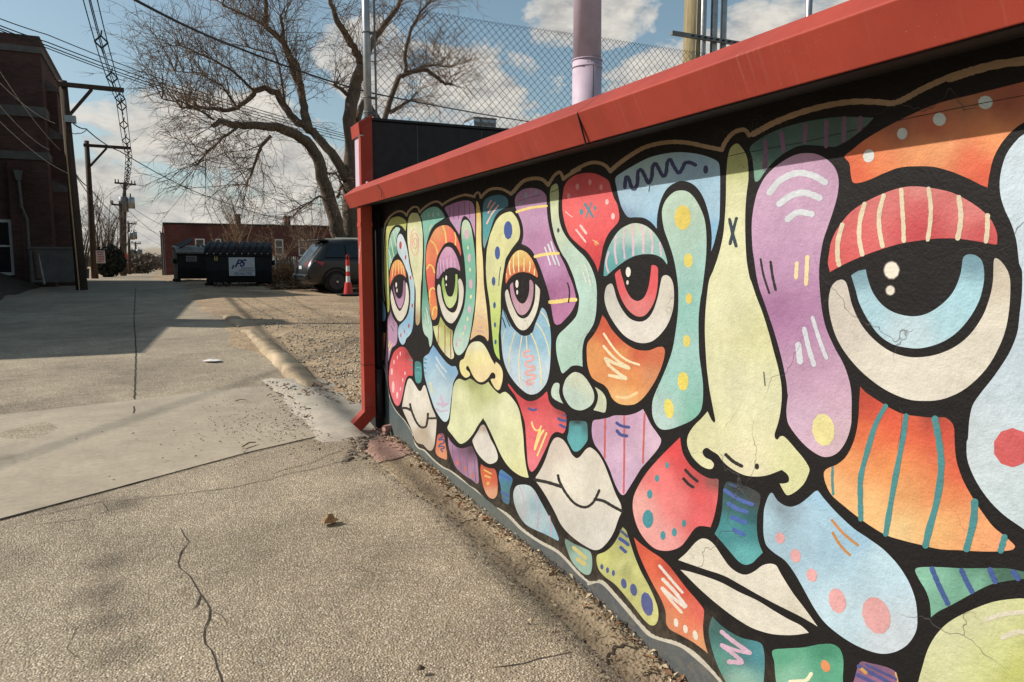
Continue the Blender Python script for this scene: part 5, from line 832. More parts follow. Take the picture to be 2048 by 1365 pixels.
# strip of patched concrete along the foot of the wall
base_px = [(771, 868), (800, 881), (843, 918), (888, 955), (936, 997), (1000, 1052), (1100, 1125), (1195, 1201), (1240, 1244), (1297, 1299), (1365, 1365)]
BZ = sorted([(wall_yz(*p).y, wall_yz(*p).z) for p in base_px])
out_px = [(725, 905), (752, 928), (809, 980), (880, 1022), (926, 1062), (995, 1136), (1087, 1211), (1180, 1298), (1240, 1365)]
OX = sorted([(gpt(*p)[1], gpt(*p)[0]) for p in out_px])
def kerb_z(y, t):
    zb = lerp(BZ, y); z0 = gz(y)-.01; s = 1-(1-t)**2.2
    return z0+(zb-z0)*(.18+.82*s if t > .04 else 0)
def strip(name, y0, y1, m, wj=0.0):
    b = MB(); n_ = int((y1-y0)/.04)+2; k = 15; vs = []
    for i in range(n_):
        y = y0+(y1-y0)*i/(n_-1); xo = lerp(OX, y)+.02*noise.noise(Vector((y*3, 0, 7)))
        for j in range(k):
            t = j/(k-1); x = xo+(XW+.01-xo)*t
            vs.append((x, y, kerb_z(y, t)+.012*noise.noise(Vector((x*9, y*9, 1)))*min(1, t*5)+.02*noise.noise(Vector((x*2.5, y*2.5, 4)))*min(1, t*5)*min(1, (1-t)*4+.3)))
    b.add(vs, [(i*k+j, i*k+j+1, (i+1)*k+j+1, (i+1)*k+j) for i in range(n_-1) for j in range(k-1)])
    return tag(b.build(name, m, smooth=True), kind='structure')
strip('wall_foot_kerb', -2.5, 5.20, M_KERB)
strip('wall_foot_kerb', 5.22, 6.05, M_PINK)
def kerb_crack(pts, w):                               # (y, t) along the strip
    vs = []; P0 = []
    for a, c2 in zip(pts, pts[1:]):
        for i in range(6): P0.append((a[0]+(c2[0]-a[0])*i/6, a[1]+(c2[1]-a[1])*i/6))
    P0.append(pts[-1])
    for i, (y, t) in enumerate(P0):
        x = lerp(OX, y)+(XW-lerp(OX, y))*t+.02*noise.noise(Vector((y*11, t*7, 2))); yy = y+.03*noise.noise(Vector((t*9, y*5, 6)))
        for sg in (-1, 1): vs.append((x, yy+sg*w/2, kerb_z(y, t)+.004+.012*noise.noise(Vector((x*9, yy*9, 1)))*min(1, t*5)+.02*noise.noise(Vector((x*2.5, yy*2.5, 4)))*min(1, t*5)*min(1, (1-t)*4+.3)))
    b = MB(); b.add(vs, [(2*i, 2*i+1, 2*i+3, 2*i+2) for i in range(len(P0)-1)]); return tag(b.build('kerb_crack', M_CRACK), kind='structure')
for pp, w in (([(5.21, .05), (5.16, .5), (5.25, .98)], .022), ([(3.9, .1), (3.84, .5), (3.95, .95)], .010), ([(2.30, .02), (2.36, .4), (2.30, .7), (2.42, .98)], .016), ([(1.7, .05), (1.66, .6), (1.78, .95)], .012), ([(3.1, .1), (3.12, .5), (3.02, .8)], .008)): kerb_crack(pp, w)
# worn kerb between alley and lot, and the pale apron at its near end
def mound(name, pxs, w, h, m):
    P0 = [Vector((*gpt(*p), 0)) for p in pxs]; pts = []
    for a, c2 in zip(P0, P0[1:]):
        k = max(1, int((c2-a).length/.12))
        for i in range(k): pts.append(a+(c2-a)*i/k)
    pts.append(P0[-1]); n_ = len(pts); vs = []; K = 9
    for i, p in enumerate(pts):
        d = (pts[min(i+1, n_-1)]-pts[max(i-1, 0)]).normalized(); s_ = Vector((d.y, -d.x, 0)); e_ = min(1, i/3, (n_-1-i)/3)
        for j in range(K):
            u = -1+2*j/(K-1); q = p+s_*(w*u/2*(1+.15*noise.noise(p*3)))
            hh = h*e_*max(0, 1-abs(u)**2.6)*(.85+.5*noise.noise(q*2.4))+.010*noise.noise(q*11)*(1-abs(u))+.022*noise.noise(q*4.5+Vector((3,1,2)))*(1-abs(u))
            vs.append((q.x, q.y, gz(q.y)+hh+(-.02 if abs(u) > .99 else .006)+lot_rise(q.x, q.y)*max(0, u)))
    b = MB(); b.add(vs, [(i*K+j, i*K+j+1, (i+1)*K+j+1, (i+1)*K+j) for i in range(n_-1) for j in range(K-1)])
    return tag(b.build(name, m, smooth=True), kind='structure')
mound('worn_kerb', [(498, 664), (512, 672), (535, 695), (575, 730), (610, 765), (640, 795)], .34, .085, M_KERB)
mound('worn_kerb', [(455, 632), (478, 645), (494, 657)], .34, .07, M_KERB)
mound('kerb_apron', [(590, 757), (640, 790), (690, 838), (720, 880)], .80, .06, M_PALE)
# ---------------------------------------------------------------- brick materials
def brick_mat(name, c1, c2_, mort, scale=1.0, rough=.9):
    m = bpy.data.materials.new(name); m.use_nodes = True; t = m.node_tree; n = t.nodes; l = t.links
    b = n['Principled BSDF']; b.inputs['Roughness'].default_value = rough; b.inputs['Specular IOR Level'].default_value = .15
    g = n.new('ShaderNodeNewGeometry'); sp = n.new('ShaderNodeSeparateXYZ'); l.new(g.outputs['Position'], sp.inputs[0])
    ad = n.new('ShaderNodeMath'); ad.operation = 'ADD'; l.new(sp.outputs[0], ad.inputs[0]); l.new(sp.outputs[1], ad.inputs[1])
    cb = n.new('ShaderNodeCombineXYZ'); l.new(ad.outputs[0], cb.inputs[0]); l.new(sp.outputs[2], cb.inputs[1])
    br = n.new('ShaderNodeTexBrick'); l.new(cb.outputs[0], br.inputs['Vector']); br.inputs['Scale'].default_value = 1
    br.inputs['Brick Width'].default_value = .215; br.inputs['Row Height'].default_value = .075; br.inputs['Mortar Size'].default_value = .006
    br.inputs['Color1'].default_value = (*c1, 1); br.inputs['Color2'].default_value = (*c2_, 1); br.inputs['Mortar'].default_value = (*mort, 1)
    q = n.new('ShaderNodeTexNoise'); q.inputs['Scale'].default_value = .8; q.inputs['Detail'].default_value = 6; l.new(g.outputs['Position'], q.inputs['Vector'])
    r = n.new('ShaderNodeMapRange'); l.new(q.outputs[0], r.inputs[0]); r.inputs[1].default_value = .3; r.inputs[2].default_value = .7; r.inputs[3].default_value = .7; r.inputs[4].default_value = 1.2
    mx = n.new('ShaderNodeVectorMath'); mx.operation = 'SCALE'; l.new(br.outputs[0], mx.inputs[0]); l.new(r.outputs[0], mx.inputs[3]); l.new(mx.outputs[0], b.inputs['Base Color'])
    bp = n.new('ShaderNodeBump'); bp.inputs['Distance'].default_value = .008; l.new(br.outputs['Fac'], bp.inputs['Height']); bp.invert = True; l.new(bp.outputs[0], b.inputs['Normal'])
    MATS[name] = m; return m
M_BRDARK = brick_mat('dark_brown_brick', (.125, .064, .050), (.088, .047, .039), (.09, .075, .065))
M_BRRED = brick_mat('red_brick', (.150, .050, .043), (.105, .040, .036), (.11, .085, .075))
M_STONE = mat('grey_cast_stone', (.13, .115, .105), rough=.85, var=.25, scale=3)
M_WHITE = mat('white_window_paint', (.62, .61, .57), rough=.6, var=.1, scale=6)
M_GLASS = mat('dark_window_glass', (.02, .022, .025), rough=.08, var=.3, scale=2, spec=.6)
M_BLUEGL = mat('grey_window_glass', (.07, .075, .08), rough=.12, var=.5, scale=1.5, spec=.6)

# ---------------------------------------------------------------- tall brick building on the left
YB, XB = 29.5, at(108, 520, 29.5).x
zt = at(92, 72, YB).z; z0 = .6
lb = thing('brick_building', 'tall dark brown brick building with stone bands at the left edge', 'building', (XB, YB, z0)); LO = lb.location.copy()
YF = 36.2
b = MB(); b.box((XB-16, YB, z0-1), (XB, YF, zt-.55)); b.build('wall', M_BRDARK, lb, org=LO)
b = MB(); b.box((XB-16, YB, zt-.548), (XB-1.9, YB+.4, zt)); b.build('parapet', M_BRDARK, lb, org=LO)
b = MB(); b.box((XB-1.62, YB, zt-.548), (XB, YB+.4, zt-.04)); b.build('parapet', M_BRDARK, lb, org=LO)
b = MB(); b.box((XB-.4, YB+.402, zt-.548), (XB, YF, zt-.05)); b.build('parapet', M_BRDARK, lb, org=LO)
b = MB(); b.box((XB-1.93, YB-.04, zt-.30), (XB-1.60, YB+.44, zt-.22)); b.tube([(XB-1.76, YB-.05, zt-.7), (XB-1.76, YB-.05, zt-.02)], .05, 8); b.build('stone_notch', M_STONE, lb, org=LO)
for py, hh in ((100, .20), (224, .34), (312, .26)):
    z = at(60, py, YB).z; b = MB(); b.box((XB-16.02, YB-.06, z-hh/2), (XB+.05, YF, z+hh/2)); b.build('stone_band', M_STONE, lb, org=LO)
# stepped buttress at the alley corner
for k, (dx, zz) in enumerate(((.30, zt-1.6), (.48, zt-3.2), (.62, zt-5.0))):
    b = MB(); b.box((XB+.003-.6, YB+1.0-.01*k, z0-1), (XB+dx, YB+2.0+.01*k, zz)); b.build('buttress', M_BRDARK, lb, org=LO)
    b = MB(); b.extrude([(XB-.01, zz+.40), (XB-.01, zz+.001), (XB+dx+.06, zz+.001), (XB+dx+.06, zz+.09)], 'y', YB+.95, YB+2.05); b.build('buttress_cap', M_STONE, lb, org=LO)
xp0, xp1 = at(27, 450, YB).x, at(49, 450, YB).x
b = MB(); b.box((xp0, YB-.42, z0-1), (xp1, YB-.003, at(40, 325, YB).z)); b.build('pilaster', M_BRDARK, lb, org=LO)
M_DSP = mat('dull_downspout', (.12, .11, .10), rough=.55, var=.2)
xd = at(37, 352, YB-.5).x; zd = at(37, 352, YB-.5).z
b = MB(); b.extrude([(xd-.12, zd+.17), (xd-.06, zd-.15), (xd+.06, zd-.15), (xd+.12, zd+.17)], 'y', YB-.62, YB-.44); b.build('rain_head', M_DSP, lb, org=LO)
b = MB(); b.tube([(xd, YB-.53, zd-.15), (xd+.03, YB-.53, zd-1.0), (xd+.15, YB-.53, zd-1.4), (xd+.15, YB-.53, zd-3.6)], .045, 8); b.build('rain_pipe', M_DSP, lb, org=LO)
for x0_, x1_, ya, yb_ in ((-8, 23, 440, 545), (-70, -25, 440, 545)):
    a, c2 = at(x0_, yb_, YB), at(x1_, ya, YB)
    lit = x0_ < 50
    b = MB(); w = .09
    b.box((a.x, YB-.06, a.z), (a.x+w, YB-.004, c2.z)); b.box((c2.x-w, YB-.06, a.z), (c2.x, YB-.004, c2.z)); b.box((a.x+w, YB-.059, c2.z-w), (c2.x-w, YB-.004, c2.z)); b.box((a.x+w, YB-.059, (a.z+c2.z)/2-.03), (c2.x-w, YB-.004, (a.z+c2.z)/2+.03))
    w_ = b.build('window', M_WHITE if lit else M_STONE, lb, org=LO)
    b = MB(); b.box((a.x+w, YB-.03, a.z), (c2.x-w, YB-.003, c2.z-w)); b.build('pane', M_GLASS, w_, org=LO)
    b = MB(); b.box((a.x-.08, YB-.14, a.z-.10), (c2.x+.08, YB-.004, a.z-.003)); b.build('sill', M_WHITE if lit else M_STONE, w_, org=LO)
# lower brick building next to it, beside the camera's left edge; its shadow falls on the alley
lw = thing('low_brick_building', 'low brick building just beyond the left edge whose shadow crosses the alley', 'building', (-5.9, 14.6, .3)); LW = lw.location.copy()
b = MB(); b.extrude([(14.6, -.5), (14.6, 4.72), (28.6, 6.25), (28.6, -.5)], 'x', -14, -5.9); b.build('wall', M_BRDARK, lw, org=LW)
b = MB(); b.extrude([(14.5, 4.722), (14.5, 4.87), (28.7, 6.42), (28.7, 6.27)], 'x', -14.1, -5.85); b.build('coping', M_STONE, lw, org=LW)
b = MB(); b.box((-6.9, 18.5, 4.8), (-6.2, 19.75, 7.3)); b.build('chimney', M_BRDARK, lw, org=LW)
b = MB(); b.tube([(-6.5, 19.0, 7.3), (-6.5, 19.0, 10.0)], .09, 8); b.build('flue_pipe', M_GALVDARK, lw, org=LW)
b = MB(); b.extrude([(25.6, 5.7), (25.6, 7.6), (26.6, 9.0), (27.6, 8.4), (28.58, 8.4), (28.58, 6.0)], 'x', -9.4, -6.0); b.build('stair_tower', M_BRDARK, lw, org=LW)

# ---------------------------------------------------------------- low red brick building across the end of the lot
YR = 62.0
rl, rr = at(330, 500, YR).x, 34.0; rt = at(330, 449, YR).z
rb = thing('red_brick_building', 'long low red brick building behind the dumpsters and bare tree', 'building', (rl, YR, .3)); RO = rb.location.copy()
b = MB(); b.box((rl, YR, -.5), (rr, YR+26, rt)); b.build('wall', M_BRRED, rb, org=RO)
b = MB(); b.box((rl-.08, YR-.08, rt+.002), (rr, YR+26.1, rt+.14)); b.build('roof_edge', M_BLACKMET, rb, org=RO)
for px0, py0, w in ((400, 478, 18), (437, 478, 10), (558, 479, 16), (605, 480, 15), (655, 480, 15)):
    a, c2 = at(px0-w/2, py0+32, YR), at(px0+w/2, py0, YR); fr = .09
    b = MB(); b.box((a.x, YR-.07, a.z), (a.x+fr, YR-.003, c2.z)); b.box((c2.x-fr, YR-.07, a.z), (c2.x, YR-.003, c2.z)); b.box((a.x+fr, YR-.069, c2.z-fr), (c2.x-fr, YR-.003, c2.z)); b.box((a.x+fr, YR-.069, a.z), (c2.x-fr, YR-.003, a.z+fr)); b.box((a.x+fr, YR-.069, (a.z+c2.z)/2-.035), (c2.x-fr, YR-.003, (a.z+c2.z)/2+.035))
    w_ = b.build('window', M_WHITE, rb, org=RO)
    b = MB(); b.box((a.x+fr, YR-.03, a.z+fr), (c2.x-fr, YR-.002, c2.z-fr)); b.build('pane', M_BLUEGL, w_, org=RO)
for px0, py0, w in ((475, 432, 8), (574, 436, 9)):
    e = at(px0, py0, YR+2); b = MB(); hw = w/2/22; b.box((e.x-hw, YR+1.6, rt+.142), (e.x+hw, YR+2.5, e.z)); ch = b.build('chimney', M_BRRED, rb, org=RO)
    b = MB(); b.box((e.x-hw-.05, YR+1.55, e.z+.002), (e.x+hw+.05, YR+2.55, e.z+.12)); b.build('chimney_cap', M_STONE, ch, org=RO)
b = MB(); b.box((rl-.28, YR+.6, 0), (rl-.01, YR+1.0, rt-.6)); b.build('wall_cabinet', M_DSP, rb, org=RO)
b = MB(); b.tube([(rl-.12, YR+.3, 0), (rl-.12, YR+.3, rt-.9), (rl-.3, YR+.3, rt-.5)], .05, 6); b.build('service_conduit', M_GALVDARK, rb, org=RO)
# distant glass office tower
e0, e1 = at(948, 262, 330), at(992, 241, 330)
ot = thing('office_tower', 'pale blue glass office tower seen far away through the chain link', 'building', (e0.x, 330, -1)); OO = ot.location.copy()
M_TOWER = mat('pale_blue_cladding', (.26, .36, .46), rough=.3, var=.12, scale=.2)
b = MB(); b.box((e0.x, 330, -1), (e1.x, 342, e1.z)); b.build('wall', M_TOWER, ot, org=OO)
b = MB(); b.box((e0.x+3.2, 329.8, -1), (e0.x+3.8, 329.99, e1.z)); b.build('corner_rib', M_STONE, ot, org=OO)
b = MB(); b.box((e0.x-.3, 329.7, e1.z+.01), (e1.x+.3, 342.3, e1.z+.8)); b.build('roof_edge', M_STONE, ot, org=OO)
for k in range(6):
    z = e1.z-3-k*4; b = MB(); b.box((e0.x+.2, 329.85, z), (e0.x+3.0, 329.99, z+1.6)); b.build('window', M_BLUEGL, ot, org=OO)
    b = MB(); b.box((e0.x+4.0, 329.85, z), (e1.x-.2, 329.99, z+1.6)); b.build('window', M_BLUEGL, ot, org=OO)

# ---------------------------------------------------------------- utility poles up the alley
M_INS = mat('brown_porcelain', (.03, .027, .026), rough=.3, var=.2)
M_CABLE = mat('black_cable', (.012, .012, .013), rough=.5, var=.2)
M_THIN = mat('bare_wire', (.05, .05, .05), rough=.5, var=.2)
def arm_pole(name, label, xt, yt, xb, yb_, Y, armx, army, r0, r1, bracef, group='utility poles up the alley'):
    t_, bb = at(xt, yt, Y), at(xb, yb_, Y); zb = gz(Y)-.1
    r = thing(name, label, 'utility pole', (bb.x, Y, zb), group=group); o = r.location.copy()
    b = MB(); b.tube([(bb.x, Y, zb), (t_.x, Y, t_.z)], [r0, r1], 14); b.build('pole', M_POLEDARK, r, smooth=True, org=o)
    e = at(armx, army, Y-.15); s = Vector((t_.x-.12, Y-.15, e.z+.02)); b = MB(); b.bar(s, e, .11, .13); b.build('cross_arm', M_POLEDARK, r, org=o)
    m = s.lerp(e, bracef); b = MB(); b.bar((t_.x, Y-.15, e.z-1.05*bracef/.5), (m.x, Y-.15, m.z-.07), .06, .09); b.build('brace', M_POLEDARK, r, org=o)
    return r, e
pA, eA = arm_pole('utility_pole', 'leaning dark wooden utility pole at the brick building corner with a long side arm', 126, 162, 163, 560, 27, 248, 181, .17, .11, .5)
o = pA.location.copy(); t_ = at(118, 165, 26.85)
b = MB(); b.tube([(at(160, 560, 26.8).x-.03, 26.8, .6), (t_.x+.02, 26.85, t_.z)], .022, 6); b.build('conduit', mat('copper_brown_conduit', (.45, .29, .15), rough=.5, var=.15), pA, org=o)
e = at(133, 237, 26.8); b = MB(); b.box((e.x-.05, 26.7, e.z-.12), (e.x+.25, 26.95, e.z+.08)); b.build('cable_bracket', M_GALV, pA, org=o)
pB, eB = arm_pole('utility_pole', 'wooden utility pole with a side arm and a white notice beside the alley', 173, 282, 190, 556, 39, 262, 297, .155, .10, .48)
def wires_pole(label, px0, pyt, Y, arms, lean=0, trans=()):
    t_ = at(px0, pyt, Y); bx = at(px0+lean, 540, Y).x; zb = gz(Y)-.1
    r = thing('utility_pole', label, 'utility pole', (bx, Y, zb), group='utility poles up the alley'); o = r.location.copy()
    b = MB(); b.tube([(bx, Y, zb), (t_.x, Y, t_.z)], [.17, .11], 10); b.build('pole', M_POLEDARK, r, smooth=True, org=o)
    for xa, xb, ya in arms:
        a, c2 = at(xa, ya, Y-.2), at(xb, ya+(xb-xa)*.09, Y-.2); b = MB(); b.bar(a, c2, .10, .12); b.build('cross_arm', M_POLEDARK, r, org=o)
        for f_ in (.04, .18, .8, .95):
            m = a.lerp(c2, f_); b = MB(); b.tube([m+Vector((0,0,.04)), m+Vector((0,0,.28))], [.05, .035], 6); b.build('insulator', M_INS, r, org=o)
        m1, m2 = a.lerp(c2, .25), a.lerp(c2, .75); cz = (m1.z+m2.z)/2-.55
        b = MB(); b.bar((t_.x, Y-.2, cz), m1, .03, .05); b.build('brace', M_GALVDARK, r, org=o)
        b = MB(); b.bar((t_.x, Y-.2, cz), m2, .03, .05); b.build('brace', M_GALVDARK, r, org=o)
    for xt_, yt_, rr_, hh_, mm in trans:
        e = at(xt_, yt_, Y-.35); b = MB(); b.tube([e+Vector((0,0,-hh_)), e, e+Vector((0,0,.04))], [rr_, rr_, rr_*.8], 12); tr_ = b.build('transformer', mm, r, smooth=True, org=o)
        b = MB(); b.tube([e+Vector((0,0,.04)), e+Vector((0,0,.3))], [.06, .04], 6); b.build('bushing', M_INS, tr_, org=o)
    return r
wires_pole('wooden utility pole carrying two transformers and a red sign', 249, 365, 60, [(229, 272, 366)], -1, [(246.5, 395, .30, 1.0, M_GALVDARK), (261, 396, .26, .75, M_GALV)])
wires_pole('thin wooden pole directly behind the transformer pole with short arms', 241, 408, 58, [(222, 243, 409)], 4)
wires_pole('third utility pole along the alley with a pair of small transformers', 257, 447, 86, [(254, 273, 447)], 2, [(263, 466, .28, .7, M_GALVDARK), (268, 465, .28, .7, M_GALV)])
wires_pole('small far utility pole with transformers on both sides', 271, 484, 112, [(262, 282, 486)], 1, [(264, 500, .4, .8, M_GALVDARK), (278, 500, .4, .8, M_GALVDARK)])
wires_pole('farthest utility pole low above the end of the alley', 285, 512, 150, [(276, 293, 513)], 0)
# signs
M_SIGN = mat('white_sign_sheet', (.62, .56, .56), rough=.55, var=.06, scale=3)
M_SIGNRED = mat('faded_red_print', (.36, .12, .12), rough=.6, var=.2, scale=9)
a, c2 = at(193, 527, 38.7), at(209.5, 501.5, 38.7)
sg = thing('notice_sign', 'white notice board with faded red lines fixed to the second pole', 'sign', (a.x, 38.7, a.z)); o = sg.location.copy()
b = MB(); b.box((a.x, 38.69, a.z), (c2.x, 38.72, c2.z)); b.build('panel', M_SIGN, sg, org=o)
random.seed(4)
for k in range(5):
    z = c2.z-(c2.z-a.z)*(.13+.18*k); x = a.x+.05+.03*random.random(); b = MB()
    while x < c2.x-.07:
        w = random.uniform(.02, .05); b.box((x, 38.683, z-.035), (x+w, 38.6885, z+.03)); x += w+.014
    tag(b.build('worn_lettering', M_SIGNRED, sg, org=o), kind='stuff')
e = at(247.5, 512, 59.6)
rs = thing('red_sign', 'small round red sign with a dark emblem on the transformer pole', 'sign', tuple(e)); b = MB()
b.tube([(0, -.02, 0), (0, .02, 0)], .25, 14); b.build('disc', mat('bright_red_sign', (.55, .035, .025), rough=.5, var=.08), rs)
b = MB(); b.tube([(0, -.03, .03), (0, -.022, .03)], .07, 8); b.bar((-.10, -.026, -.08), (.10, -.026, -.08), .05, .006); b.build('emblem', M_BLACKMET, rs)

# ---------------------------------------------------------------- overhead cables
def cable(name, label, pts, r, m, sag=0.0, group=None, n=24):
    ps = []
    for a, c2 in zip(pts, pts[1:]):
        for i in range(n): t = i/n; p = Vector(a).lerp(Vector(c2), t); p.z -= sag*4*t*(1-t); ps.append(p)
    ps.append(Vector(pts[-1])); b = MB(); b.tube(ps, r, 5)
    return tag(b.build(name, m), label, 'cable', group)
e60 = at(250, 372, 59.8)
sc_ = thing('spacer_cable', 'bundle of four overhead conductors held apart by diamond spacers above the alley', 'cable', (0, 0, 8)); SO = Vector((0, 0, 8))
near = at(174, -26, 17.5)
path = [near, eA+Vector((-.1, 0, -.32)), eB+Vector((-.1, 0, -.3)), e60]
def path_pt(i, t, sag=(.25, .3, .35)):
    p = path[i].lerp(path[i+1], t); p.z -= sag[i]*4*t*(1-t); return p
for dx, dz in ((-.13, 0), (.13, 0), (-.02, .13), (.0, -.13)):
    ps = [path_pt(i, k/14)+Vector((dx, 0, dz)) for i in range(3) for k in range(14)]+[path[-1]+Vector((dx, 0, dz))]
    b = MB(); b.tube(ps, .012, 5); b.build('conductor', M_CABLE, sc_, org=SO)
for i, ts in ((0, (.30, .62, .95)), (1, (.05, .25, .5, .75)), (2, (.02, .12, .22, .32, .42, .52, .62, .72, .82, .92))):
    for t in ts:
        p = path_pt(i, t); b = MB(); A = [p+Vector(v) for v in ((-.14,0,0), (0,0,.14), (.14,0,0), (0,0,-.14))]
        for q, w in ((0,1), (1,2), (2,3), (3,0)): b.bar(A[q], A[w], .035, .035)
        b.tube([A[1], A[1]+Vector((.02, 0, .12))], .02, 5); b.tube([A[3], A[3]+Vector((.03, 0, -.12))], .02, 5); b.build('spacer', M_INS, sc_, org=SO)
cable('overhead_cable', 'single thick black cable sloping from upper left across the tree to the fence', [at(230, -22, 14), at(480, 98, 19), at(740, 186, 25), at(1100, 250, 36), at(1500, 262, 60)], .026, M_CABLE, .06)
for k, (ya, yb_, yc, r) in enumerate(((36, 178, 276, .014), (48, 185, 280, .016), (52, 192, 284, .016), (54, 197, 290, .014))):
    cable('overhead_cable', ['uppermost','second','third','lowest'][k]+' of the four service wires crossing behind the spacer bundle', [at(-120, ya-48, 20), at(95+0*k, ya+34+k*3, 24), at(380, yb_, 30), at(720, yc, 36), at(1000, yc+50, 44)], r, M_CABLE, .05)
cable('overhead_cable', 'black drop cable from the nearest pole to the red building', [at(136, 236, 26.8), at(172, 258, 31), at(240, 303, 36), at(400, 388, 48), at(570, 441, 61)], .022, M_CABLE, .1)
cable('overhead_cable', 'slack loop of thin cable hanging off the nearest pole', [at(138, 262, 26.8), at(155, 267, 28), at(174, 259, 31)], .014, M_CABLE, .05)
for k, (a, c2) in enumerate((((0, 119), (120, 300)), ((0, 198), (98, 300)), ((0, 236), (136, 347)), ((0, 158), (110, 247)))):
    cable('overhead_cable', ['steepest','second','lowest','uppermost'][k]+' thin pale wire crossing the dark brick face', [at(a[0]-30, a[1]-22, 17), at(*c2, 26.7)], .0085, mat('pale_wire', (.5, .46, .42), rough=.4) if 'pale_wire' not in MATS else MATS['pale_wire'], .15)
for k, (a, c2, Ya, Yb) in enumerate((((143, 335), (178, 374), 27, 39), ((178, 374), (241, 442), 39, 58), ((255, 420), (327, 478), 60, 62), ((255, 408), (327, 452), 60, 62), ((262, 455), (325, 492), 86, 66), ((258, 440), (326, 470), 86, 66), ((272, 492), (322, 512), 112, 80), ((150, 350), (241, 470), 27, 58))):
    cable('overhead_cable', ['wire from the nearest pole to the second pole', 'wire from the second pole to the transformer pole', 'lower drop wire from transformer pole to red building', 'upper drop wire from transformer pole to red building', 'lower drop wire from third pole', 'upper drop wire from third pole', 'lowest far drop wire', 'long low wire under the pole arms'][k], [at(*a, Ya), at(*c2, Yb)], .014 if k > 1 else .022, M_CABLE, .12)

def shadow_caster(pa, pb, z):                         # a cable outside the left edge at height z that shades the line pa-pb on the ground
    k = z/math.tan(SUN_EL); o = Vector((SUNV.x, SUNV.y, 0)).normalized()*k; A, B = on_ground(*pa), on_ground(*pb); return [A+o+Vector((0, 0, z)), B+o+Vector((0, 0, z))]
A, B = shadow_caster((1235, 1330), (585, 715), 8.2); B2 = A+(B-A)*((29.4-A.y)/(B.y-A.y)); A2 = A-(B-A)*1.6
cable('overhead_cable', 'thick cable bundle beyond the left edge casting the soft shadow along the kerb', [A2, B2], .042, M_CABLE, .02)
A, B = shadow_caster((60, 915), (545, 748), 9.0)
cable('overhead_cable', 'cable beyond the left edge casting the faint slanting shadow on the concrete', [A-(B-A)*2, B+(B-A)*1.2], .019, M_CABLE, .02)
# ---------------------------------------------------------------- bare trees
M_BARK = mat('grey_brown_bark', (.135, .098, .070), rough=.95, var=.45, scale=4, bump=.02, bscale=9, stretch=(3, 3, .7))
M_TWIG = mat('reddish_twigs', (.22, .145, .090), rough=.9, var=.3, scale=2)
M_TWIG2 = mat('grey_twigs', (.12, .09, .065), rough=.9, var=.3, scale=2)
def wiggle(p, d, length, n, droop, bend, rnd):
    pts = [Vector(p)]; d = d.normalized(); st = length/n
    for i in range(n):
        d = (d+Vector((rnd.gauss(0, bend), rnd.gauss(0, bend), rnd.gauss(0, bend)-droop*i/n))).normalized()
        pts.append(pts[-1]+d*st)
    return pts
def shoots(b, p, d, length, r, lev, rnd, droop=.12, bend=.13, kids_=(3, 5)):
    n = 5 if lev else 4; pts = wiggle(p, d, length, n, droop, bend, rnd)
    b.tube(pts, [r*(1-.75*i/n) for i in range(n+1)], 3, caps=False)
    if lev == 0: return
    for k in range(rnd.randint(*kids_)):
        i = rnd.randint(1, n-1); q = pts[i].lerp(pts[i+1], rnd.random()); dd = (pts[i+1]-pts[i]).normalized()
        side = Vector((rnd.gauss(0, 1), rnd.gauss(0, 1), rnd.gauss(0, 1))); side -= dd*side.dot(dd); side.normalize()
        shoots(b, q, dd*.75+side*rnd.uniform(.45, .9), length*rnd.uniform(.35, .62), max(.006, r*.55), lev-1, rnd, droop, bend, kids_)
rnd = random.Random(5)
YT = 30.0
tr = thing('bare_tree', 'big bare spreading tree with two trunks behind the parked car', 'tree', (at(715, 500, YT).x, YT, gz(YT))); TO = tr.location.copy()
def zp(x, y, dy=0): return at(240+x/2.73, y/2.73, YT+dy)
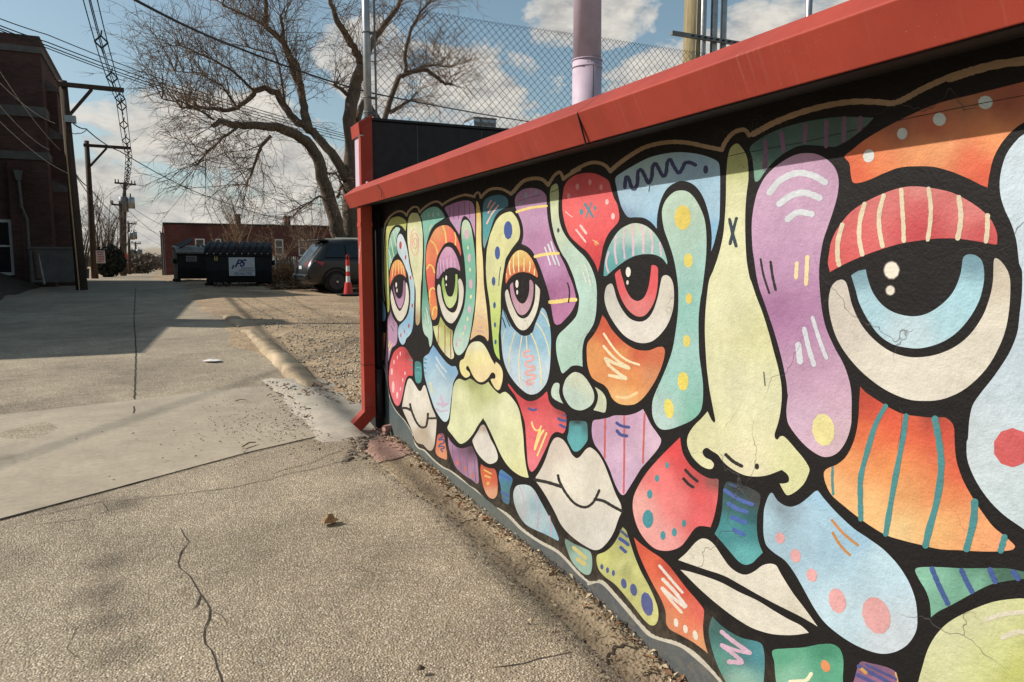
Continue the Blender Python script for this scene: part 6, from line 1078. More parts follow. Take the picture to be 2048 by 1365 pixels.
LIMBS = [ # (points in the enlarged detail with depth offset, radius start, radius end), trunks first
 ([(1258,1500,0),(1260,1300,0),(1258,1100,0),(1260,900,0),(1256,700,0),(1264,560,0),(1290,450,.1),(1320,370,.2)], .31, .21),
 ([(1225,1420,-.3),(1205,1310,-.3),(1160,1150,-.35),(1120,1010,-.4),(1085,890,-.5),(1045,800,-.6),(960,735,-.9),(880,700,-1.2),(790,690,-1.5),(700,685,-1.7),(610,682,-1.9),(545,662,-2.0),(505,690,-2.1)], .30, .07),
 ([(1243,980,-.1),(1180,870,-.2),(1100,775,0),(1030,705,.3),(945,650,.5),(905,590,.6),(850,510,.7),(790,478,.8),(735,500,.6),(700,545,.5),(640,590,.3),(560,602,.2),(480,592,.1),(410,580,0),(335,592,-.2)], .19, .035),
 ([(1035,720,.2),(1010,640,.4),(1000,560,.6),(985,470,.8),(945,380,1),(925,300,1),(893,235,1.1),(830,175,1.2),(795,145,1.3),(802,60,1.4),(790,-30,1.5),(770,-130,1.6)], .17, .06),
 ([(985,470,.8),(975,400,.5),(965,350,.4),(930,310,.3)], .11, .09),
 ([(900,245,1.1),(893,180,1),(876,90,1)], .09, .05),
 ([(1320,370,.2),(1302,315,.1),(1282,265,0),(1225,185,-.2),(1185,110,-.3),(1150,20,-.4),(1120,-80,-.5)], .17, .07),
 ([(1325,380,.3),(1345,300,.5),(1400,195,.6),(1465,105,.8),(1530,10,1),(1590,-90,1.2)], .17, .06),
 ([(1270,520,.1),(1235,510,0),(1205,485,-.1),(1168,465,-.2)], .09, .05),
 ([(1295,660,.2),(1330,560,.6),(1380,600,.9),(1432,690,1.2)], .12, .12),
 ([(1432,700,1.2),(1470,560,1.2),(1520,420,1.2),(1590,393,1.1),(1680,385,1),(1740,430,.9),(1775,460,.8),(1815,465,.8)], .12, .05),
 ([(1585,393,1.1),(1650,365,1.3),(1740,355,1.5),(1800,370,1.6)], .06, .03),
 ([(1560,395,1.1),(1558,290,1),(1590,150,.9),(1650,60,.8),(1700,0,.8)], .08, .03),
 ([(1470,620,1.2),(1530,580,1),(1590,545,.9)], .09, .05),
 ([(820,745,-1.2),(770,800,-1.4),(745,860,-1.5),(720,940,-1.6),(690,1010,-1.7)], .07, .03),
 ([(1185,1080,-.3),(1210,1010,0),(1180,950,.3),(1130,950,.5)], .06, .03),
 ([(1150,1100,-.3),(1090,1070,-.6),(1020,1110,-.9),(945,1180,-1.2)], .05, .02),
 ([(790,140,1.3),(740,110,1.5),(650,70,1.8),(560,30,2)], .06, .03),
 ([(735,500,.6),(640,410,.3),(520,330,0),(420,290,-.3),(330,250,-.6)], .05, .02),
 ([(640,590,.3),(560,470,0),(440,400,-.3),(300,390,-.6)], .04, .015),
 ([(520,660,-2),(440,610,-2.2),(330,560,-2.4),(230,540,-2.6)], .04, .015),
 ([(900,590,.6),(880,420,.9),(850,300,1.2),(700,260,1.5)], .05, .02),
 ([(640,700,-1.8),(560,760,-2),(480,820,-2.2),(420,900,-2.4)], .05, .02)]
b = MB(); limb_pts = []
for i, (pp, ra, rb_) in enumerate(LIMBS):
    P3 = [zp(*p) for p in pp]; d3 = []
    for a, c2 in zip(P3, P3[1:]):
        for k in range(3):
            q = a.lerp(c2, k/3); q += Vector((rnd.gauss(0, 1), rnd.gauss(0, 1), rnd.gauss(0, 1)))*.02; d3.append(q)
    d3.append(P3[-1]); n_ = len(d3); rs_ = [(ra+(rb_-ra)*k/(n_-1))*(1+.10*rnd.random()) for k in range(n_)]
    b.tube(d3, rs_, 9 if ra > .1 else 6)
    if i == 1: b.build('trunk', M_BARK, tr, smooth=True, org=TO); b = MB()
    limb_pts.append((i, d3, rs_))
    if i > 1: b.build('limb', M_BARK, tr, smooth=True, org=TO); b = MB()
b = MB()
heart = zp(1050, 700)
for i, d3, rs_ in limb_pts:
    if i in (0, 9): continue
    n_ = len(d3); st_ = {1: .50, 2: .30, 3: .2}.get(i, .1)
    for k in range(int(n_*st_), n_):
        reps = 2 if rs_[k] > .06 else 3
        if k == n_-1: reps += 5
        for q in range(reps):
            out = (d3[k]-heart); out.y += rnd.gauss(0, 2.0); out.normalize()
            d = out*.55+Vector((rnd.gauss(0, .5), rnd.gauss(0, .6), rnd.uniform(-.35, .9)))
            if i in (1, 14, 22): d.z -= .25
            if i in (2, 19, 20) : d = Vector((rnd.uniform(-.6, .2), rnd.gauss(0, .5), rnd.uniform(.2, 1)))
            shoots(b, d3[k], d, rnd.uniform(1.0, 2.4), rnd.uniform(.012, .021), 2, rnd, droop=.10 if i != 1 else .25)
tag(b.build('twigs', M_TWIG, tr, org=TO), kind='stuff')

def fan_tree(label, px0, pyb, pyt, Y, spread, stems, m, seed, lev=2, group=None, cat='tree', name='bare_tree', zoff=0, r=.06):
    rn = random.Random(seed); base = at(px0, pyb, Y); top = at(px0, pyt, Y); H = top.z-base.z
    t_ = thing(name, label, cat, (base.x, Y, base.z+zoff), group=group); b = MB(); tw = MB()
    for k in range(stems):
        d = Vector((rn.uniform(-1, 1)*spread, rn.gauss(0, .3)*spread*2, 1)); pts = wiggle((rn.gauss(0, .15), rn.gauss(0, .15), 0), d, H*rn.uniform(.75, 1.05), 7, -.05, .07, rn)
        b.tube(pts, [r*(1-.8*i/7) for i in range(8)], 5, caps=False)
        for i in range(1, 8):
            for q in range(2):
                dd = (pts[i]-pts[i-1]).normalized()+Vector((rn.gauss(0, .5), rn.gauss(0, .5), rn.gauss(.2, .3)))
                shoots(tw, pts[i], dd, H*rn.uniform(.15, .32), r*.22, lev-1, rn, .02, .1)
    b.build('trunk' if cat == 'tree' else 'stems', m, t_, smooth=True); tag(tw.build('twigs', m, t_), kind='stuff'); return t_
fan_tree('bare multi stemmed tree between the first two poles', 166, 548, 385, 46, .32, 9, M_TWIG2, 1)
fan_tree('bushy bare tree left of the transformer pole', 205, 548, 415, 50, .22, 12, M_TWIG2, 2)
fan_tree('small bare tree close behind the second pole', 225, 548, 440, 55, .2, 8, M_TWIG2, 6)
fan_tree('bare multi stemmed bush rising above the red brick roof', 482, 500, 385, 56, .55, 13, M_TWIG, 3, cat='shrub', name='bare_shrub', r=.05)
fan_tree('bare tangled shrub against the right part of the red wall', 625, 520, 435, 50, 1.0, 14, M_TWIG, 4, cat='shrub', name='bare_shrub', r=.035)
fan_tree('low arching bare shrub behind the big dumpster', 560, 520, 448, 48, 1.5, 12, M_TWIG, 8, cat='shrub', name='bare_shrub', r=.03)
fan_tree('bare shrub spreading over the red wall above the dumpster lids', 455, 520, 462, 52, 1.3, 10, M_TWIG, 9, cat='shrub', name='bare_shrub', r=.03)
# hedge and far growth
M_HEDGE = mat('dark_evergreen_leaves', (.035, .036, .024), rough=.9, var=.4, scale=5)
def leaf_mass(name, label, cat, c, size, n, m, seed, leaf=.10):
    rn = random.Random(seed); t_ = thing(name, label, cat, c); b = MB()
    for i in range(n):
        u = Vector((rn.gauss(0, 1), rn.gauss(0, 1), rn.gauss(0, 1))).normalized()*(rn.random()**.4)
        p = Vector((u.x*size[0], u.y*size[1], size[2]*(.5+.5*u.z)*(1+.25*noise.noise(Vector((u.x*3, u.y*3, seed))))))
        a = Vector((rn.gauss(0, 1), rn.gauss(0, 1), rn.gauss(0, 1))).normalized()*leaf*rn.uniform(.6, 1.4); w = a.cross(Vector((rn.gauss(0, 1), rn.gauss(0, 1), rn.gauss(0, 1)))).normalized()*leaf*.5
        b.add([p-a, p-w, p+a, p+w], [(0, 1, 2, 3)])
    tag(b.build('foliage', m, t_), kind='stuff')
    b = MB()
    for k in range(4): b.tube([(rn.gauss(0, .1), rn.gauss(0, .1), 0), (rn.gauss(0, size[0]*.4), rn.gauss(0, size[1]*.4), size[2]*.8)], [.05, .015], 5)
    b.build('stems', M_BARK, t_); return t_
e = at(220, 552, 46)
leaf_mass('evergreen_hedge', 'dark rounded evergreen hedge between the second pole and the red sign', 'hedge', (e.x, 46, gz(46)), (.85, 1.0, 1.75), 2600, M_HEDGE, 3)
M_SCRUB = mat('dry_scrub', (.13, .10, .07), rough=.9, var=.4, scale=2)
for k, (px0, Y, w, h) in enumerate(((268, 95, 2.2, 2.6), (283, 120, 2.4, 3.2), (300, 150, 3, 3.2), (312, 180, 3.5, 3))):
    e = at(px0, 540, Y); leaf_mass('dry_scrub', ['dry scrub right of the transformer pole', 'dry scrub under the fourth pole', 'dry scrub under the farthest pole', 'far dry scrub beside the red building edge'][k], 'shrub', (e.x, Y, gz(Y)-.3), (w, 2, h), 900, M_SCRUB, 20+k, .22)
b = MB(); rn = random.Random(9)
for i in range(60):
    x = -60+i*3.2+rn.gauss(0, 1); h = rn.uniform(3, 7); b.sphere((x, 420+rn.gauss(0, 20), 0), 1, 7, 5, (rn.uniform(3, 6), 4, h))
tag(b.build('distant_trees', M_SCRUB), kind='stuff')
# grassy, leaf strewn bank
M_LEAF = mat('dry_brown_leaves', (.22, .125, .065), rough=.85, var=.5, scale=8)
M_STRAW = mat('pale_straw', (.42, .33, .21), rough=.9, var=.4, scale=12)
M_LEAFDK = mat('old_dark_leaves', (.085, .058, .040), rough=.9, var=.5, scale=8)
def leaves(name, n, area, m, seed, size=.035, kind='stuff', zf=None):
    rn = random.Random(seed); b = MB()
    for i in range(n):
        x, y = area(rn); z = (zf or (lambda x, y: gz(y)+lot_rise(x, y)+bank(x, y)))(x, y)+.012+rn.random()*.02
        a = rn.uniform(0, 2*pi); s_ = size*rn.uniform(.5, 1.5); t1 = Vector((cos(a), sin(a), rn.gauss(0, .35)))*s_; t2 = Vector((-sin(a), cos(a), rn.gauss(0, .35)))*s_*.55
        c0 = Vector((x, y, z)); b.add([c0-t1, c0-t2*.9+Vector((0,0,.3*s_)), c0+t1, c0+t2*.9+Vector((0,0,.3*s_))], [(0, 1, 2), (0, 2, 3)])
    return tag(b.build(name, m), kind=kind)
leaves('bank_leaves', 2600, lambda r: (r.uniform(-4.6, -2.4)-.1*max(0, 27-0), r.uniform(18, 40)), M_LEAFDK, 1, .07)
def kerb_zz(x, y): xo = lerp(OX, y); t = max(0, min(1, (x-xo)/(XW-xo))); return kerb_z(y, t) if x > xo else gz(y)
leaves('wall_foot_litter', 1100, lambda r: ((lambda y: (XW-abs(r.gauss(0, .035))-.012, y))(r.uniform(.3, 5.9))), M_LEAFDK, 2, .008, zf=kerb_zz)
leaves('wall_foot_litter', 500, lambda r: ((lambda y: (XW-abs(r.gauss(0, .05))-.01, y))(r.uniform(.3, 5.9))), M_STRAW, 22, .011, zf=kerb_zz)
leaves('wall_foot_litter', 120, lambda r: ((lambda y: (XW-abs(r.gauss(0, .05))-.02, y))(r.uniform(.3, 5.9))), M_LEAF, 23, .022, zf=kerb_zz)
leaves('wall_foot_litter', 900, lambda r: ((lambda y: (lerp(OX, y)+r.gauss(0, .035), y))(r.uniform(.3, 5.9))), M_LEAFDK, 3, .007, zf=kerb_zz)
leaves('wall_foot_litter', 700, lambda r: ((lambda y: (lerp(OX, y)+r.gauss(-.02, .07), y))(r.uniform(.3, 5.9))), M_STRAW, 24, .009, zf=kerb_zz)
leaves('wall_foot_litter', 300, lambda r: ((lambda y: (r.uniform(lerp(OX, y), XW), y))(r.uniform(.3, 5.9))), M_LEAF, 4, .009, zf=kerb_zz)
leaves('lot_litter', 1600, lambda r: (r.uniform(3.2, 6.0), r.uniform(24.5, 29.5)), M_LEAF, 5, .09)
leaves('lot_litter', 700, lambda r: (r.uniform(1.6, 6), 27.6+r.gauss(0, .7)), M_LEAFDK, 6, .06)
leaves('lot_litter', 170, lambda r: (r.uniform(.95, 1.7), r.uniform(6.5, 8.6)), M_LEAFDK, 7, .016)
leaves('lot_litter', 160, lambda r: (r.uniform(1.1, 1.7), r.uniform(6.6, 8.2)), M_LEAF, 8, .022)
leaves('pavement_grit', 500, lambda r: (1.2-abs(r.gauss(0, .55)), 6.6+r.gauss(0, .45)), M_LEAFDK, 11, .010)
def stones(name, n, area, m, seed, size):
    rn = random.Random(seed); b = MB()
    for i in range(n):
        x, y = area(rn); s_ = size*rn.uniform(.4, 1.5); z = gz(y)+lot_rise(x, y)+s_*.25
        R_ = Matrix.Rotation(rn.uniform(0, 6), 3, 'Z'); vs = [Vector((x, y, z))+R_ @ Vector((v[0]*s_*rn.uniform(.7, 1.2), v[1]*s_*rn.uniform(.6, 1.1), v[2]*s_*.6)) for v in ((1,0,0),(0,1,0),(-1,0,0),(0,-1,0),(.1,.1,1),(0,0,-1))]
        b.add(vs, [(0,1,4),(1,2,4),(2,3,4),(3,0,4),(1,0,5),(2,1,5),(3,2,5),(0,3,5)])
    return tag(b.build(name, m), kind='stuff')
M_ST = mat('pale_gravel', (.40, .33, .24), rough=.9, var=.4, scale=20)
stones('lot_gravel', 3800, lambda r: ((lambda y: (r.uniform(xr(y)+.25, 4.6), y))(6.7+abs(r.gauss(0, 4.2)))), M_ST, 3, .022)
stones('pavement_gravel', 900, lambda r: ((lambda y: (xr(y)-abs(r.gauss(0, .55)), y))(r.uniform(7.3, 14))), M_ST, 4, .007)
# ---------------------------------------------------------------- dumpsters
M_DUMP = mat('black_green_dumpster_steel', (.019, .018, .017), rough=.75, var=.35, scale=5, bump=.002, bscale=12)
M_LID = mat('black_plastic_lid', (.026, .025, .023), rough=.7, var=.25, scale=6, spec=.25)
M_LIDLIT = mat('sunlit_plastic_lid', (.20, .19, .165), rough=.5, var=.3, scale=5)  # paler copy of the lid plastic, sunlight put into its colour
M_NAVY = mat('navy_print', (.035, .04, .14), rough=.5, var=.1)
M_PRINT = mat('dark_print', (.06, .06, .07), rough=.6, var=.1)
M_YEL = mat('yellow_sticker', (.55, .42, .10), rough=.5, var=.2)
def text_mesh(txt, size, name, m, parent, M, shear=0, extrude=.002, bold=0):
    cu = bpy.data.curves.new('t', 'FONT'); cu.body = txt; cu.size = size; cu.extrude = extrude; cu.align_x = 'CENTER'; cu.shear = shear; cu.offset = bold; cu.resolution_u = 3
    ob = bpy.data.objects.new('t', cu); COL.objects.link(ob); bpy.context.view_layer.update()
    me = bpy.data.meshes.new_from_object(ob.evaluated_get(bpy.context.evaluated_depsgraph_get())); bpy.data.objects.remove(ob); bpy.data.curves.remove(cu)
    me.transform(M); me.materials.clear(); me.materials.append(m)
    o = bpy.data.objects.new(name, me); COL.objects.link(o); o.parent = parent; return o
FACE = Matrix.Rotation(radians(90), 4, 'X')          # text standing up, facing -Y
def dumpster(label, loc, rz, w, d, hf, hb, lid_open=False, ribs=9):
    r = thing('dumpster', label, 'dumpster', loc, rz, 'dumpsters on the lot')
    # body: front face leans out, made of a folded profile
    prof = [(-d/2+.16, .12), (-d/2, .55), (-d/2, hf), (d/2, hb), (d/2, .12)]
    b = MB(); b.extrude(prof, 'x', -w/2, w/2); b.build('body', M_DUMP, r, bevel=.012)
    for x in (-w/2+.02, w/2-.02):
        b = MB(); b.box((x-.09, -d/2+.2, .0), (x+.09, -d/2+.35, .12)); b.build('foot', M_DUMP, r)
        b = MB(); b.box((x-.09, d/2-.35, .0), (x+.09, d/2-.2, .12)); b.build('foot', M_DUMP, r)
    for sx in (-1, 1):
        b = MB(); b.box((sx*(w/2+.002) if sx > 0 else -w/2-.12, -d/2+.35, .72), (w/2+.12 if sx > 0 else -w/2-.002, d/2-.25, .90)); b.build('fork_pocket', M_DUMP, r, bevel=.01)
    b = MB(); b.box((-w/2-.03, -d/2-.045, hf-.09), (w/2+.03, -d/2-.002, hf-.005)); b.build('rim', M_DUMP, r, bevel=.01)
    return r
d2 = dumpster('big black dumpster with ribbed lids and a white company sign', (at(483, 540, 27.6).x, 28.2, gz(28.2)+.02), radians(-7), 2.16, 1.45, 1.12, 1.36, ribs=9)
hf, hb, d_, w_ = 1.12, 1.36, 1.45, 2.16
for sx in (-1, 1):                                   # two lids
    b = MB(); x0, x1 = (-w_/2-.03, -.01) if sx < 0 else (.01, w_/2+.03)
    pr = [(-d_/2-.08, hf-.02), (-d_/2-.09, hf+.05), (-d_/2+.25, hf+.24), (d_/2-.15, hb+.20), (d_/2, hb+.06), (d_/2, hb+.01), (-d_/2+.25, hf+.16)]
    b.extrude(pr, 'x', x0, x1); ld = b.build('lid', M_LID, d2, bevel=.012)
    for k in range(5):
        xx = x0+.12+k*(x1-x0-.24)/4; b = MB()
        b.tube([(xx-.09, -d_/2-.09, hf+.045), (xx-.05, -d_/2+.06, hf+.17), (xx, -d_/2+.26, hf+.262), (xx+.02, d_/2-.18, hb+.222), (xx+.02, d_/2, hb+.07)], .034, 8); b.build('lid_rib', M_LID, ld, smooth=True)
        b = MB(); b.sphere((xx-.02, -d_/2-.10, hf+.005), .025, 8, 5); b.build('lid_bolt', mat('pale_bolt', (.55, .54, .5), rough=.3, metal=.5) if 'pale_bolt' not in MATS else MATS['pale_bolt'], ld)
zs = .80
b = MB(); b.box((-.33, -d_/2-.012, .36), (.52, -d_/2-.003, 1.0)); sgn = b.build('sign_panel', mat('white_plastic_sign', (.60, .59, .57), rough=.5, var=.06), d2)
T = lambda x, z: Matrix.Translation((x, -d_/2-.014, z)) @ FACE
text_mesh('P', .36, 'logo_letter', M_NAVY, sgn, T(-.06, .67), .45, .001, .012); text_mesh('S', .34, 'logo_letter', M_NAVY, sgn, T(.09, .69), .45, .0012, .012)
b = MB(); b.bar((-.225, -d_/2-.0155, .60), (-.165, -d_/2-.0155, .74), .05, .001, (0,1,0)); b.build('logo_stroke', M_NAVY, sgn)
text_mesh('PARAGON', .085, 'lettering', M_PRINT, sgn, T(.26, .60)); text_mesh('SANITATION', .085, 'lettering', M_PRINT, sgn, T(.24, .52))
b = MB(); b.box((-.29, -d_/2-.0145, .492), (.48, -d_/2-.0125, .497)); b.build('rule', M_PRINT, sgn)
text_mesh('402-466-7900', .105, 'lettering', M_NAVY, sgn, T(.13, .405))
b = MB(); b.box((-.29, -d_/2-.0145, .382), (.48, -d_/2-.0125, .387)); b.build('rule', M_PRINT, sgn)
for x in (-.79, -.72): b = MB(); b.box((x, -d_/2-.010, .88), (x+.035, -d_/2-.003, 1.08)); b.build('sticker', M_YEL, d2)
b = MB(); b.extrude([(-d_/2+.05, hf+.02), (-d_/2+.25, hf+.16), (d_/2-.1, hb+.02), (d_/2-.1, hf-.2), (-d_/2+.4, hf-.2)], 'x', w_/2+.004, w_/2+.02); b.build('end_plate', M_LIDLIT, d2)
d1 = dumpster('smaller black dumpster with a bent lid left of the signed one', (at(399, 540, 32).x, 32.6, gz(32.6)+.02), radians(6), 1.72, 1.35, 1.14, 1.34)
b = MB(); b.extrude([(-.76, 1.10), (-.80, 1.16), (-.45, 1.36), (.1, 1.44), (.66, 1.40), (.66, 1.36), (.1, 1.39), (-.4, 1.30)], 'x', -.90, .88); l1 = b.build('lid', M_LIDLIT, d1, bevel=.012)
b = MB(); b.add([(-.90, -.60, 1.25), (-.86, .1, 1.46), (-.15, .2, 1.78), (-.25, -.35, 1.60), (-.90, -.58, 1.21), (-.86, .12, 1.42), (-.15, .22, 1.74), (-.25, -.33, 1.56)], [(0,1,2,3),(4,7,6,5),(0,3,7,4),(1,0,4,5),(2,1,5,6),(3,2,6,7)]); b.build('lid_flap', M_LID, d1)
for k in range(5): b = MB(); b.tube([(.0+k*.18, -.3, 1.40), (.02+k*.18, .5, 1.47)], .035, 6); b.build('lid_rib', M_LID, l1, smooth=True)
b = MB(); b.box((-.55, -.690, .80), (-.16, -.678, 1.02)); s1 = b.build('sticker', mat('grey_pink_sticker', (.30, .24, .24), rough=.6, var=.2), d1)
for z in (.965, .905, .85):
    b = MB(); x = -.52
    rn = random.Random(int(z*100))
    while x < -.22: ww = rn.uniform(.02, .05); b.box((x, -.694, z-.018), (x+ww, -.6905, z+.018)); x += ww+.014
    tag(b.build('worn_lettering', M_PRINT, s1), kind='stuff')

# ---------------------------------------------------------------- cars
M_TYRE = mat('tyre_rubber', (.012, .012, .012), rough=.8, var=.2)
M_RIM = mat('dark_alloy', (.05, .05, .052), rough=.35, var=.2, metal=.7)
M_TAIL = mat('red_lens', (.35, .02, .025), rough=.15, var=.15, spec=.6)
M_CGLASS = mat('tinted_car_glass', (.012, .014, .016), rough=.05, var=.2, spec=.8)
M_CHROME = mat('chrome', (.6, .6, .6), rough=.15, var=.1, metal=1)
M_PLATE = mat('licence_plate', (.6, .6, .58), rough=.5, var=.1)
def suv(label, loc, rz, body):
    r = thing('parked_car', label, 'car', loc, rz, 'cars parked on the lot')
    # sections from rear (x=-2.3) to front (x=2.3): floor z, shoulder z, roof z, half width at floor / shoulder / roof
    Sx = [(-2.31, .42, .62, .64, .74, .80, .78), (-2.28, .34, .74, .80, .84, .88, .80), (-2.20, .28, .88, .98, .90, .93, .80), (-2.08, .26, 1.00, 1.14, .92, .945, .76), (-1.86, .25, 1.06, 1.40, .93, .955, .70), (-1.66, .24, 1.08, 1.62, .93, .96, .63), (-1.40, .24, 1.08, 1.68, .93, .96, .61),
          (-.7, .24, 1.06, 1.71, .93, .96, .62), (.0, .24, 1.04, 1.70, .93, .96, .62), (.55, .24, 1.03, 1.62, .93, .96, .62), (1.0, .24, 1.02, 1.34, .93, .96, .70), (1.28, .24, 1.0, 1.10, .93, .96, .80), (1.8, .25, .93, 1.02, .91, .94, .78), (2.15, .28, .80, .90, .86, .88, .74), (2.30, .36, .62, .66, .74, .76, .66)]
    K = 11; vs = []
    for (x, zf_, zs_, zr_, wf, ws, wr) in Sx:
        half = [(0, zf_), (wf*.8, zf_), (wf, zf_+.10), (ws, (zf_+zs_)/2), (ws, zs_-.05), (ws-.035, zs_), (wr+(ws-wr)*.35, zs_+(zr_-zs_)*.62), (wr, zr_-.05*(1 if zr_-zs_ > .2 else .2)), (wr-.12, zr_), (wr*.5, zr_+.02), (0, zr_+.025)]
        vs += [(x, -y, z) for y, z in half]
    n_ = len(Sx); m2 = [(x, -y, z) for x, y, z in vs]; b = MB()
    b.add(vs, [(i*K+j, i*K+j+1, (i+1)*K+j+1, (i+1)*K+j) for i in range(n_-1) for j in range(K-1)]); b.add(m2, [(i*K+j, (i+1)*K+j, (i+1)*K+j+1, i*K+j+1) for i in range(n_-1) for j in range(K-1)])
    b.add(vs[:K]+m2[K-2:0:-1], [tuple(range(2*K-2))]); b.add(vs[-K:]+m2[-2:-K:-1], [tuple(range(2*K-2))])
    o = b.build('body', body, r, smooth=True)
    bm = bmesh.new(); bm.from_mesh(o.data); bmesh.ops.remove_doubles(bm, verts=bm.verts, dist=.002); bmesh.ops.recalc_face_normals(bm, faces=bm.faces); bm.to_mesh(o.data); bm.free()
    ss = o.modifiers.new('sub', 'SUBSURF'); ss.levels = 1; ss.render_levels = 2
    for sy in (-1, 1):
        y = sy*.965
        for xa, xb, za, zb, xc in ((-1.72, -1.10, 1.13, 1.50, -1.48), (-1.04, -.15, 1.12, 1.56, -1.02), (-.08, .86, 1.11, 1.53, -.08)):
            y1_, y2_ = sy*.945, sy*.755
            xe = xb if xb < .5 else .52
            b = MB(); b.add([(xa, y1_, za), (xb, y1_, za), (xe, y2_, zb), (xc, y2_, zb), (xa, y1_-sy*.02, za), (xb, y1_-sy*.02, za), (xe, y2_-sy*.02, zb), (xc, y2_-sy*.02, zb)], [(0,1,2,3),(7,6,5,4),(0,4,5,1),(1,5,6,2),(2,6,7,3),(3,7,4,0)]); b.build('side_window', M_CGLASS, r)
        for wx in (-1.38, 1.42):
            b = MB(); b.tube([(wx, sy*.98, .36), (wx, sy*.70, .36)], .365, 24)
            tagw = b.build('wheel', M_TYRE, r, smooth=False, bevel=.03)
            b = MB(); b.tube([(wx, sy*.99, .36), (wx, sy*.93, .36)], .25, 20); b.build('rim', M_RIM, tagw)
            for k in range(5): a = k*2*pi/5; b = MB(); b.bar((wx, sy*1.0, .36), (wx+.23*cos(a), sy*1.0, .36+.23*sin(a)), .05, .02, (0,1,0)); b.build('spoke', M_RIM, tagw)
            b = MB(); b.tube([(wx, sy*1.013, .36), (wx, sy*1.0, .36)], .035, 10); b.build('hub_cap', M_CHROME, tagw)
            b = MB(); ar = [(wx+.43*cos(t), sy*.955, .36+.43*sin(t)) for t in [pi*i/12 for i in range(13)]]; b.tube(ar, .035, 6); b.build('wheel_arch', M_TYRE, r, smooth=True)
        b = MB(); b.add([(-2.225, sy*.60, .99), (-2.02, sy*.955, 1.02), (-1.75, sy*.975, .98), (-1.85, sy*.975, .86), (-2.10, sy*.965, .82), (-2.285, sy*.60, .85), (-2.18, sy*.58, .96), (-1.95, sy*.93, .99), (-1.75, sy*.94, .97), (-1.85, sy*.94, .87), (-2.05, sy*.93, .85), (-2.2, sy*.58, .88)], [(0,1,2,3,4,5),(11,10,9,8,7,6)]+[(i, (i+1)%6, 6+(i+1)%6, 6+i) for i in range(6)]); b.build('tail_light', M_TAIL, r)
        b = MB(); b.bar((-1.3, sy*.56, 1.745), (.4, sy*.56, 1.745), .03, .03); b.build('roof_rail', M_CHROME, r)
        b = MB(); b.box((.80, sy*.99-.09, 1.08), (.98, sy*.99+.09, 1.22)); b.build('mirror', body, r, bevel=.03)
        b = MB(); b.box((2.12, min(sy*.5, sy*.82), .70), (2.24, max(sy*.5, sy*.82), .82)); b.build('headlight', M_CHROME, r, bevel=.02)
    b = MB(); b.add([(-2.06, -.66, 1.18), (-2.06, .66, 1.18), (-1.73, .56, 1.58), (-1.73, -.56, 1.58), (-2.02, -.66, 1.16), (-2.02, .66, 1.16), (-1.69, .56, 1.56), (-1.69, -.56, 1.56)], [(0,1,2,3),(7,6,5,4),(0,4,5,1),(1,5,6,2),(2,6,7,3),(3,7,4,0)])
    b.build('rear_window', mat('dusty_rear_glass', (.045, .05, .055), rough=.12, var=.2, spec=.7) if 'dusty_rear_glass' not in MATS else MATS['dusty_rear_glass'], r)
    b = MB(); b.box((-1.86, -.60, 1.655), (-1.5, .60, 1.70)); b.build('spoiler', body, r, bevel=.02)
    b = MB(); b.box((-2.36, -.86, .40), (-2.2, .86, .60)); b.build('rear_bumper', body, r, bevel=.06)
    b = MB(); b.box((-2.29, -.18, .72), (-2.255, .18, .86)); b.build('licence_plate', M_PLATE, r)
    b = MB(); b.box((-2.375, -.72, .52), (-2.361, .72, .55)); b.build('bumper_trim', M_CHROME, r)
    return r
M_CARBLK = mat('black_green_car_paint', (.018, .018, .015), rough=.32, var=.08, scale=2, spec=.6)
M_CARGRY = mat('grey_car_paint', (.10, .105, .11), rough=.3, var=.08, scale=2, spec=.6)
YS = 23.2
p0 = on_ground(610, 573); X_ = at(590, 540, 23.0).x
suv('dark sport utility car parked beyond the lot with its sunlit rear towards the alley', (X_+2.42, 23.6, gz(23.6)+lot_rise(5, 23.6)-.03), radians(4), M_CARBLK).scale = (.96, .96, .955)
suv('grey car mostly hidden behind the red downspout and the cone', (at(704, 540, 25.6).x+2.36, 26.6, gz(26.6)+lot_rise(5, 26.6)), radians(2), M_CARGRY)

# ---------------------------------------------------------------- traffic cone
q = on_ground(697, 594); 
cn = thing('traffic_cone', 'slim red and white channelizer cone on a black base by the downspout', 'traffic cone', (q.x, q.y, q.z+lot_rise(q.x, q.y)))
k_ = (q.y*cos(YAW)+q.x*sin(YAW))/18.0*.93
M_CRED = mat('cone_red', (.55, .045, .035), rough=.5, var=.12); M_CWHT = mat('cone_white', (.72, .70, .66), rough=.45, var=.1)
b = MB(); b.box((-.26*k_, -.26*k_, 0), (.26*k_, .26*k_, .06*k_)); b.build('base', M_TYRE, cn, bevel=.015)
for za, zb, ra, rb_, mm, nm in ((.06, .36, .125, .085, M_CRED, 'skirt'), (.3605, .52, .058, .052, M_CWHT, 'band'), (.5205, .64, .052, .049, M_CRED, 'tube'), (.6405, .79, .049, .046, M_CWHT, 'band'), (.7905, .95, .055, .05, M_CRED, 'tube')):
    b = MB(); b.tube([(0, 0, za*k_), (0, 0, zb*k_)], [ra*k_, rb_*k_], 14); b.build(nm, mm, cn, smooth=False)
b = MB(); b.tube([(-.03*k_, 0, .94*k_), (-.032*k_, 0, 1.04*k_), (0, 0, 1.09*k_), (.032*k_, 0, 1.04*k_), (.03*k_, 0, .94*k_)], .014*k_, 7); b.build('loop_handle', M_CRED, cn, smooth=True)

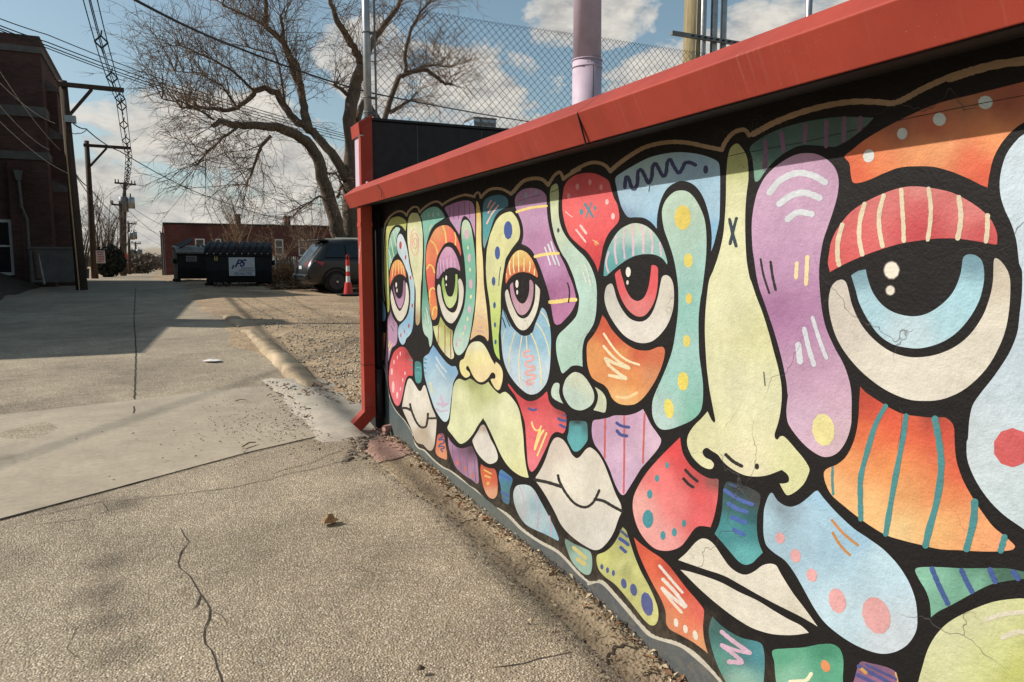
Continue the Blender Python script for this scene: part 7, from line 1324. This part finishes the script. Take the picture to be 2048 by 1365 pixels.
# ---------------------------------------------------------------- picket fence behind the dumpster
Yp = 33.0; xa, xb = at(545, 520, Yp).x, at(612, 520, Yp).x; zt_ = at(580, 513, Yp).z; zb_ = gz(Yp)
pf = thing('picket_fence', 'low weathered picket fence beyond the big dumpster and dry leaves', 'fence', (xa, Yp, zb_)); PO = pf.location.copy()
M_PICK = mat('weathered_pickets', (.26, .24, .21), rough=.85, var=.3, scale=5)
n_ = int((xb-xa)/.13)
for k in range(n_):
    x = xa+k*.13; h = zt_+.02*sin(k*2.1); b = MB(); b.extrude([(x, zb_), (x, h-.06), (x+.035, h), (x+.07, h-.06), (x+.07, zb_)], 'y', Yp, Yp+.02); b.build('picket', M_PICK, pf, org=PO)
for z in (zb_+.3, zt_-.3): b = MB(); b.box((xa-.05, Yp+.022, z), (xb, Yp+.06, z+.08)); b.build('rail', M_PICK, pf, org=PO)
for x in (xa+.02, xa+(xb-xa)*.62): b = MB(); b.box((x, Yp-.08, zb_), (x+.10, Yp-.003, zt_-.02)); b.build('post', M_WHITE, pf, org=PO)
M_WEED = mat('dead_orange_weeds', (.30, .17, .08), rough=.9, var=.5, scale=3)
rn = random.Random(17); wd = thing('dead_weeds', 'clump of dead orange brown weeds in front of the picket fence', 'weeds', (at(580, 540, 31).x, 31, gz(31))); b = MB()
for i in range(700):
    p = Vector((rn.uniform(-1.0, 1.1), rn.gauss(0, .5), 0)); pts = wiggle(p, Vector((rn.gauss(0, .4), rn.gauss(0, .3), 1)), rn.uniform(.3, 1.05), 4, .3, .2, rn); b.tube(pts, [.009, .008, .007, .006, .004], 3, caps=False)
tag(b.build('stalks', M_WEED, wd), kind='stuff')
b = MB()
for i in range(2200):
    p = Vector((rn.uniform(-1.1, 1.2), rn.gauss(0, .5), abs(rn.gauss(.05, .32)))); a = Vector((rn.gauss(0, 1), rn.gauss(0, 1), rn.gauss(0, 1))).normalized()*.05; c2 = a.cross(Vector((rn.gauss(0, 1), rn.gauss(0, 1), 1))).normalized()*.028
    b.add([p-a, p-c2, p+a, p+c2], [(0,1,2,3)])
tag(b.build('dead_leaves', M_WEED, wd), kind='stuff')
# ---------------------------------------------------------------- left bank: old retaining wall and stump posts
a = at(55, 498, 28.0); c2 = at(152, 508, 28.6)
rw = thing('retaining_wall', 'low grey retaining wall on the bank below the tall brick building', 'wall', (a.x, 28.2, 1.2)); o = rw.location.copy()
b = MB(); b.box((a.x, 28.2, gz(28)+.2), (c2.x, 28.5, a.z)); b.build('wall', M_STONE, rw, org=o, bevel=.02)
b = MB(); b.box((a.x-.03, 28.16, a.z+.002), (c2.x+.03, 28.54, a.z+.07)); b.build('cap', M_STONE, rw, org=o)
for i, (px0, pb, pt, ln, lb_) in enumerate(((76, 545, 505, 6, 'short dark stump post leaning on the leafy bank'), (88, 555, 508, 12, 'thin pale stake leaning beside the stump post'))):
    q0, q1 = at(px0, pb, 25.5), at(px0-ln, pt, 25.8); b = MB(); b.tube([q0-Vector((0,0,.2)), q1], [.09 if i == 0 else .03, .08 if i == 0 else .02], 8); tag(b.build('stake', M_POLEDARK if i == 0 else M_PICK), lb_, 'post')
e = at(172, 545, 34.5); g_ = thing('round_bin', 'small round blue grey bin with a yellow rim at the pole foot', 'bin', tuple(e-Vector((0,0,.25))))
b = MB(); b.tube([(0,0,0), (0,0,.38)], [.10, .13], 12); b.build('drum', mat('blue_grey_plastic', (.10, .12, .16), rough=.5, var=.2), g_, smooth=False)
b = MB(); b.tube([(.13*cos(t), .13*sin(t), .385) for t in [2*pi*i/14 for i in range(15)]], .02, 5); b.build('rim', M_YEL, g_)

# ---------------------------------------------------------------- litter on the ground
M_PAPER = mat('crumpled_white_paper', (.66, .64, .60), rough=.8, var=.1, scale=20)
M_STICK = mat('dead_stick', (.26, .18, .105), rough=.9, var=.3, scale=12)
def crumple(name, label, px0, py0, sx, sy, h, m, seed, rz=0):
    rn = random.Random(seed); q = on_ground(px0, py0); zz = q.z+.022; n_ = 7; b = MB(); vs = []
    for i in range(n_):
        for j in range(n_):
            u, v = -1+2*i/(n_-1), -1+2*j/(n_-1); vs.append((u*sx*(1-.3*v*v)+rn.gauss(0, .04)*sx, v*sy*(1-.3*u*u)+rn.gauss(0, .04)*sy, h*max(0, (1-u*u)*(1-v*v))*rn.uniform(.5, 1.3)+.004))
    b.add(vs, [(i*n_+j, i*n_+j+1, (i+1)*n_+j+1, (i+1)*n_+j) for i in range(n_-1) for j in range(n_-1)])
    o = b.build(name, m); o.location = (q.x, q.y, zz); o.rotation_euler = (0, 0, rz); s_ = o.modifiers.new('thick', 'SOLIDIFY'); s_.thickness = .003
    return tag(o, label, 'litter')
crumple('crumpled_paper', 'crumpled white paper on the concrete near the worn kerb', 588, 789, .11, .06, .055, M_PAPER, 1, .3)
crumple('flat_paper', 'flat white scrap of paper farther up the alley', 425, 725, .12, .09, .015, M_PAPER, 2, -.4)
crumple('dry_leaf', 'curled dry brown leaf alone on the near pavement', 660, 1051, .055, .035, .035, mat('dry_leaf_tan', (.34, .20, .10), rough=.8, var=.45, scale=25), 3, .4)
crumple('cardboard_scrap', 'tan cardboard scrap on the dirt beside the downspout', 690, 748, .13, .06, .03, mat('tan_cardboard', (.42, .31, .19), rough=.8, var=.15), 4, .6)
crumple('pebble_chip', 'dark chip lying near the bottom edge of the pavement', 842, 1351, .016, .012, .016, M_LEAFDK, 5)
for i, (a, c2, r, lb_) in enumerate((((640, 832), (672, 846), .012, 'thick dead stick on the concrete just left of the downspout foot'), ((485, 901), (512, 892), .007, 'thin pale twig near the slab edge'), ((535, 797), (545, 795), .006, 'short twig on the slab below the crumpled paper'), ((470, 808), (495, 806), .005, 'fine dark twig in the middle of the concrete slab'))):
    q0, q1 = on_ground(*a), on_ground(*c2); dz = Vector((0, 0, .022+r)); b = MB(); m_ = q0.lerp(q1, .5)+Vector((0, .02, .01)); b.tube([q0+dz, m_+dz, q1+dz], [r, r*.9, r*.6], 6); tag(b.build('stick', M_STICK), lb_, 'stick')
rn = random.Random(31)
rub = MB()
for i in range(170):
    q = on_ground(700+rn.gauss(16, 18), 885+rn.gauss(5, 18)); s_ = rn.uniform(.005, .022)*(2 if rn.random() < .08 else 1); rub.sphere((q.x, q.y, q.z+s_*.2), s_, 5, 4, (rn.uniform(.7, 1.5), rn.uniform(.6, 1.4), rn.uniform(.35, .7)))
tag(rub.build('rubble', mat('broken_asphalt', (.14, .115, .085), rough=.95, var=.4, scale=18, bump=.006, bscale=50)), kind='stuff')
b = MB()
for i in range(40):
    q = wall_yz(770+rn.uniform(-2, 30), 868+rn.uniform(0, 18)); s_ = rn.uniform(.005, .014); b.sphere((q.x-.03-abs(rn.gauss(0, .07)), q.y, max(gz(q.y)+.03, kerb_z(q.y, .8))+s_*.4), s_, 6, 4, (1.2, 1, .7))
tag(b.build('rubble', M_PINK), kind='stuff')
